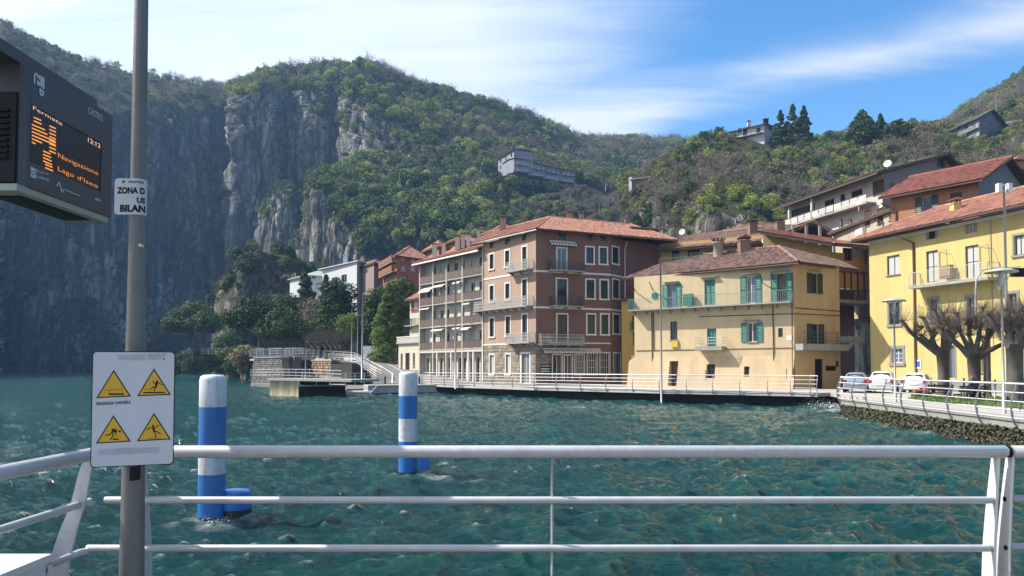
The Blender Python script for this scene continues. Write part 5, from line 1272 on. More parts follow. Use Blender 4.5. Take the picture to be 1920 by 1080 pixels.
house('house', 'grey pink house behind the cool white house at the foot of the spur', 668, 152, 700, 144, 722, 149, 10, 22.4, mgry, MT_BROWN, winsR=((703, 492, 709, 500),), rise=1.2)
t, fL, fR = house('house', 'cool white house with a flat pale roof half hidden by dark trees', 603, 160, 668, 148, 706, 157, 9, 23.4, mblu, m_paint('pale_roof', (.55, .55, .53), .8), wins=((622, 520, 632, 534), (640, 515, 650, 528)), winsR=((676, 500, 682, 512), (690, 503, 696, 514)), rise=0, kind='flat', ov=.8, tiles=False, soffit=mblu)
t, fL, fR = house('house', 'white house with a pale green roof at the foot of the cliffs', 542, 176, 575, 168, 650, 172, 10, 23.0, mblu, m_paint('green_copper_roof', (.28, .36, .30), .6, .2), wins=((547, 512, 553, 520),), winsR=((585, 515, 592, 522), (605, 515, 612, 522)), rise=1.8, tiles=False, soffit=m_paint('green_copper_roof', (.28, .36, .30), .6, .2))
chimney(t, P(648, 492, 160), .8, 1.2, mblu, M_WHITE, hoodtype='flat')

# ------------------------------------------------------------------ houses on the hills
def terrace_row():
    mb = m_paint('shade_blue_render', C((160, 162, 176)), .9, .25, .3)  # darker bluish tone has the shade on these fronts painted in
    xs = [934, 964, 992, 1020, 1048, 1076]; tops = [292, 295, 303, 310, 315, 318]; bots = [306, 314, 322, 330, 336, 339]
    Ds = [366, 350, 354, 358, 362, 366]
    t = thing('terraced_block', 'stepped row of grey white apartments high on the middle hillside', 'building', P(1000, 330, 350))
    for k in range(5):
        a, b = P(xs[k], bots[k], Ds[k]), P(xs[k + 1], bots[k + 1], Ds[k + 1]); zt = P(xs[k], tops[k] + 2, Ds[k]).z if k else ZY(294, 362); z0 = min(a.z, b.z) - 1
        fr = Fr(a, b, z0); H = zt - z0; f = Facade(t, fr, H, mb, depth=.4); n = 3
        for j in range(n):
            u = fr.L * (j + .5) / n
            for i in range(3 if k else 2):
                v = H - 2.6 - i * 3.1
                if v > 2: f.win((u - .8, u + .8, v, v + 1.7), uv=True, frame=M_WHITE if (i + j) % 2 else M_WOOD, sill=False, fw=.12)
        f.finish(); MB().fbox(fr, 0, fr.L, 0, H, -10, -.5).build('rear_block', mb, t)
        r = [fr.pt(-.4, H + .05, .8), fr.pt(fr.L + .4, H + .05, .8), fr.pt(fr.L + .4, H + .8, -5.2), fr.pt(-.4, H + .8, -5.2)]; q = [fr.pt(-.4, H + .05, -11), fr.pt(fr.L + .4, H + .05, -11)]
        roof(t, [r, [q[1], q[0], r[3], r[2]]], m_tiles('slate_tiles', C((96, 86, 82)), C((120, 104, 96)), C((84, 76, 74))), w=.6, l=.8)
        if k:
            for i in range(2): balcony(t, fr, .6, fr.L - .6, H - 2.75 - i * 3.1, 1.2, 1.0, iron=M_WHITE, brackets=False, pitch=.6, bar=.05)
terrace_row()
mwh = m_paint('villa_white', C((224, 222, 224)), .9, .2)
t, fL, fR = house('house', 'white hilltop house with flat brown eaves beside three tall firs', 1377, 256, 1438, 248, 1470, 254, 74, ZY(237, 250), mwh, m_paint('brown_flat_roof', (.10, .07, .06), .9), wins=((1384, 240, 1390, 250), (1393, 239, 1401, 253, dict(frame=M_WOOD, glass=M_DARK)), (1418, 239, 1426, 252, dict(frame=M_WOOD, glass=M_DARK))), winsR=((1441, 238, 1448, 246),), rise=1.2, tiles=False, ov=1.2)
balcony(t, fL, -.5, fL.L, fL.px(1410, 254)[1], 1.5, 1.0, iron=M_IRON, brackets=False, pitch=.5, bar=.03); chimney(t, P(1404, 233, 256), 1.0, .7, mwh, M_DARK, hoodtype='flat'); chimney(t, P(1436, 232, 256), 1.4, 1.2, M_DARK, M_DARK, hoodtype='flat')
mgh = m_paint('grey_blue_render', C((176, 182, 186)), .9, .2)
ws = [(x, y, x + 7, y + 9) for y in (234, 252) for x in (1794, 1808, 1822)] + [(1834, 229, 1841, 238)]
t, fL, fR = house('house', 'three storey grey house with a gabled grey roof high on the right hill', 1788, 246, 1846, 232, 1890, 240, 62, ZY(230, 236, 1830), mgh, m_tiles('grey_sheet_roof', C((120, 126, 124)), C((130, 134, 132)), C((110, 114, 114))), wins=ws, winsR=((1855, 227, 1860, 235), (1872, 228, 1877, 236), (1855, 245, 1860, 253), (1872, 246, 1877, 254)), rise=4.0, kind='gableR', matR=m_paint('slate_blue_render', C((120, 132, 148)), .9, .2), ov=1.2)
for y in (248, 264): balcony(t, fL, .0, fL.L, fL.px(1817, y)[1], 1.0, 1.0, iron=mgh, brackets=False, pitch=.5, bar=.1)
t = thing('shed', 'low flat roofed annex beside the grey house on the right hill', 'outbuilding', P(1910, 260, 246)); a, b = G(1892, 248, 74), G(1950, 244, 74); fr = Fr(a, b, 72)
MB().fbox(fr, 0, fr.L, 0, ZY(236, 246) - 72, -8, 0).build('wall', m_paint('shed_grey', C((92, 96, 104)), .9), t); MB().fbox(fr, -1, fr.L, ZY(232, 246) - 72, ZY(228, 246) - 72, -9, 2).build('roof', mgh, t)
for k in range(4): MB().fbox(fr, 1 + k * 2.2, 1.3 + k * 2.2, 0, ZY(233, 246) - 72, 1.4, 1.7).build('post', mgh, t)
t = thing('ruin', 'roofless pale walled farm building among the trees right of the terraces', 'outbuilding', P(1200, 350, 226)); a, b = P(1179, 358, 232), P(1222, 356, 228); fr = Fr(a, b, a.z - 3)
MB().fbox(fr, 0, 1.0, 0, 7.2, -3, 0).build('end_wall', mwh, t); MB().fbox(fr, 1.0, fr.L, 0, 6.2, -3, -.4).build('wall', m_paint('ruin_brown', C((130, 110, 92)), .9), t); MB().fbox(fr, .4, fr.L, 6.2, 6.5, -4, .4).build('roof', MT_BROWN, t)
dish(P(1434, 450, 80), .36, 'white satellite dish in front of the old yellow house roof', face=(-.9, -.4, .2)); dish(P(1279, 435, 100), .42, 'white satellite dish on a pole between the brown and yellow roofs', mast=2.0)
# ------------------------------------------------------------------ foreground: pontoon, railings, pole, signs
M_RAIL = m_paint('grey_painted_steel', (0.44, 0.45, 0.48), 0.42, 0.30, 3.5, 0.1, streak=False)
M_RAILW = m_paint('white_painted_steel', (0.58, 0.58, 0.57), 0.45, 0.18, 4.0)
M_GALV = m_paint('galvanised_steel', (0.15, 0.148, 0.15), 0.5, 0.35, 3.0, 0.35)
M_BLK = m_plain('black_ink', (0.012, 0.012, 0.014), 0.5)
_txt = {}
def text2d(s, bold=0.0):
    """flat letters normalised to a 1 x 1 box"""
    if (s, bold) in _txt: return _txt[(s, bold)]
    c = bpy.data.curves.new('lettering', 'FONT'); c.body = s; c.resolution_u = 3; c.offset = bold; c.fill_mode = 'FRONT' if hasattr(c, 'fill_mode') else c.fill_mode
    o = bpy.data.objects.new('lettering', c); COL.objects.link(o); bpy.context.view_layer.update()
    me = o.to_mesh(); v = np.array([p.co[:2] for p in me.vertices]); f = [tuple(p.vertices) for p in me.polygons]
    o.to_mesh_clear(); bpy.data.objects.remove(o); bpy.data.curves.remove(c)
    v = (v - v.min(0)) / (v.max(0) - v.min(0)); _txt[(s, bold)] = (v, f); return v, f
def letters(fr, s, r, mat, parent, w, name='lettering', bold=0.02):
    """text inside the px rectangle r = (x0, y_top_left, y_top_right, x1, height px left, height px right)"""
    x0, yl, yr, x1, hl, hr = r; v, f = text2d(s, bold)
    vs = []
    for (a, b) in v:
        yt = yl + (yr - yl) * a; h = hl + (hr - hl) * a; u, vv = fr.px(x0 + (x1 - x0) * a, yt + h * (1 - b), w); vs.append(fr.pt(u, vv, w))
    return MB().add(vs, f).build(name, mat, parent)

pont = MB().box(-3.1, 6.0, -4.0, 3.95, 0.45, 1.30).box(-3.1, 6.0, -4.0, 3.95, 1.304, 1.34, mi=1).build('floating_pontoon', [m_paint('pontoon_concrete', (.25, .25, .24), .9), m_paint('deck_boards', (.20, .17, .14), .9, .3, 2)])
tag(pont, 'grey floating pontoon deck under the viewer', 'pontoon')
zt, zm, zl = P(960, 847, 3.75).z, P(960, 937, 3.78).z, P(960, 1027, 3.80).z
XL = -1.987
def plate(pts, wid, thick, axis, name, parent, mat=M_RAILW):
    """curved flat bar: pts = centre line (offset, z), wid list; axis 'Y' -> plate lies in the YZ plane"""
    m = MB(); q = []
    n = len(pts)
    for k, (x, o, z) in enumerate(pts):
        for s in (-1, 1):
            for t in (-1, 1):
                q.append(Vector((x + t * thick / 2, o + s * wid[k] / 2, z)) if axis == 'Y' else Vector((o + s * wid[k] / 2, x + t * thick / 2, z)))
    fs = []
    for k in range(n - 1):
        a, b = k * 4, k * 4 + 4
        for (i, j) in ((0, 1), (1, 3), (3, 2), (2, 0)): fs.append((a + i, a + j, b + j, b + i))
    fs += [(0, 2, 3, 1), ((n-1)*4, (n-1)*4 + 1, (n-1)*4 + 3, (n-1)*4 + 2)]
    return m.add(q, fs, sm=False).build(name, mat, parent)
def front_post(x, parent, mat=M_RAILW):
    zs = np.linspace(zt - .02, 1.34, 12); pts = []; wd = []
    for z in zs:
        k = (zt - z) / 1.1; pts.append((x, 3.75 + .085 * math.sin(min(k, 1) * 2.2) + .01, z)); wd.append(.045 + .05 * math.sin(min(1, k * 1.6) * 1.57))
    o = plate(pts, wd, .014, 'Y', 'post', parent, mat)
    b = MB()
    for z in (zm, zl): b.tube([(x - .012, 3.80, z), (x - .007, 3.80, z)], .012, 10, sm=False)
    b.build('bolt', M_BLK, o, kind='stuff'); return o
def pipe_end(m, a, b, r, n=14):
    a = Vector(a); b = Vector(b); d = (b - a).normalized()
    m.tube([a, a + d * r * .35, b - d * r * .35, b], [r * .75, r, r, r * .75], n)
# front railing of the pontoon
t = thing('railing', 'pale grey tubular railing crossing the whole foreground above the water', 'railing', (0, 3.75, 1.34))
x0, x1 = XL, G(1884, 3.75).x
m = MB(); pipe_end(m, (x0, 3.75, zt), (x1, 3.75, zt), .0305, 20); m.build('handrail', M_RAIL, t)
m = MB(); m.tube([(x1 + .001, 3.75, zt), (x1 + .016, 3.75, zt)], .0275, 16); m.build('coupling', M_BLK, t)
for (z, xs, y) in ((zm, G(203, 3.78).x, 3.77), (zl, G(171, 3.8).x, 3.79), (zl - .24, G(171, 3.8).x, 3.80)):
    xe = G(1852, 3.79).x; m = MB(); m.tube([(xs, y, z), (xs + .004, y, z), (xe - .02, y, z), (xe + .008, y + .012, z), (xe + .02, y + .05, z)], [.014, .0172, .0172, .0165, .014], 14); m.build('rail', M_RAIL, t)
xv = G(1035, 3.76).x; MB().tube([(xv, 3.76, zt - .02), (xv, 3.785, zm), (xv, 3.80, zl), (xv, 3.80, 1.34)], .0058, 8).build('tie_rod', M_RAIL, t)
m = MB()
for z, y in ((zm, 3.78), (zl, 3.80)): m.tube([(xv, y, z - .022), (xv, y, z + .022)], .0085, 8)
m.build('sleeve', M_RAIL, t)
front_post(G(1867, 3.75).x, t); front_post(G(265, 3.75).x, t, M_RAIL)
# next section on the right
t = thing('railing', 'next railing section starting at the black joint at the right edge', 'railing', (2.5, 3.75, 1.34))
m = MB(); pipe_end(m, (x1 + .018, 3.75, zt), (x1 + 2.2, 3.75, zt), .0305, 20); m.build('handrail', M_RAIL, t)
for z, y in ((zm, 3.80), (zl, 3.82)): MB().tube([(x1 + .05, y, z), (x1 + 2.2, y, z)], .0172, 14).build('rail', M_RAIL, t)
front_post(G(1894, 3.75).x, t); front_post(x1 + 2.1, t)
# side railing on the left
t = thing('railing', 'side railing running toward the viewer at the lower left', 'railing', (XL, 3.0, 1.34))
MB().tube([(XL + .004, 3.745, zt), (XL, 3.70, zt), (XL, 1.2, zt)], .0305, 20).build('handrail', M_RAIL, t)
MB().tube([(-2.035, 3.73, zm), (-2.04, 3.70, zm), (-2.045, 1.2, zm)], .0172, 14).build('rail', M_RAIL, t)
MB().tube([(-2.05, 3.74, zl), (-2.065, 3.70, zl), (-2.07, 3.47, zl)], [.014, .0172, .0172], 14).build('rail', M_RAIL, t)
zs = [zt - .03, 2.40, zm, 2.13, zl, 1.9, 1.7, 1.5, 1.34]; xs_ = [-1.995, -2.012, -2.042, -2.085, -2.118, -2.135, -2.142, -2.14, -2.13]; wd = [.05, .055, .066, .078, .088, .092, .094, .092, .09]
plate([(3.64, x, z) for x, z in zip(xs_, zs)], wd, .014, 'X', 'post', t, M_RAIL)
plate([(1.6, x, z) for x, z in zip(xs_, zs)], wd, .014, 'X', 'post', t, M_RAIL)
# utility cabinet in the corner
t = thing('utility_cabinet', 'white utility cabinet with a flat lid in the bottom left corner', 'cabinet', (-2.4, 2.8, 1.34))
MB().box(-2.78, -2.045, 2.0, 3.40, 1.345, 2.035).build('body', m_paint('cabinet_white', (.55, .56, .58), .5, .12), t)
lid = bpy.data.objects['body']; MB().box(-2.80, -2.03, 1.98, 3.42, 2.042, 2.076).build('lid', M_RAILW, t)

# tall pole
PX = P(256, 540, 3.4).x
t = thing('lamp_pole', 'tall grey galvanised steel pole rising through the left foreground', 'pole', (PX, 3.4, 1.34))
zy = lambda y: P(256, y, 3.4).z
MB().tube([(PX, 3.4, z) for z in (1.34, zy(1080), zy(880), zy(640), zy(440), zy(0), zy(-300))], [.055, .0515, .047, .0405, .0345, .0285, .026], 28).build('shaft', M_GALV, t)
MB().lathe((PX, 3.4, 1.34), [(.12, 0), (.12, .015), (.06, .02)], 16).build('base_plate', M_GALV, t)
q = P(266, 461, 3.372); MB().tube([(q.x, 3.352, q.z), (q.x, 3.375, q.z)], .007, 10).build('screw', M_RAILW, t)
def rrect(fr, u0, u1, v0, v1, r, w0, w1, m, mi=0, n=5):
    pts = []
    for (cu, cv, a0) in ((u1 - r, v1 - r, 0), (u0 + r, v1 - r, 90), (u0 + r, v0 + r, 180), (u1 - r, v0 + r, 270)):
        for k in range(n + 1): a = R(a0 + 90 * k / n); pts.append((cu + r * math.cos(a), cv + r * math.sin(a)))
    N = len(pts); vs = [fr.pt(u, v, w0) for u, v in pts] + [fr.pt(u, v, w1) for u, v in pts]
    m.add(vs, [tuple(range(N))[::-1], tuple(range(N, 2 * N))] + [(i, (i+1) % N, N + (i+1) % N, N + i) for i in range(N)], mi=mi); return m
# warning board
fs = Fr(G(172.5, 3.255), G(328.5, 3.375), 0.0)
v1 = (fs.px(173, 660)[1] + fs.px(328, 657.5)[1]) / 2; v0 = (fs.px(173, 880)[1] + fs.px(328, 868)[1]) / 2
t = thing('warning_sign', 'white board with four yellow warning triangles fixed to the pole', 'sign', fs.pt(fs.L / 2, v0))
rrect(fs, 0, fs.L, v0, v1, .018, -.006, 0, MB()).build('border', M_BLK, t)
MBW = m_paint('sign_white', (.50, .52, .57), .45, .10, 2)
rrect(fs, .004, fs.L - .004, v0 + .004, v1 - .004, .015, .0, .0022, MB()).build('panel', MBW, t)
Z = lambda zx, zy_, w=.004: fs.pt(*fs.px(165 + zx / 4.5, 650 + zy_ / 4.5), w)
M_YEL = m_plain('warning_yellow', (.62, .36, .02), .5)
def tri(pts, parent):
    c = ((pts[0][0] + pts[1][0] + pts[2][0]) / 3, (pts[0][1] + pts[1][1] + pts[2][1]) / 3)
    o = MB().poly([Z(*p, .003) for p in pts]).build('warning_triangle', M_BLK, parent)
    MB().poly([Z(c[0] + (p[0] - c[0]) * .88, c[1] + (p[1] - c[1]) * .88, .0036) for p in pts]).build('yellow_field', M_YEL, o); return o
def strokes(lines, o, dots=()):
    m = MB()
    for (pts, w) in lines:
        for a, b in zip(pts, pts[1:]):
            dx, dy = b[0] - a[0], b[1] - a[1]; L = math.hypot(dx, dy) or 1; nx, ny = -dy / L * w / 2, dx / L * w / 2; ex, ey = dx / L * w * .35, dy / L * w * .35
            m.poly([Z(a[0] - ex + nx, a[1] - ey + ny), Z(b[0] + ex + nx, b[1] + ey + ny), Z(b[0] + ex - nx, b[1] + ey - ny), Z(a[0] - ex - nx, a[1] - ey - ny)])
    for (x, y, r) in dots: m.poly([Z(x + r * math.cos(k * .6283), y + r * math.sin(k * .6283), .0041) for k in range(10)])
    m.build('pictogram', M_BLK, o)
o = tri([(217, 195), (70, 434), (364, 420)], t); strokes([([(135, 368), (288, 364)], 2.5), ([(178, 368), (179, 392)], 4), ([(190, 362), (290, 345), (290, 392)], 1.5), ([(182, 400), (300, 400)], 13)], o)
o = tri([(557, 183), (415, 418), (700, 406)], t); strokes([([(582, 303), (572, 338)], 17), ([(545, 290), (562, 308), (582, 306), (606, 310), (625, 322)], 7), ([(572, 338), (548, 342), (528, 356)], 8), ([(573, 340), (560, 352), (560, 374)], 8), ([(470, 358), (513, 359), (520, 370)], 3), ([(470, 388), (645, 386)], 11)], o, [(584, 291, 9)])
o = tri([(215, 578), (66, 818), (362, 800)], t); strokes([([(208, 704), (236, 716)], 20), ([(204, 698), (232, 694), (246, 712)], 7), ([(228, 722), (242, 746)], 7), ([(205, 718), (185, 742), (152, 748)], 9), ([(208, 722), (214, 752), (192, 780)], 9), ([(214, 780), (256, 779)], 11)], o, [(268, 713, 10)])
o = tri([(557, 558), (413, 798), (700, 782)], t); strokes([([(551, 684), (557, 708)], 17), ([(497, 702), (520, 684), (550, 685), (574, 678), (597, 660)], 7), ([(556, 712), (586, 718), (611, 736)], 9), ([(556, 712), (570, 736), (571, 766)], 8), ([(500, 775), (620, 769)], 3)], o, [(549, 667, 9)])
letters(fs, 'PENDENZA VARIABILE', (180.5, 754.5, 751, 245, 5.6, 5.6), m_plain('printed_grey', (.05, .05, .06), .6), t, .0036, bold=.03)
m = MB(); m.poly([Z(80, 875), (Z(300, 855)), Z(595, 850), Z(592, 888), Z(400, 897), Z(85, 915)]).poly([Z(250, 72), Z(480, 62), Z(480, 112), Z(260, 108)]).poly([Z(500, 62), Z(670, 60), Z(600, 104), Z(505, 110)]); m.build('glue_residue', m_paint('glue_grey', (.40, .41, .44), .7, .3, 8), t)
MB().poly([Z(642 + 7 * math.cos(k * .8), 103 + 7 * math.sin(k * .8)) for k in range(8)]).build('screw', M_BLK, t)
MB().box(PX + .018, PX + .042, 3.33, 3.40, zy(897), zy(872)).build('clamp', M_BLK, t)
# bent fishing notice wrapped round the pole
rp = .0372; zt_, zb_ = P(258, 334, 3.36).z, P(258, 402, 3.36).z; Ls = .150
def wrap(s, z, e=0.0):
    if s < .086: return Vector((PX - .086 + s, 3.4 - rp - e, z))
    a = (s - .086) / rp; return Vector((PX + (rp + e) * math.sin(a), 3.4 - (rp + e) * math.cos(a), z))
t = thing('notice_plate', 'small white notice with black capitals bent round the tall pole', 'sign', (PX, 3.36, zb_))
m = MB(); N = 40; c = .014
def edge(s):
    k = 0.0
    if s < c: k = c - math.sqrt(max(0, c * c - (c - s)**2))
    return zb_ + k, zt_ - k
for i in range(N):
    a, b = Ls * i / N, Ls * (i + 1) / N; (a0, a1), (b0, b1) = edge(a), edge(b)
    m.quad(wrap(a, a0), wrap(b, b0), wrap(b, b1), wrap(a, a1), sm=True); m.quad(wrap(a, a1, -.0012), wrap(b, b1, -.0012), wrap(b, b0, -.0012), wrap(a, a0, -.0012), sm=True)
m.build('panel', m_paint('notice_white', (.46, .48, .52), .5, .2, 6), t)
def wtext(s, s0, s1, y0, y1, bold=.03, lim=1.0):
    v, f = text2d(s, bold); vs = []
    for a, b in v: vs.append(wrap(s0 + (s1 - s0) * a, P(258, y0, 3.36).z * b + P(258, y1, 3.36).z * (1 - b), .0012))
    MB().add(vs, f).build('lettering', M_BLK, t)
wtext('ZONA D', .011, .132, 350.5, 363, .045); wtext('US', .098, .134, 369, 380, .04); wtext('BILAN', .026, .135, 383.5, 397, .045); wtext('PASTRE', .062, .125, 338.5, 343, .02); wtext('P', .034, .046, 338, 344, .04)

# ------------------------------------------------------------------ departure display on its arm
M_ANTH = m_plain('anthracite_housing', (.045, .05, .062), .45); M_ANTH2 = m_plain('dark_housing', (.022, .022, .026), .5)
XF = -2.297; t = thing('display_board', 'dark electronic departure display with orange text at the upper left', 'display', (XF - .12, 3.98, 3.75))
pl = [(XF, 4.37), (XF, 3.635), (XF - .008, 3.612), (XF - .038, 3.60), (XF - .25, 3.60), (XF - .25, 4.37)]
MB().slab([(x, y, 3.755) for x, y in pl], 0, .587).build('housing', M_ANTH, t)
MB().box(XF - .26, XF - .045, 3.585, 3.598, 3.77, 4.20).build('end_cover', M_ANTH2, t)
m = MB()
for k in range(9): z = 3.88 + k * .028; m.box(XF - .2, XF - .075, 3.572, 3.584, z, z + .012)
m.build('vent', M_BLK, t)
MB().box(XF - .27, XF - .036, 3.2, 4.27, 4.343, 4.40).build('top_cover', M_ANTH, t)
m = MB().box(XF - .235, XF - .01, 3.55, 4.36, 3.722, 3.754); m.build('base_frame', m_plain('pale_alloy', (.30, .32, .30), .5, .3), t)
m = MB().box(XF - .20, XF - .06, 3.66, 4.26, 3.716, 3.7215); m.build('base_grille', M_ANTH2, t)
fd = Fr((XF, 3.5), (XF, 4.4), 0.0)
def dq(pts, w, name, mat, parent=t): return MB().poly([fd.pt(*fd.px(x, y, w), w) for x, y in pts]).build(name, mat, parent)
scr = dq([(60, 197), (190, 269), (187, 359), (57, 303)], .001, 'screen', m_plain('screen_black', (.018, .022, .028), .25))
dq([(60, 196), (190.5, 268), (190.5, 270.5), (60, 198)], .0016, 'screen_edge', M_BLK); dq([(189.5, 269), (191.5, 270), (188.5, 361), (186.5, 360)], .0018, 'screen_edge', M_BLK)
LED = NT('amber_led'); LED.set('Base Color', (.9, .3, .05)); LED.set('Emission Color', (1.0, .34, .06)); LED.b.inputs['Emission Strength'].default_value = 0.45; LED = LED.m
LEDW = NT('pale_led'); LEDW.set('Base Color', (.9, .5, .3)); LEDW.set('Emission Color', (1.0, .50, .26)); LEDW.b.inputs['Emission Strength'].default_value = 0.35; LEDW = LEDW.m
M_PRINT = m_plain('white_print', (.55, .58, .62), .6)
Z2 = lambda x, y, w=.002: fd.pt(*fd.px(x / 2.25, y / 2.25, w), w)
m = MB()
def dash(x0, y0, x1, th=5.5):
    s = .42; y1 = y0 + (x1 - x0) * s; m.poly([Z2(x0, y0), Z2(x1, y1), Z2(x1, y1 + th), Z2(x0, y0 + th)])
for k in range(8):
    y = 492 + k * 15; L = [40, 42, 56, 66, 100, 100, 44, 16][k]; dash(134 if k > 1 else 142, y, 134 + L)
for k in range(8): dash(208, 528 + k * 15, 236)
for k in range(6): dash(182 + (k > 3) * 8, 634 + k * 14, 214 + k * 2)
m.build('arrow_symbol', LED, scr)
letters(fd, 'Fermata', (62, 198, 229, 117, 7, 7), LEDW, scr, .002, bold=.0)
letters(fd, '12:12', (165, 257, 270, 188.5, 9, 8.5), LEDW, scr, .002, bold=.01)
letters(fd, 'Navigazione', (109, 286, 322, 184, 12, 9), LED, scr, .002, bold=-.012)
letters(fd, "Lago d'Iseo", (109, 311, 346, 183.5, 12, 9), LED, scr, .002, bold=-.012)
letters(fd, 'CASTRO', (165.5, 200, 216, 192.5, 12.5, 12), M_PRINT, t, .002, bold=.0)
letters(fd, 'Regione', (69, 317, 324, 91, 7, 6), M_PRINT, t, .002, bold=.0, name='print')
letters(fd, 'Lombardia', (69, 326, 334, 92.5, 7, 6.5), M_PRINT, t, .002, bold=.0, name='print')
letters(fd, 'e/on', (178, 369, 373, 188.5, 5.5, 5), M_PRINT, t, .002, bold=.04, name='print')
m = MB()
def stroke_d(pts, w):
    for a, b in zip(pts, pts[1:]):
        dx, dy = b[0] - a[0], b[1] - a[1]; L = math.hypot(dx, dy); nx, ny = -dy / L * w / 2, dx / L * w / 2
        m.poly([Z2(a[0] + nx, a[1] + ny), Z2(b[0] + nx, b[1] + ny), Z2(b[0] - nx, b[1] - ny), Z2(a[0] - nx, a[1] - ny)])
for pts in ([(146, 352), (146, 318), (151, 308), (157, 314), (160, 322), (160, 360)], [(168, 362), (168, 318)], [(176, 368), (176, 322)], [(184, 375), (184, 326)], [(160, 330), (168, 345)], [(170, 372), (170, 392), (176, 404), (182, 402), (182, 384), (174, 380)]): stroke_d(pts, 7)
m.build('emblem', M_PRINT, t); m = MB()
stroke_d([(240, 785), (249, 768), (262, 812), (270, 797)], 4.5); stroke_d([(274, 800), (336, 826)], 3.0); m.build('emblem', M_PRINT, t)
m = MB(); m.poly([Z2(130, 702), Z2(153, 714), Z2(152, 755), Z2(129, 745)]); em = m.build('emblem', M_PRINT, t); m = MB()
for a in range(4):
    an = a * 1.571 + .6; m.poly([Z2(141 + 11 * math.cos(an + s) * k, 729 + 13 * math.sin(an + s) * k, .003) for s, k in ((-.3, .25), (-.35, 1), (.35, 1), (.3, .25))])
m.build('emblem_cross', M_ANTH, em)
t = thing('display_mast', 'steel mast carrying the electronic display outside the left edge', 'mast', (-2.9, 3.6, 1.34))
MB().tube([(-2.9, 3.6, 1.34), (-2.9, 3.6, 4.9)], .06, 16).build('shaft', M_ANTH, t); MB().tube([(-2.9, 3.6, 4.1), (-2.56, 3.7, 4.1)], .03, 10).build('arm', M_ANTH, t)

# ------------------------------------------------------------------ blue and white mooring posts
def band_mat(name, col, dark=.25):
    n = NT(name); a = n.noise(3.0, 8, .7, (1, 1, .12), 'World'); b = n.noise(9, 6, .6, coord='World')
    f = n.ramp(a, [(.47, 0.0), (.66, 1.0)]); c = n.mix(n.math('MULTIPLY', f, .55), col, mul(col, .45)); g = n.ramp(b, [(.57, 0.0), (.62, 1.0)])
    c = n.mix(n.math('MULTIPLY', g, .3), c, (.10, .10, .11)); h = n.noise(1.3, 7, .65, (1, 1, .5), 'World', loc=(3, 1, 7)); c = n.mix(n.math('MULTIPLY', n.ramp(h, [(.5, 0.0), (.72, 1.0)]), .45), c, (.12, .13, .14)); n.set('Base Color', c); n.set('Roughness', .5); return n.m
MBL, MWH, MALG = band_mat('mooring_blue', (.008, .13, .42)), band_mat('mooring_white', (.52, .54, .58)), m_paint('wet_algae', (.018, .02, .014), .5)
def mooring(px, D, r, ys, ytop, label, stub):
    g = G(px, D, 0); t = thing('mooring_post', label, 'mooring post', (g.x, g.y, 0), 'blue and white mooring posts'); z = [P(px, y, D).z for y in ys]; zt = P(px, ytop, D).z; c = (g.x, g.y, 0)
    seq = [zt] + z; cols = [MWH, MBL, MWH, MBL]
    for k in range(len(seq) - 1):
        a, b = seq[k + 1], seq[k]
        pr = [(r, a), (r, b)] if k else [(r, a), (r, b - .10), (r * .93, b - .045), (r * .7, b - .01), (0.001, b)]
        MB().lathe(c, pr, 28).build('white_band' if k % 2 == 0 else 'blue_band', cols[k], t)
    MB().lathe(c, [(r * 1.005, -3), (r * 1.005, seq[-1])], 28).build('pile_foot', MALG, t)
    sx, sD, sr, sz, sa = stub; g2 = G(sx, sD, 0); t2 = thing('mooring_stub', label.replace('tall', 'short').split(' with ')[0] + ' stump with a dark wet foot', 'mooring post', (g2.x, g2.y, 0))
    MB().lathe((g2.x, g2.y, 0), [(sr, sa), (sr, sz - .05), (sr * .8, sz), (0.001, sz)], 24).build('blue_band', MBL, t2); MB().lathe((g2.x, g2.y, 0), [(sr * 1.005, -3), (sr * 1.005, sa)], 24).build('pile_foot', MALG, t2)
    MB().bar((g.x, g.y, sa + .12), (g2.x, g2.y, sa + .12), .10, .22).build('bracket', MBL, t2)
mooring(400, 14.7, .247, [762.5, 836, 888, 968], 702, 'tall striped mooring post on the left with a weathered white cap', (444, 14.95, .31, .52, .17))
mooring(765.5, 20.6, .248, [742, 784.5, 827, 884], 696.5, 'tall striped mooring post near the middle with a short blue neighbour', (789.5, 20.75, .25, .60, .12))
# ------------------------------------------------------------------ promenade, seawall, land
M_PAVE = m_paint('promenade_paving', (0.36, 0.335, 0.31), .9, .25, .6); M_PAVEL = m_paint('pale_paving', (0.42, 0.39, 0.36), .9, .2, .6)
M_ASPH = m_paint('asphalt', (0.15, 0.145, 0.14), .9, .3, .4, streak=False)
PED = [(792, 88), (860, 81), (1000, 72), (1120, 67.5), (1240, 63), (1390, 59.5), (1533, 56)]      # edge of the main promenade
E = [G(x, d) for x, d in PED]
RED = [(1577, 45), (1660, 40.2), (1760, 33.2), (1841, 29.7), (1920, 27), (2000, 24.6), (2150, 21)]
def redge(px):
    D = np.interp(px, [1577, 2300], [45, 45]); k = (px - 960) / FPX; D = (16.06) / (k - .072); g = G(px, D); return g
RE = [redge(x) for x in (1577, 1660, 1760, 1841, 1920, 2000, 2200)]
notch = [G(1556, 57), G(1580, 52)]
land = [Vector((-9.5, 89, 0))] + [e + Vector((0, 0, 0)) for e in E[1:]] + notch + RE + [Vector((70, 10, 0)), Vector((90, 140, 0)), Vector((-6, 150, 0)), Vector((-14, 112, 0))]
land = [Vector((p.x, p.y, 1.0)) for p in land]
MB().slab(land, -.26, 0).build('promenade', M_PAVE, kind='structure')
MB().slab([E[k] + (0.05 * Vector((0, -1, 0))) for k in range(len(E))] + [E[k] + Vector((.15, .3, 0)) for k in range(len(E) - 1, -1, -1)], -.28, .02).build('deck_edge', m_paint('deck_edge_concrete', (.44, .42, .40), .9, .3, 1), kind='structure')
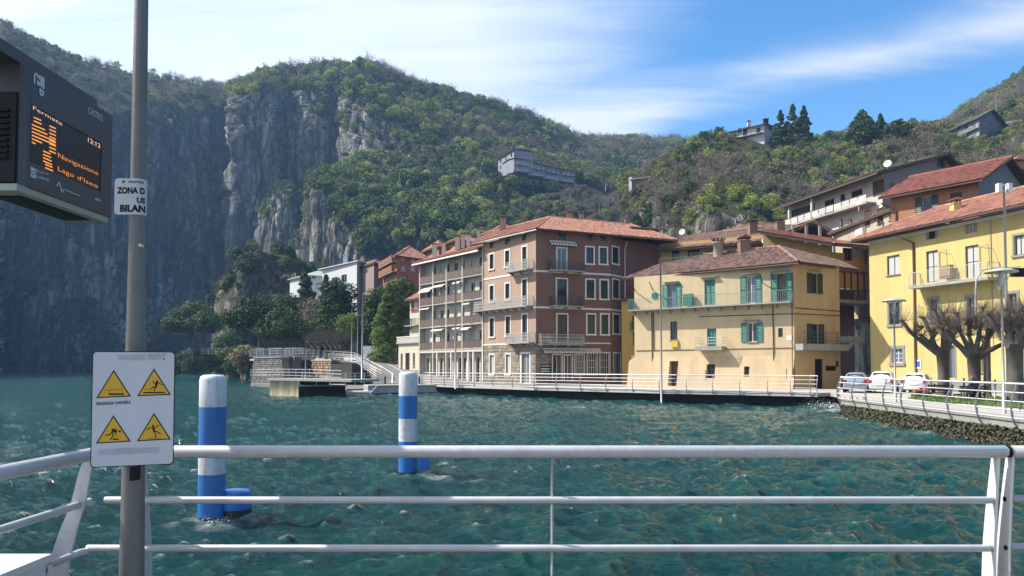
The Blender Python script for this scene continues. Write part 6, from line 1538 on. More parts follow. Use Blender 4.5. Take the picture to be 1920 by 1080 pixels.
inner = [p + Vector((.6, 1.9, -.3)) for p in E] + [p + Vector((1.0, .8, -.3)) for p in notch]
m = MB()
for a, b in zip(inner, inner[1:]): m.quad((a.x, a.y, -4), (b.x, b.y, -4), (b.x, b.y, .8), (a.x, a.y, .8))
m.build('quay_wall', m_paint('dark_void_stone', (.035, .034, .032), .7, .4), kind='structure')  # near-black colour paints in the shade of the void under the deck
MB().slab([(p.x, p.y, .7) for p in [G(792, 89)] + inner + [G(1600, 47)] + [Vector((90, 40, 0)), Vector((90, 140, 0)), Vector((-10, 150, 0)), Vector((-16, 100, 0))]], -5, 0).build('foreshore', M_ASPH, kind='structure')
# road surface and markings in front of the houses
MB().slab([(-8.5, 88.6, 1.004), (1.5, 76.5, 1.004), (10.5, 72.5, 1.004), (11.5, 75.5, 1.004), (2.5, 81.2, 1.004), (-3.8, 89.5, 1.004), (-12, 102, 1.004)], -.002, .004).build('road', M_ASPH, kind='structure')
# seawall of rough blocks on the right
def seawall():
    m = MB(); pts = [redge(x) for x in np.linspace(1577, 2300, 40)]; core = MB()
    for a, b in zip(pts, pts[1:]):
        core.quad((a.x + .1, a.y, -3), (b.x + .1, b.y, -3), (b.x + .1, b.y, .74), (a.x + .1, a.y, .74))
    a = pts[0]; core.quad((a.x + .1, a.y, -3), (a.x + .1, a.y, .74), (a.x + 8, a.y + 9, .74), (a.x + 8, a.y + 9, -3))
    core.build('seawall', m_paint('seawall_core', (.05, .048, .04), .9, .5, 1), kind='structure')
    def stone(c, s, n):
        base = [(-1,-1,-1),(1,-1,-1),(1,1,-1),(-1,1,-1),(-1,-1,1),(1,-1,1),(1,1,1),(-1,1,1)]
        rt = Matrix.Rotation(rnd.random() * 3, 3, (rnd.random(), rnd.random(), rnd.random() + .1)); m.hexa([c + rt @ (Vector((x * s[0], y * s[1], z * s[2])) * rnd.uniform(.5, 1.05)) for x, y, z in base] if True else 0, tint=rnd.random())
    for a, b in zip(pts, pts[1:]):
        L = (b - a).length; d = (b - a).normalized(); n = Vector((d.y, -d.x, 0)); n = n if n.x < 0 else -n
        for k in range(int(L * 170)):
            z = rnd.uniform(-.7, .72); w = .04 + (.72 - z) * .16 + rnd.uniform(-.08, .09)
            p = a + d * rnd.uniform(0, L) + n * w; s = rnd.uniform(.025, .07); stone(Vector((p.x, p.y, z)), (s, s * rnd.uniform(.7, 1.2), s * rnd.uniform(.5, .9)), n)
    a = pts[0]
    for k in range(1500):
        z = rnd.uniform(-.6, .7); u = rnd.random() * 9; s = rnd.uniform(.04, .12); stone(Vector((a.x + u * .7 + .1 - (.7 - z) * .3, a.y + u * .75 - .1, z)), (s, s, s * .7), None)
    t = NT('mossy_rubble'); at = t.attr('tint'); c = t.ramp(at, [(0, (.022, .020, .012)), (.45, (.055, .052, .028)), (.8, (.12, .10, .065)), (1, (.06, .08, .02))]); nn = t.noise(5, 6, .7, coord='World'); c = t.mix(t.ramp(nn, [(.45, 0.0), (.62, 1.0)]), c, (.035, .04, .018))
    t.set('Base Color', c); t.set('Roughness', .85); m.build('seawall_rubble', t.m, kind='stuff', label='rough mossy rubble facing the seawall under the right railing', category='rubble')
    mm = MB(); mm.slab([p + Vector((-.04, 0, 0)) for p in pts] + [p + Vector((.35, .1, 0)) for p in pts[::-1]], -.30, .015); mm.build('deck_edge', m_paint('deck_edge_stone', (.26, .25, .23), .9, .3, 1), kind='structure')
seawall()
M_PRAIL = m_plain('promenade_steel', (0.60, 0.60, 0.60), 0.4, 0.2); M_PPOST = m_plain('promenade_post_steel', (0.30, 0.31, 0.32), 0.45, 0.4)
def prom_railing(name, label, pts, out, H=1.25, rails=(1.0, .76, .52, .28, .06), skip=(), rr=.022, lead=None):
    """curved flat posts standing off the deck edge, with tubes through them"""
    t = thing(name, label, 'railing', pts[0]); prof = [(-.28, -.02), (-.1, .10), (.15, .17), (.45, .20), (.75, .16), (1.0, .08), (H, 0)]
    def off(h): return float(np.interp(h, [q[0] for q in prof], [q[1] for q in prof]))
    ns = []
    for k, p in enumerate(pts):
        a, b = pts[max(0, k - 1)], pts[min(len(pts) - 1, k + 1)]; d = (b - a).normalized(); n = Vector((d.y, -d.x, 0)); n = n if n.dot(out) > 0 else -n; ns.append(n)
        q = []
        for (h, w) in prof:
            ww = .085 if h < .9 else .05; c = p + n * (w + .03) + Vector((0, 0, h)); q.append((c - n * ww / 2 - d * .012, c - n * ww / 2 + d * .012, c + n * ww / 2 + d * .012, c + n * ww / 2 - d * .012))
        vs = [v for r in q for v in r]; fs_ = [(0, 1, 2, 3), tuple(4 * (len(q) - 1) + i for i in (3, 2, 1, 0))]
        for i in range(len(q) - 1):
            for j in range(4): fs_.append((4*i + j, 4*i + (j+1) % 4, 4*i + 4 + (j+1) % 4, 4*i + 4 + j))
        MB().add(vs, fs_).build('post', M_PPOST, t)
    for f in rails:
        h = H * f; w = off(h) - .0; MB().tube([p + n * (w + .015) + Vector((0, 0, h)) for p, n in zip(pts, ns)], rr * (1.7 if f == 1.0 else 1.0), 8).build('handrail' if f == 1.0 else 'rail', M_PRAIL, t)
    return t
def onE(px):
    D = float(np.interp(px, [q[0] for q in PED], [q[1] for q in PED])); return G(px, D)
out = Vector((-.3, -1, 0))
prom_railing('promenade_railing', 'long white tubular railing with bowed posts along the main quay', [onE(x) for x in (794, 812, 836, 862, 892, 927, 964, 1004, 1045, 1090, 1138, 1188, 1238, 1288, 1337, 1388, 1440, 1483, 1520, 1533)], out)
prom_railing('promenade_railing', 'white bowed railing above the rubble seawall on the right', [redge(x) + Vector((-.02, 0, 0)) for x in (1577, 1605, 1631, 1664, 1698, 1740, 1786, 1841, 1908, 1990, 2090)], Vector((-1, 0, 0)), H=1.3)
prom_railing('promenade_railing', 'short return of the white railing at the near corner of the right quay', [redge(1577) + Vector((.1, .2, 0)), redge(1577) + Vector((.9, 1.9, 0)), redge(1577) + Vector((1.6, 3.6, 0))], Vector((-1, .4, 0)), H=1.3)
# lawn and path on the right quay
def grass():
    base = [G(1700, 45, 1.0), G(1760, 40, 1.0), G(1850, 36.5, 1.0), G(1990, 31, 1.0), G(2060, 36, 1.0), G(1900, 46, 1.0), G(1760, 50, 1.0)]; base = [Vector((p.x, p.y, 1.0)) for p in base]
    MB().slab(base, .0, .07).build('lawn', m_paint('lawn_soil', (.05, .085, .02), .95, .4, .8), kind='structure')
    P2 = [(p.x, p.y) for p in base]; xs = [p[0] for p in P2]; ys = [p[1] for p in P2]; m = MB(); k = 0
    while k < 9000:
        x, y = rnd.uniform(min(xs), max(xs)), rnd.uniform(min(ys), max(ys)); k += 1
        if not inside((x, y), P2): continue
        h = rnd.uniform(.05, .13); a = rnd.random() * 3.14; w = .03; dx, dy = math.cos(a) * w, math.sin(a) * w; m.add([(x - dx, y - dy, 1.06), (x + dx, y + dy, 1.06), (x + rnd.uniform(-.04, .04), y + rnd.uniform(-.04, .04), 1.07 + h)], ((0, 1, 2),), tint=rnd.random())
    t = NT('grass_blades'); t.set('Base Color', t.ramp(t.attr('tint'), [(0, (.07, .13, .02)), (1, (.17, .24, .05))])); t.set('Roughness', .8)
    m.build('grass', t.m, kind='stuff', label='bright green grass on the lawn behind the right railing', category='grass')
grass()
MB().slab([Vector((redge(x).x + 3.6, redge(x).y + 1.2, 1.006)) for x in (1590, 1700, 1841, 2000)] + [Vector((redge(x).x + 4.0, redge(x).y + 1.4, 1.006)) for x in (2000, 1841, 1700, 1590)], 0, .05).build('kerb', M_PAVEL, kind='structure')

# ------------------------------------------------------------------ rising road, bastions and landing stage on the left
Lf = [G(700, 92, 1.0), P(712, 699, 100), P(690, 683, 112), P(668, 672, 124), P(610, 667, 140)]
Rt = [G(800, 90, 1.0), P(778, 703, 101), P(752, 690, 112), P(728, 678, 124), P(690, 669, 140)]
m = MB()
for k in range(4): m.quad(Lf[k], Rt[k], Rt[k+1], Lf[k+1])
m.quad(Vector((-16, 88, 1.0)), G(800, 86, 1.0), Rt[0], Lf[0]); m.build('road', M_ASPH, kind='structure')
m = MB()
for f in (.36, .80):
    for k in range(4):
        a, b = mid(Lf[k], Rt[k], f), mid(Lf[k+1], Rt[k+1], f); w = (Rt[k] - Lf[k]).normalized() * .09; u = Vector((0, 0, .012)); m.quad(a - w + u, a + w + u, b + w + u, b - w + u)
m.build('road_marking', M_WHITE, kind='structure')
m = MB()
for k in range(4):
    for S in (Lf,): m.quad((S[k].x, S[k].y, -3), (S[k+1].x, S[k+1].y, -3), S[k+1], S[k])
    m.quad(Rt[k], Rt[k+1], Rt[k+1] + Vector((40, 6, 0)), Rt[k] + Vector((40, 6, 0)))
m.build('embankment', m_paint('embankment_concrete', (.20, .19, .18), .9, .4), kind='structure')
M_RUB1 = m_paint('grey_rubble_stone', (.20, .19, .17), .95, .5, 1.2, tint=.7); M_RUB2 = m_paint('brown_rubble_stone', (.30, .21, .14), .95, .4, 1.2, tint=.7)
def rubble_wall(name, label, a, b, zb0, z1, mat, lean=.12, cs=.42, cap=True):
    a, b = Vector(a), Vector(b); t = thing(name, label, 'wall', (a.x, a.y, zb0)); fr = Fr(a, b, zb0); H = z1 - zb0; m = MB()
    MB().hexa([fr.pt(0, 0, 0), fr.pt(fr.L, 0, 0), fr.pt(fr.L, 0, -1.2), fr.pt(0, 0, -1.2), fr.pt(0, H, -H * lean), fr.pt(fr.L, H, -H * lean), fr.pt(fr.L, H, -H * lean - 1), fr.pt(0, H, -H * lean - 1)]).build('core', m_paint('mortar', (.10, .095, .085), .95), t)
    v = 0
    while v < H - .1:
        h = rnd.uniform(.7, 1.2) * cs * .8; u = -rnd.random() * .3
        while u < fr.L:
            L = rnd.uniform(.6, 1.5) * cs; a0, b0 = max(u, 0), min(u + L - .05, fr.L); v1 = min(v + h - .05, H)
            if b0 - a0 > .1:
                w = -v * lean; d = rnd.uniform(.04, .14); j = lambda: rnd.uniform(-.04, .04)
                m.hexa([fr.pt(a0, v, w - .05), fr.pt(b0, v, w - .05), fr.pt(b0, v1, w - .08), fr.pt(a0, v1, w - .08), fr.pt(a0 + .05 + j(), v + .04, w + d), fr.pt(b0 - .05 + j(), v + .04, w + d), fr.pt(b0 - .05, v1 - .04 + j(), w + d - .03), fr.pt(a0 + .05, v1 - .04, w + d - .03)], tint=rnd.random())
            u += L
        v += h
    m.build('rubble_stones', mat, t, kind='stuff')
    if cap: MB().fbox(fr, -.1, fr.L + .1, H, H + .25, -H * lean - 1.1, -H * lean + .15).build('coping', M_CONC, t)
    return fr
b0, b1, b2, b3 = P(470, 707, 122), P(546, 707, 112), P(578, 704, 116), P(590, 700, 118)
zb1 = P(500, 671, 116).z
rubble_wall('bastion_wall', 'lit grey rubble bastion wall left of the landing stage', (b0.x, b0.y), (b1.x, b1.y), -.5, zb1, M_RUB1)
rubble_wall('bastion_wall', 'shaded return of the grey bastion beside the steps', (b1.x, b1.y), (b2.x, b2.y + 3), -.5, zb1, M_RUB1)
c0, c1 = P(583, 700, 116), P(620, 698, 108); rubble_wall('retaining_wall', 'brown coursed stone wall under the quay ramp', (c0.x, c0.y), (c1.x, c1.y), .3, P(600, 677, 112).z, M_RUB2, .05, .5)
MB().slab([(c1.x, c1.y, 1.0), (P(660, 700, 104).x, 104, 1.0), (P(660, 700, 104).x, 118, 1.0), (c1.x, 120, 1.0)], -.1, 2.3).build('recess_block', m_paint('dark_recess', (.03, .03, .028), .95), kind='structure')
MB().slab([(b0.x + .6, b0.y + 2.2, zb1), (b1.x + .3, b1.y + 2.2, zb1), (b2.x, b2.y + 5, zb1), (c0.x, c0.y + 1.2, zb1 - .3), (c1.x, c1.y + 1.2, P(600, 677, 112).z), (P(672, 680, 112).x, 112, P(672, 680, 112).z), (Lf[3].x, Lf[3].y, Lf[3].z), (Lf[4].x, Lf[4].y, Lf[4].z), (Lf[4].x, 190, Lf[4].z), (P(440, 680, 190).x, 190, zb1), (P(440, 680, 150).x, 150, zb1)], -.3, 0).build('terrace', M_PAVE, kind='structure')
MB().slab([(b0.x + 1.2, b0.y + 4, -2), (b1.x + .5, b1.y + 4, -2), (b2.x, b2.y + 6, -2), (c0.x, c0.y + 3, -2), (c1.x, c1.y + 3, -2), (c1.x + 4, 125, -2), (c1.x, 190, -2), (P(450, 680, 200).x, 200, -2)], 0, zb1 + 1.6).build('embankment_fill', m_paint('earth', (.05, .045, .03), .95), kind='structure')
def fence_line(name, label, pts, H, rails, pitch, mat=M_RAILW, r=.03, post=2.2, cat='railing', bal=.03):
    pts = [Vector(p) for p in pts]; t = thing(name, label, cat, pts[0]); Zv = Vector((0, 0, 1))
    for f in rails: MB().tube([p + Zv * H * f for p in pts], r, 6).build('rail', mat, t)
    m = MB()
    for a, b in zip(pts, pts[1:]):
        L = (b - a).length; n = max(1, int(L / post))
        for k in range(n): q = a + (b - a) * (k / n); MB().bar(q, q + Zv * H, .07, .07, up=(1, 0, 0)).build('post', mat, t)
        if pitch:
            n = int(L / pitch)
            for k in range(n): q = a + (b - a) * (k / n); m.bar(q, q + Zv * H * .97, bal, bal, up=(1, 0, 0))
    if pitch: m.build('balusters', mat, t)
    return t
fence_line('balustrade', 'white baluster fence on top of the grey bastion', [(b0.x - .3, b0.y + .4, zb1 + .2), (b1.x, b1.y + .5, zb1 + .2), (P(600, 668, 118).x, 118, zb1)], 1.15, (1.0, .12), .3)
fence_line('balustrade', 'white railing along the far road edge behind the pines', [(P(378, 664, 168).x, 168, P(378, 664, 168).z), (P(470, 664, 160).x, 160, P(470, 664, 160).z), (P(600, 664, 150).x, 150, P(600, 664, 150).z), (P(660, 664, 146).x, 146, P(660, 664, 146).z)], 1.2, (1.0, .55, .1), .9)
fence_line('ramp_railing', 'white railing sloping down the quay ramp to the landing stage', [P(622, 677, 108), P(668, 682, 104), P(684, 695, 98), P(706, 710, 92)], 1.15, (1.0, .75, .5, .25), 0, post=1.4, r=.035)
fence_line('ramp_railing', 'second white railing inside the quay ramp', [P(606, 672, 116), P(664, 676, 112), P(688, 690, 104), P(716, 706, 96)], 1.15, (1.0, .6, .3), 0, post=2, r=.03)
fence_line('road_fence', 'pale slatted fence along the road beside the villa', [P(680, 668, 128), P(744, 671, 120)], 1.7, (1.0, .1), .22, bal=.14)
a, b = P(680, 674, 127.5), P(746, 680, 119.5); fr = Fr(a, b, a.z - 2); t = thing('garden_wall', 'low grey concrete wall under the slatted fence', 'wall', a); MB().fbox(fr, 0, fr.L, 0, 2.7, -.3, 0).build('wall', M_CONC, t)
# landing stage
t = thing('landing_stage', 'dark floating landing stage with pale timber piling at its left end', 'landing stage', G(600, 77, 0))
fr = Fr(G(562, 75.5), G(648, 76.5), 0.0); ztp = P(600, 722, 76).z
MB().fbox(fr, 0, fr.L, -.4, ztp - .12, -4.5, 0).build('hull', m_plain('black_hull', (.010, .010, .010), .6), t); MB().fbox(fr, -.2, fr.L + .1, ztp - .12, ztp, -4.7, .1).build('deck', M_CONC, t)
fl = Fr(G(506, 79), G(563, 75.7), 0.0); MB().fbox(fl, .1, fl.L, -.5, P(540, 712, 77).z - .1, -3.5, -.15).build('wall', M_DARK, t)
n = 22
mpi = m_paint('pale_timber', (.55, .46, .31), .9, .4, 1.0, tint=.5)
for k in range(n): u = .15 + (fl.L - .3) * (k + .5) / n; MB().tube([fl.pt(u, -1.0, .0), fl.pt(u, P(540, 713, 77).z - rnd.random() * .08, -.02)], fl.L / n * .48, 6, tint=rnd.random()).build('timber_pile', mpi, t)
MB().fbox(fl, -.3, fl.L + 8, P(540, 712, 77).z - .1, P(540, 712, 77).z + .12, -3.2, .1).build('cap_beam', M_CONC, t)
fence_line('stage_railing', 'pale railing round the floating landing stage', [G(566, 76, ztp), G(648, 76.6, ztp), G(700, 80, ztp)], 1.15, (1.0, .75, .5, .25), 0, mat=M_PRAIL, post=1.1, r=.025)
fence_line('stage_railing', 'long low railing on the stone quay left of the landing stage', [P(470, 706, 112), P(520, 706, 104), P(580, 708, 94), P(640, 712, 86)], 1.0, (1.0, .6, .2), 0, mat=M_PRAIL, post=2.4, r=.03)
MB().slab([(P(470, 706, 114).x, 114, .5), (P(580, 708, 93).x, 93, .5), (P(650, 712, 85).x, 85, .5), (P(700, 712, 86).x, 87, .5), (P(700, 712, 100).x, 104, .5), (P(470, 706, 122).x, 124, .5)], -.45, -.05).build('quay', m_paint('quay_concrete', (.15, .145, .13), .9, .4), kind='structure')
t = thing('floating_platform', 'low grey white floating platform between the landing stage and the quay', 'pontoon', G(750, 83, 0)); fr = Fr(G(690, 82), G(818, 84.5), 0)
MB().fbox(fr, 0, fr.L, .12, .85, -3, 0).build('float', m_paint('float_grey', (.32, .33, .35), .8, .3), t); MB().fbox(fr, 0, fr.L, .85, .95, -3.1, .1).build('deck', M_PAVEL, t)
t = thing('gangway', 'small white gangway float beside the landing stage', 'pontoon', G(672, 79, 0)); fr = Fr(G(650, 78.5), G(697, 79.5), 0)
MB().fbox(fr, 0, fr.L, .25, .40, -2, 0).build('deck', M_WHITE, t); MB().fbox(fr, .0, fr.L, .0, .12, -1.6, .2).build('float', M_WHITE, t); MB().bar(fr.pt(fr.L - .3, .0, .1), fr.pt(fr.L + .6, 1.0, .1), .1, .1).build('strut', M_WHITE, t)
def bollard(px, py, D, label, mat=M_BLK, h=.9, r=.09): p = P(px, py, D); o = thing('bollard', label, 'bollard', p); MB().tube([p, p + Vector((0, 0, h))], r, 8).build('post', mat, o); MB().lathe(p + Vector((0, 0, h)), [(r * 1.15, 0), (r * 1.1, .06), (.001, .09)], 8).build('cap', mat, o)
bollard(722, 722, 88, 'black bollard on the slipway left of the middle mooring post'); bollard(786, 722, 88, 'black bollard on the slipway right of the middle mooring post')
for (px, py, D, lb) in ((1808, 745, 47, 'slim steel bollard left of the person by the lawn'), (1866, 748, 45, 'slim steel bollard right of the person by the lawn'), (1746, 742, 49, 'slim steel bollard right of the parked cars')): bollard(px, py, D, lb, M_PPOST, 1.1, .06)
for k, (px, py, D, lb) in enumerate(((1323, 722, 68, 'thin post at the foot of the peach wall by its middle window'), (1475, 722, 63, 'thin post near the right corner of the peach wall'))): bollard(px, py, D, lb, M_PPOST, 1.3, .04)

# ------------------------------------------------------------------ poles and lamps
def mast(name, label, px, ytop, D, zb, r0=.07, r1=.04, cross=0, cat='pole', mat=M_PPOST, lamp=False):
    g = G(px, D, zb); zt = P(px, ytop, D).z; t = thing(name, label, cat, g); MB().tube([g, g + Vector((0, 0, (zt - zb) * .5)), Vector((g.x, g.y, zt))], [r0, (r0 + r1) / 2, r1], 8).build('shaft', mat, t)
    if cross: MB().bar(Vector((g.x - .1, g.y, zt - .05)), Vector((g.x + cross, g.y, zt + .02)), .06, .05).build('arm', mat, t)
    if lamp: MB().hexa([Vector((g.x + x, g.y + y, zt + z)) for z in (-.05, .1) for x, y in ((.1, -.15), (1.0, -.15), (1.0, .15), (.1, .15))]).build('lamp_head', M_PRAIL, t)
    return t
mast('flagpole', 'tall bare pole in the water in front of the peach house', 1240, 484, 62.4, -2, .085, .065, .45); mast('flagpole', 'tall bare pole on the quay in front of the white balcony block', 854, 525, 80.5, .6, .10, .07, .2)
mast('street_lamp', 'slender street lamp where the road climbs left of the villa', 679, 551, 96, 1.0, .13, .08, .8, 'street lamp', lamp=True)
mast('flagpole', 'left of two thin white poles by the rising road', 659, 578, 112, 3.5, .07, .05); mast('flagpole', 'right of two thin white poles by the rising road', 670, 574, 112, 3.5, .07, .05)
mast('flagpole', 'slim pole on the landing stage quay', 573, 640, 92, .8, .08, .06, .3); mast('flagpole', 'thin pole rising behind the pollarded limes on the left', 617, 584, 140, 4.5, .06, .04); mast('street_lamp', 'small lamp in front of the grey bastion', 484, 630, 150, 4.5, .07, .05, cat='street lamp')
for (x, yt, yb, D, lb) in ((973, 392, 362, 300, 0), (981, 366, 392, 300, 'tallest pole on the terraced fields'), (976, 368, 392, 300, 'short pole beside the tallest one on the terraces'), (1052, 371, 388, 300, 'pole in the middle of the terraces left of the bend'), (1069, 358, 386, 305, 'wooden pole in the centre of the terraces'), (1125, 377, 402, 290, 'pole at the dark retaining wall of the terraces'), (1151, 360, 380, 300, 'pole at the right end of the terraces'), (1137, 334, 350, 330, 'distant pole against the dark wood above the terraces')):
    D = float(np.interp(yb, [332, 360, 395, 430], [364, 345, 329, 315]))
    if lb: mast('utility_pole', lb, x, yt, D, P(x, yb + 8, D).z, .18, .12, mat=M_CONC)
mast('utility_pole', 'tall white pole above the grey house on the right hill', 1879, 178, 262, 60, .25, .18, 3.5, mat=M_WHITE)
# lakeside lamps with disc hats
def disc_lamp(px, ytop, D, label, r=.62, lantern=True):
    g = G(px, D, 1.0); z = P(px, ytop, D).z; t = thing('street_lamp', label, 'street lamp', g); H = z - 1.0
    MB().tube([g, g + Vector((0, 0, .9)), g + Vector((0, 0, .92)), g + Vector((0, 0, H - .75))], [.085, .08, .055, .042], 10).build('shaft', M_PPOST, t); c = (g.x, g.y, z)
    MB().lathe(c, [(.001, .14), (r * .5, .08), (r, -.02), (r, -.07), (r * .4, -.03), (.001, -.03)], 20).build('shade', m_paint('lamp_hat', (.34, .36, .33), .6, .3), t)
    if lantern:
        m = MB()
        for k in range(4): a = .5 + k * 1.571; m.bar(Vector(c) + Vector((r * .62 * math.cos(a), r * .62 * math.sin(a), -.06)), Vector(c) + Vector((.05 * math.cos(a), .05 * math.sin(a), -.78)), .025, .025)
        m.build('bracket', M_PPOST, t); MB().lathe(c, [(.12, -.07), (.10, -.3), (.06, -.5), (.02, -.7)], 10).build('lens', m_plain('lamp_glass', (.5, .5, .47), .2), t)
    return t, g
disc_lamp(1881, 508, 31.5, 'lakeside lamp with a wide disc hat in front of the right pollard tree')
disc_lamp(1678, 563, 41.5, 'lakeside lamp with a disc hat left of the pollard trees', lantern=True)
t = thing('street_lamp', 'goose neck lamp arm curving above the pollard trees', 'street lamp', G(1832, 50)); g = G(1832, 50); zt_ = P(1840, 503, 50).z
MB().tube([g, Vector((g.x, g.y, zt_ - 1.6)), Vector((g.x + .08, g.y, zt_ - .7)), Vector((g.x + .45, g.y, zt_ - .15)), Vector((g.x + 1.1, g.y, zt_)), Vector((g.x + 3.0, g.y, zt_ + .12))], [.09, .06, .055, .05, .045, .04], 8).build('shaft', M_PPOST, t); MB().box(g.x + 2.4, g.x + 3.3, g.y - .2, g.y + .2, zt_ - .55, zt_ + .0).build('lamp_head', M_DARK, t)
t = thing('floodlight_mast', 'tall pale mast with two floodlights before the yellow building', 'street lamp', G(1890, 42)); g = G(1890, 42); z = P(1888, 357, 42).z
MB().tube([g, Vector((g.x, g.y, z * .5)), Vector((g.x, g.y, z))], [.10, .075, .06], 10).build('shaft', M_PPOST, t)
for sx in (-1, 1): MB().box(g.x + sx * .27 - .11, g.x + sx * .27 + .11, g.y - .15, g.y + .15, z - .1, z + .38).build('floodlight', M_RAILW, t)
MB().bar((g.x - .4, g.y, z + .3), (g.x + .4, g.y, z + .3), .06, .06).build('arm', M_PRAIL, t)

def spray():
    m = MB(); rs = random.Random(5)
    for (px, D, n, hx, hz) in ((1528, 57.5, 420, 1.1, 1.0), (1560, 53.5, 160, .9, .4), (1600, 44.5, 130, .8, .35), (1545, 55.5, 200, 1.3, .5), (398, 14.3, 90, .35, .12), (430, 14.5, 60, .3, .08)):
        g = G(px, D, 0)
        for k in range(n):
            a = rs.gauss(0, .45) * hx; b = rs.gauss(0, .35) * hx; z = abs(rs.gauss(0, .5)) * hz * math.exp(-(a / hx)**2) + .03; s = rs.uniform(.012, .05) * (1 if D > 20 else .3)
            c = Vector((g.x + a, g.y + b, z)); q = [Vector((rs.uniform(-1, 1), rs.uniform(-1, 1), rs.uniform(-1, 1))) * s for _ in range(4)]
            m.add([c + v for v in q], ((0, 1, 2), (0, 2, 3), (1, 3, 2), (0, 3, 1)))
    m.build('spray', m_plain('white_water', (.8, .83, .85), .6), kind='stuff', label='white spray where waves break against the quay corner', category='spray')
spray()
# ------------------------------------------------------------------ trees one can tell apart
def TD(py): return float(np.interp(py, [332, 360, 395, 430], [364, 345, 329, 315]))
trs = np.random.RandomState(77)
def tree(name, label, px, ybase, ytop, D, wpx, mat, shape='round', trunk=.2, group=None, clumps=40, per=60, leaf=.16, cz=.62, rzf=.36, bark=M_BARK, lean=0.0, kind_h=None):
    b = P(px, ybase, D); H = P(px, ytop, D).z - b.z; rx = wpx / 2 * D / FPX * (1.18 if D < 200 else 1.0)
    t = thing(name, label, 'tree', b, group); V, T = leaf_cloud(int(clumps * 1.7), int(per * 1.4), rx, H * rzf, H * cz, leaf * .85, trs, shape, inner=.25)
    V[:, 0] += lean * (V[:, 2] / H)
    o = bpy.data.objects.new('crown', leaf_mesh('crown', mat, V, T)); COL.objects.link(o); o.parent = t
    m = MB(); top = Vector((b.x + lean * .6, b.y, b.z + H * cz)); m.tube([b - Vector((0, 0, 1)), b + Vector((lean * .15, 0, H * .25)), top], [trunk, trunk * .8, trunk * .4], 8)
    for k in range(6):
        a = k * 1.05 + .4; s = b + (top - b) * (.45 + .07 * k); m.tube([s, s + Vector((math.cos(a) * rx * .55, math.sin(a) * rx * .55, H * (.14 if shape != 'cone' else .03)))], [trunk * .4, trunk * .12], 5)
    m.build('trunk', bark, t); return t
def firm(name, *a, **k): return tree(name, *a, **k)
tree('umbrella_pine', 'leftmost of the three umbrella pines, standing apart by the dark cliff', 362, 672, 571, 172, 90, ML_DARK, 'umbrella', .35, 'umbrella pines by the road', 60, 80, .26, .68, .36)
tree('umbrella_pine', 'middle umbrella pine, the tallest, leaning left above the bastion', 500, 668, 561, 132, 108, ML_DARK, 'umbrella', .3, 'umbrella pines by the road', 80, 80, .22, .68, .38, lean=-1.6)
tree('umbrella_pine', 'right and lowest umbrella pine with two dark trunks', 532, 668, 585, 128, 88, ML_DARK, 'umbrella', .28, 'umbrella pines by the road', 70, 80, .20, .62, .44)
tree('cedar', 'dark cedar under the green roofed white house', 572, 640, 498, 150, 66, ML_DARK, 'cone', .3, None, 90, 50, .26, .52, .46)
tree('cedar', 'dark feathery conifer in front of the cool white house', 610, 640, 512, 142, 46, ML_DARK, 'cone', .25, None, 70, 50, .24, .52, .46)
tree('evergreen_tree', 'dark rounded evergreen half covering the cool white house', 634, 640, 500, 138, 70, ML_DARK, 'round', .25, None, 60, 70, .24, .55, .42)
tree('evergreen_tree', 'low dark evergreen left of the slender street lamp', 600, 660, 590, 136, 90, ML_DARK, 'round', .2, None, 50, 60, .22, .5, .45)
tree('evergreen_tree', 'dark evergreen mass below the orange apartment house', 712, 660, 520, 132, 60, ML_DARK, 'round', .25, None, 60, 70, .22, .55, .45)
tree('magnolia_tree', 'large glossy green magnolia left of the villa', 728, 675, 530, 122, 72, ML_GREEN, 'cone', .3, None, 110, 70, .20, .50, .48)
tree('laurel_tree', 'green leafy crown right behind the villa roof', 752, 660, 508, 128, 70, ML_GREEN, 'round', .25, None, 60, 60, .2, .62, .36)
tree('willow_tree', 'yellow green leafing tree left of the street lamp', 656, 652, 580, 134, 46, ML_FRESH, 'round', .15, None, 36, 50, .18, .55, .42)
tree('bare_tree', 'reddish brown leafless thicket under the white house', 588, 645, 545, 140, 58, ML_TWIG, 'round', .2, None, 50, 40, .14, .5, .45)
tree('evergreen_bush', 'dark bush at the water behind the grey bastion', 448, 700, 640, 150, 80, ML_DARK, 'round', .1, None, 40, 60, .22, .45, .5)
tree('evergreen_bush', 'brownish ivy covered bush where the dark shore meets the bastion', 455, 708, 640, 135, 44, ML_OLIVE, 'round', .1, None, 40, 60, .18, .5, .5)
for k, (px, y0, y1, w, D) in enumerate(((330, 706, 655, 60, 178), (372, 706, 648, 70, 176), (412, 706, 650, 60, 172), (425, 690, 608, 50, 190), (465, 640, 560, 60, 196), (525, 620, 545, 60, 190), (470, 520, 470, 50, 205))):
    tree('evergreen_bush', ['dark bush furthest left on the wooded shore', 'dark bush in front of the left umbrella pine', 'dark bush right of the left umbrella pine', 'dark bush at the foot of the pale rock outcrop', 'dark bush on the ledge above the middle pine', 'dark bush between the outcrop and the cedar', 'dark bush on top of the pale rock outcrop'][k], px, y0, y1, D, w, ML_DARK, 'round', .1, 'dark bushes along the shore', 34, 50, .26, .5, .5)
tree('evergreen_tree', 'dark evergreen wall of leaves under the cool white house left of the poles', 632, 668, 545, 137, 70, ML_DARK, 'round', .2, None, 60, 60, .22, .5, .48)
tree('evergreen_tree', 'dark round crown in front of the right corner of the cool white house', 690, 668, 560, 134, 44, ML_DARK, 'round', .2, None, 50, 60, .22, .5, .48)
tree('evergreen_tree', 'dark tree rising behind the middle umbrella pine', 545, 655, 540, 150, 60, ML_DARK, 'round', .2, None, 50, 60, .24, .5, .48)
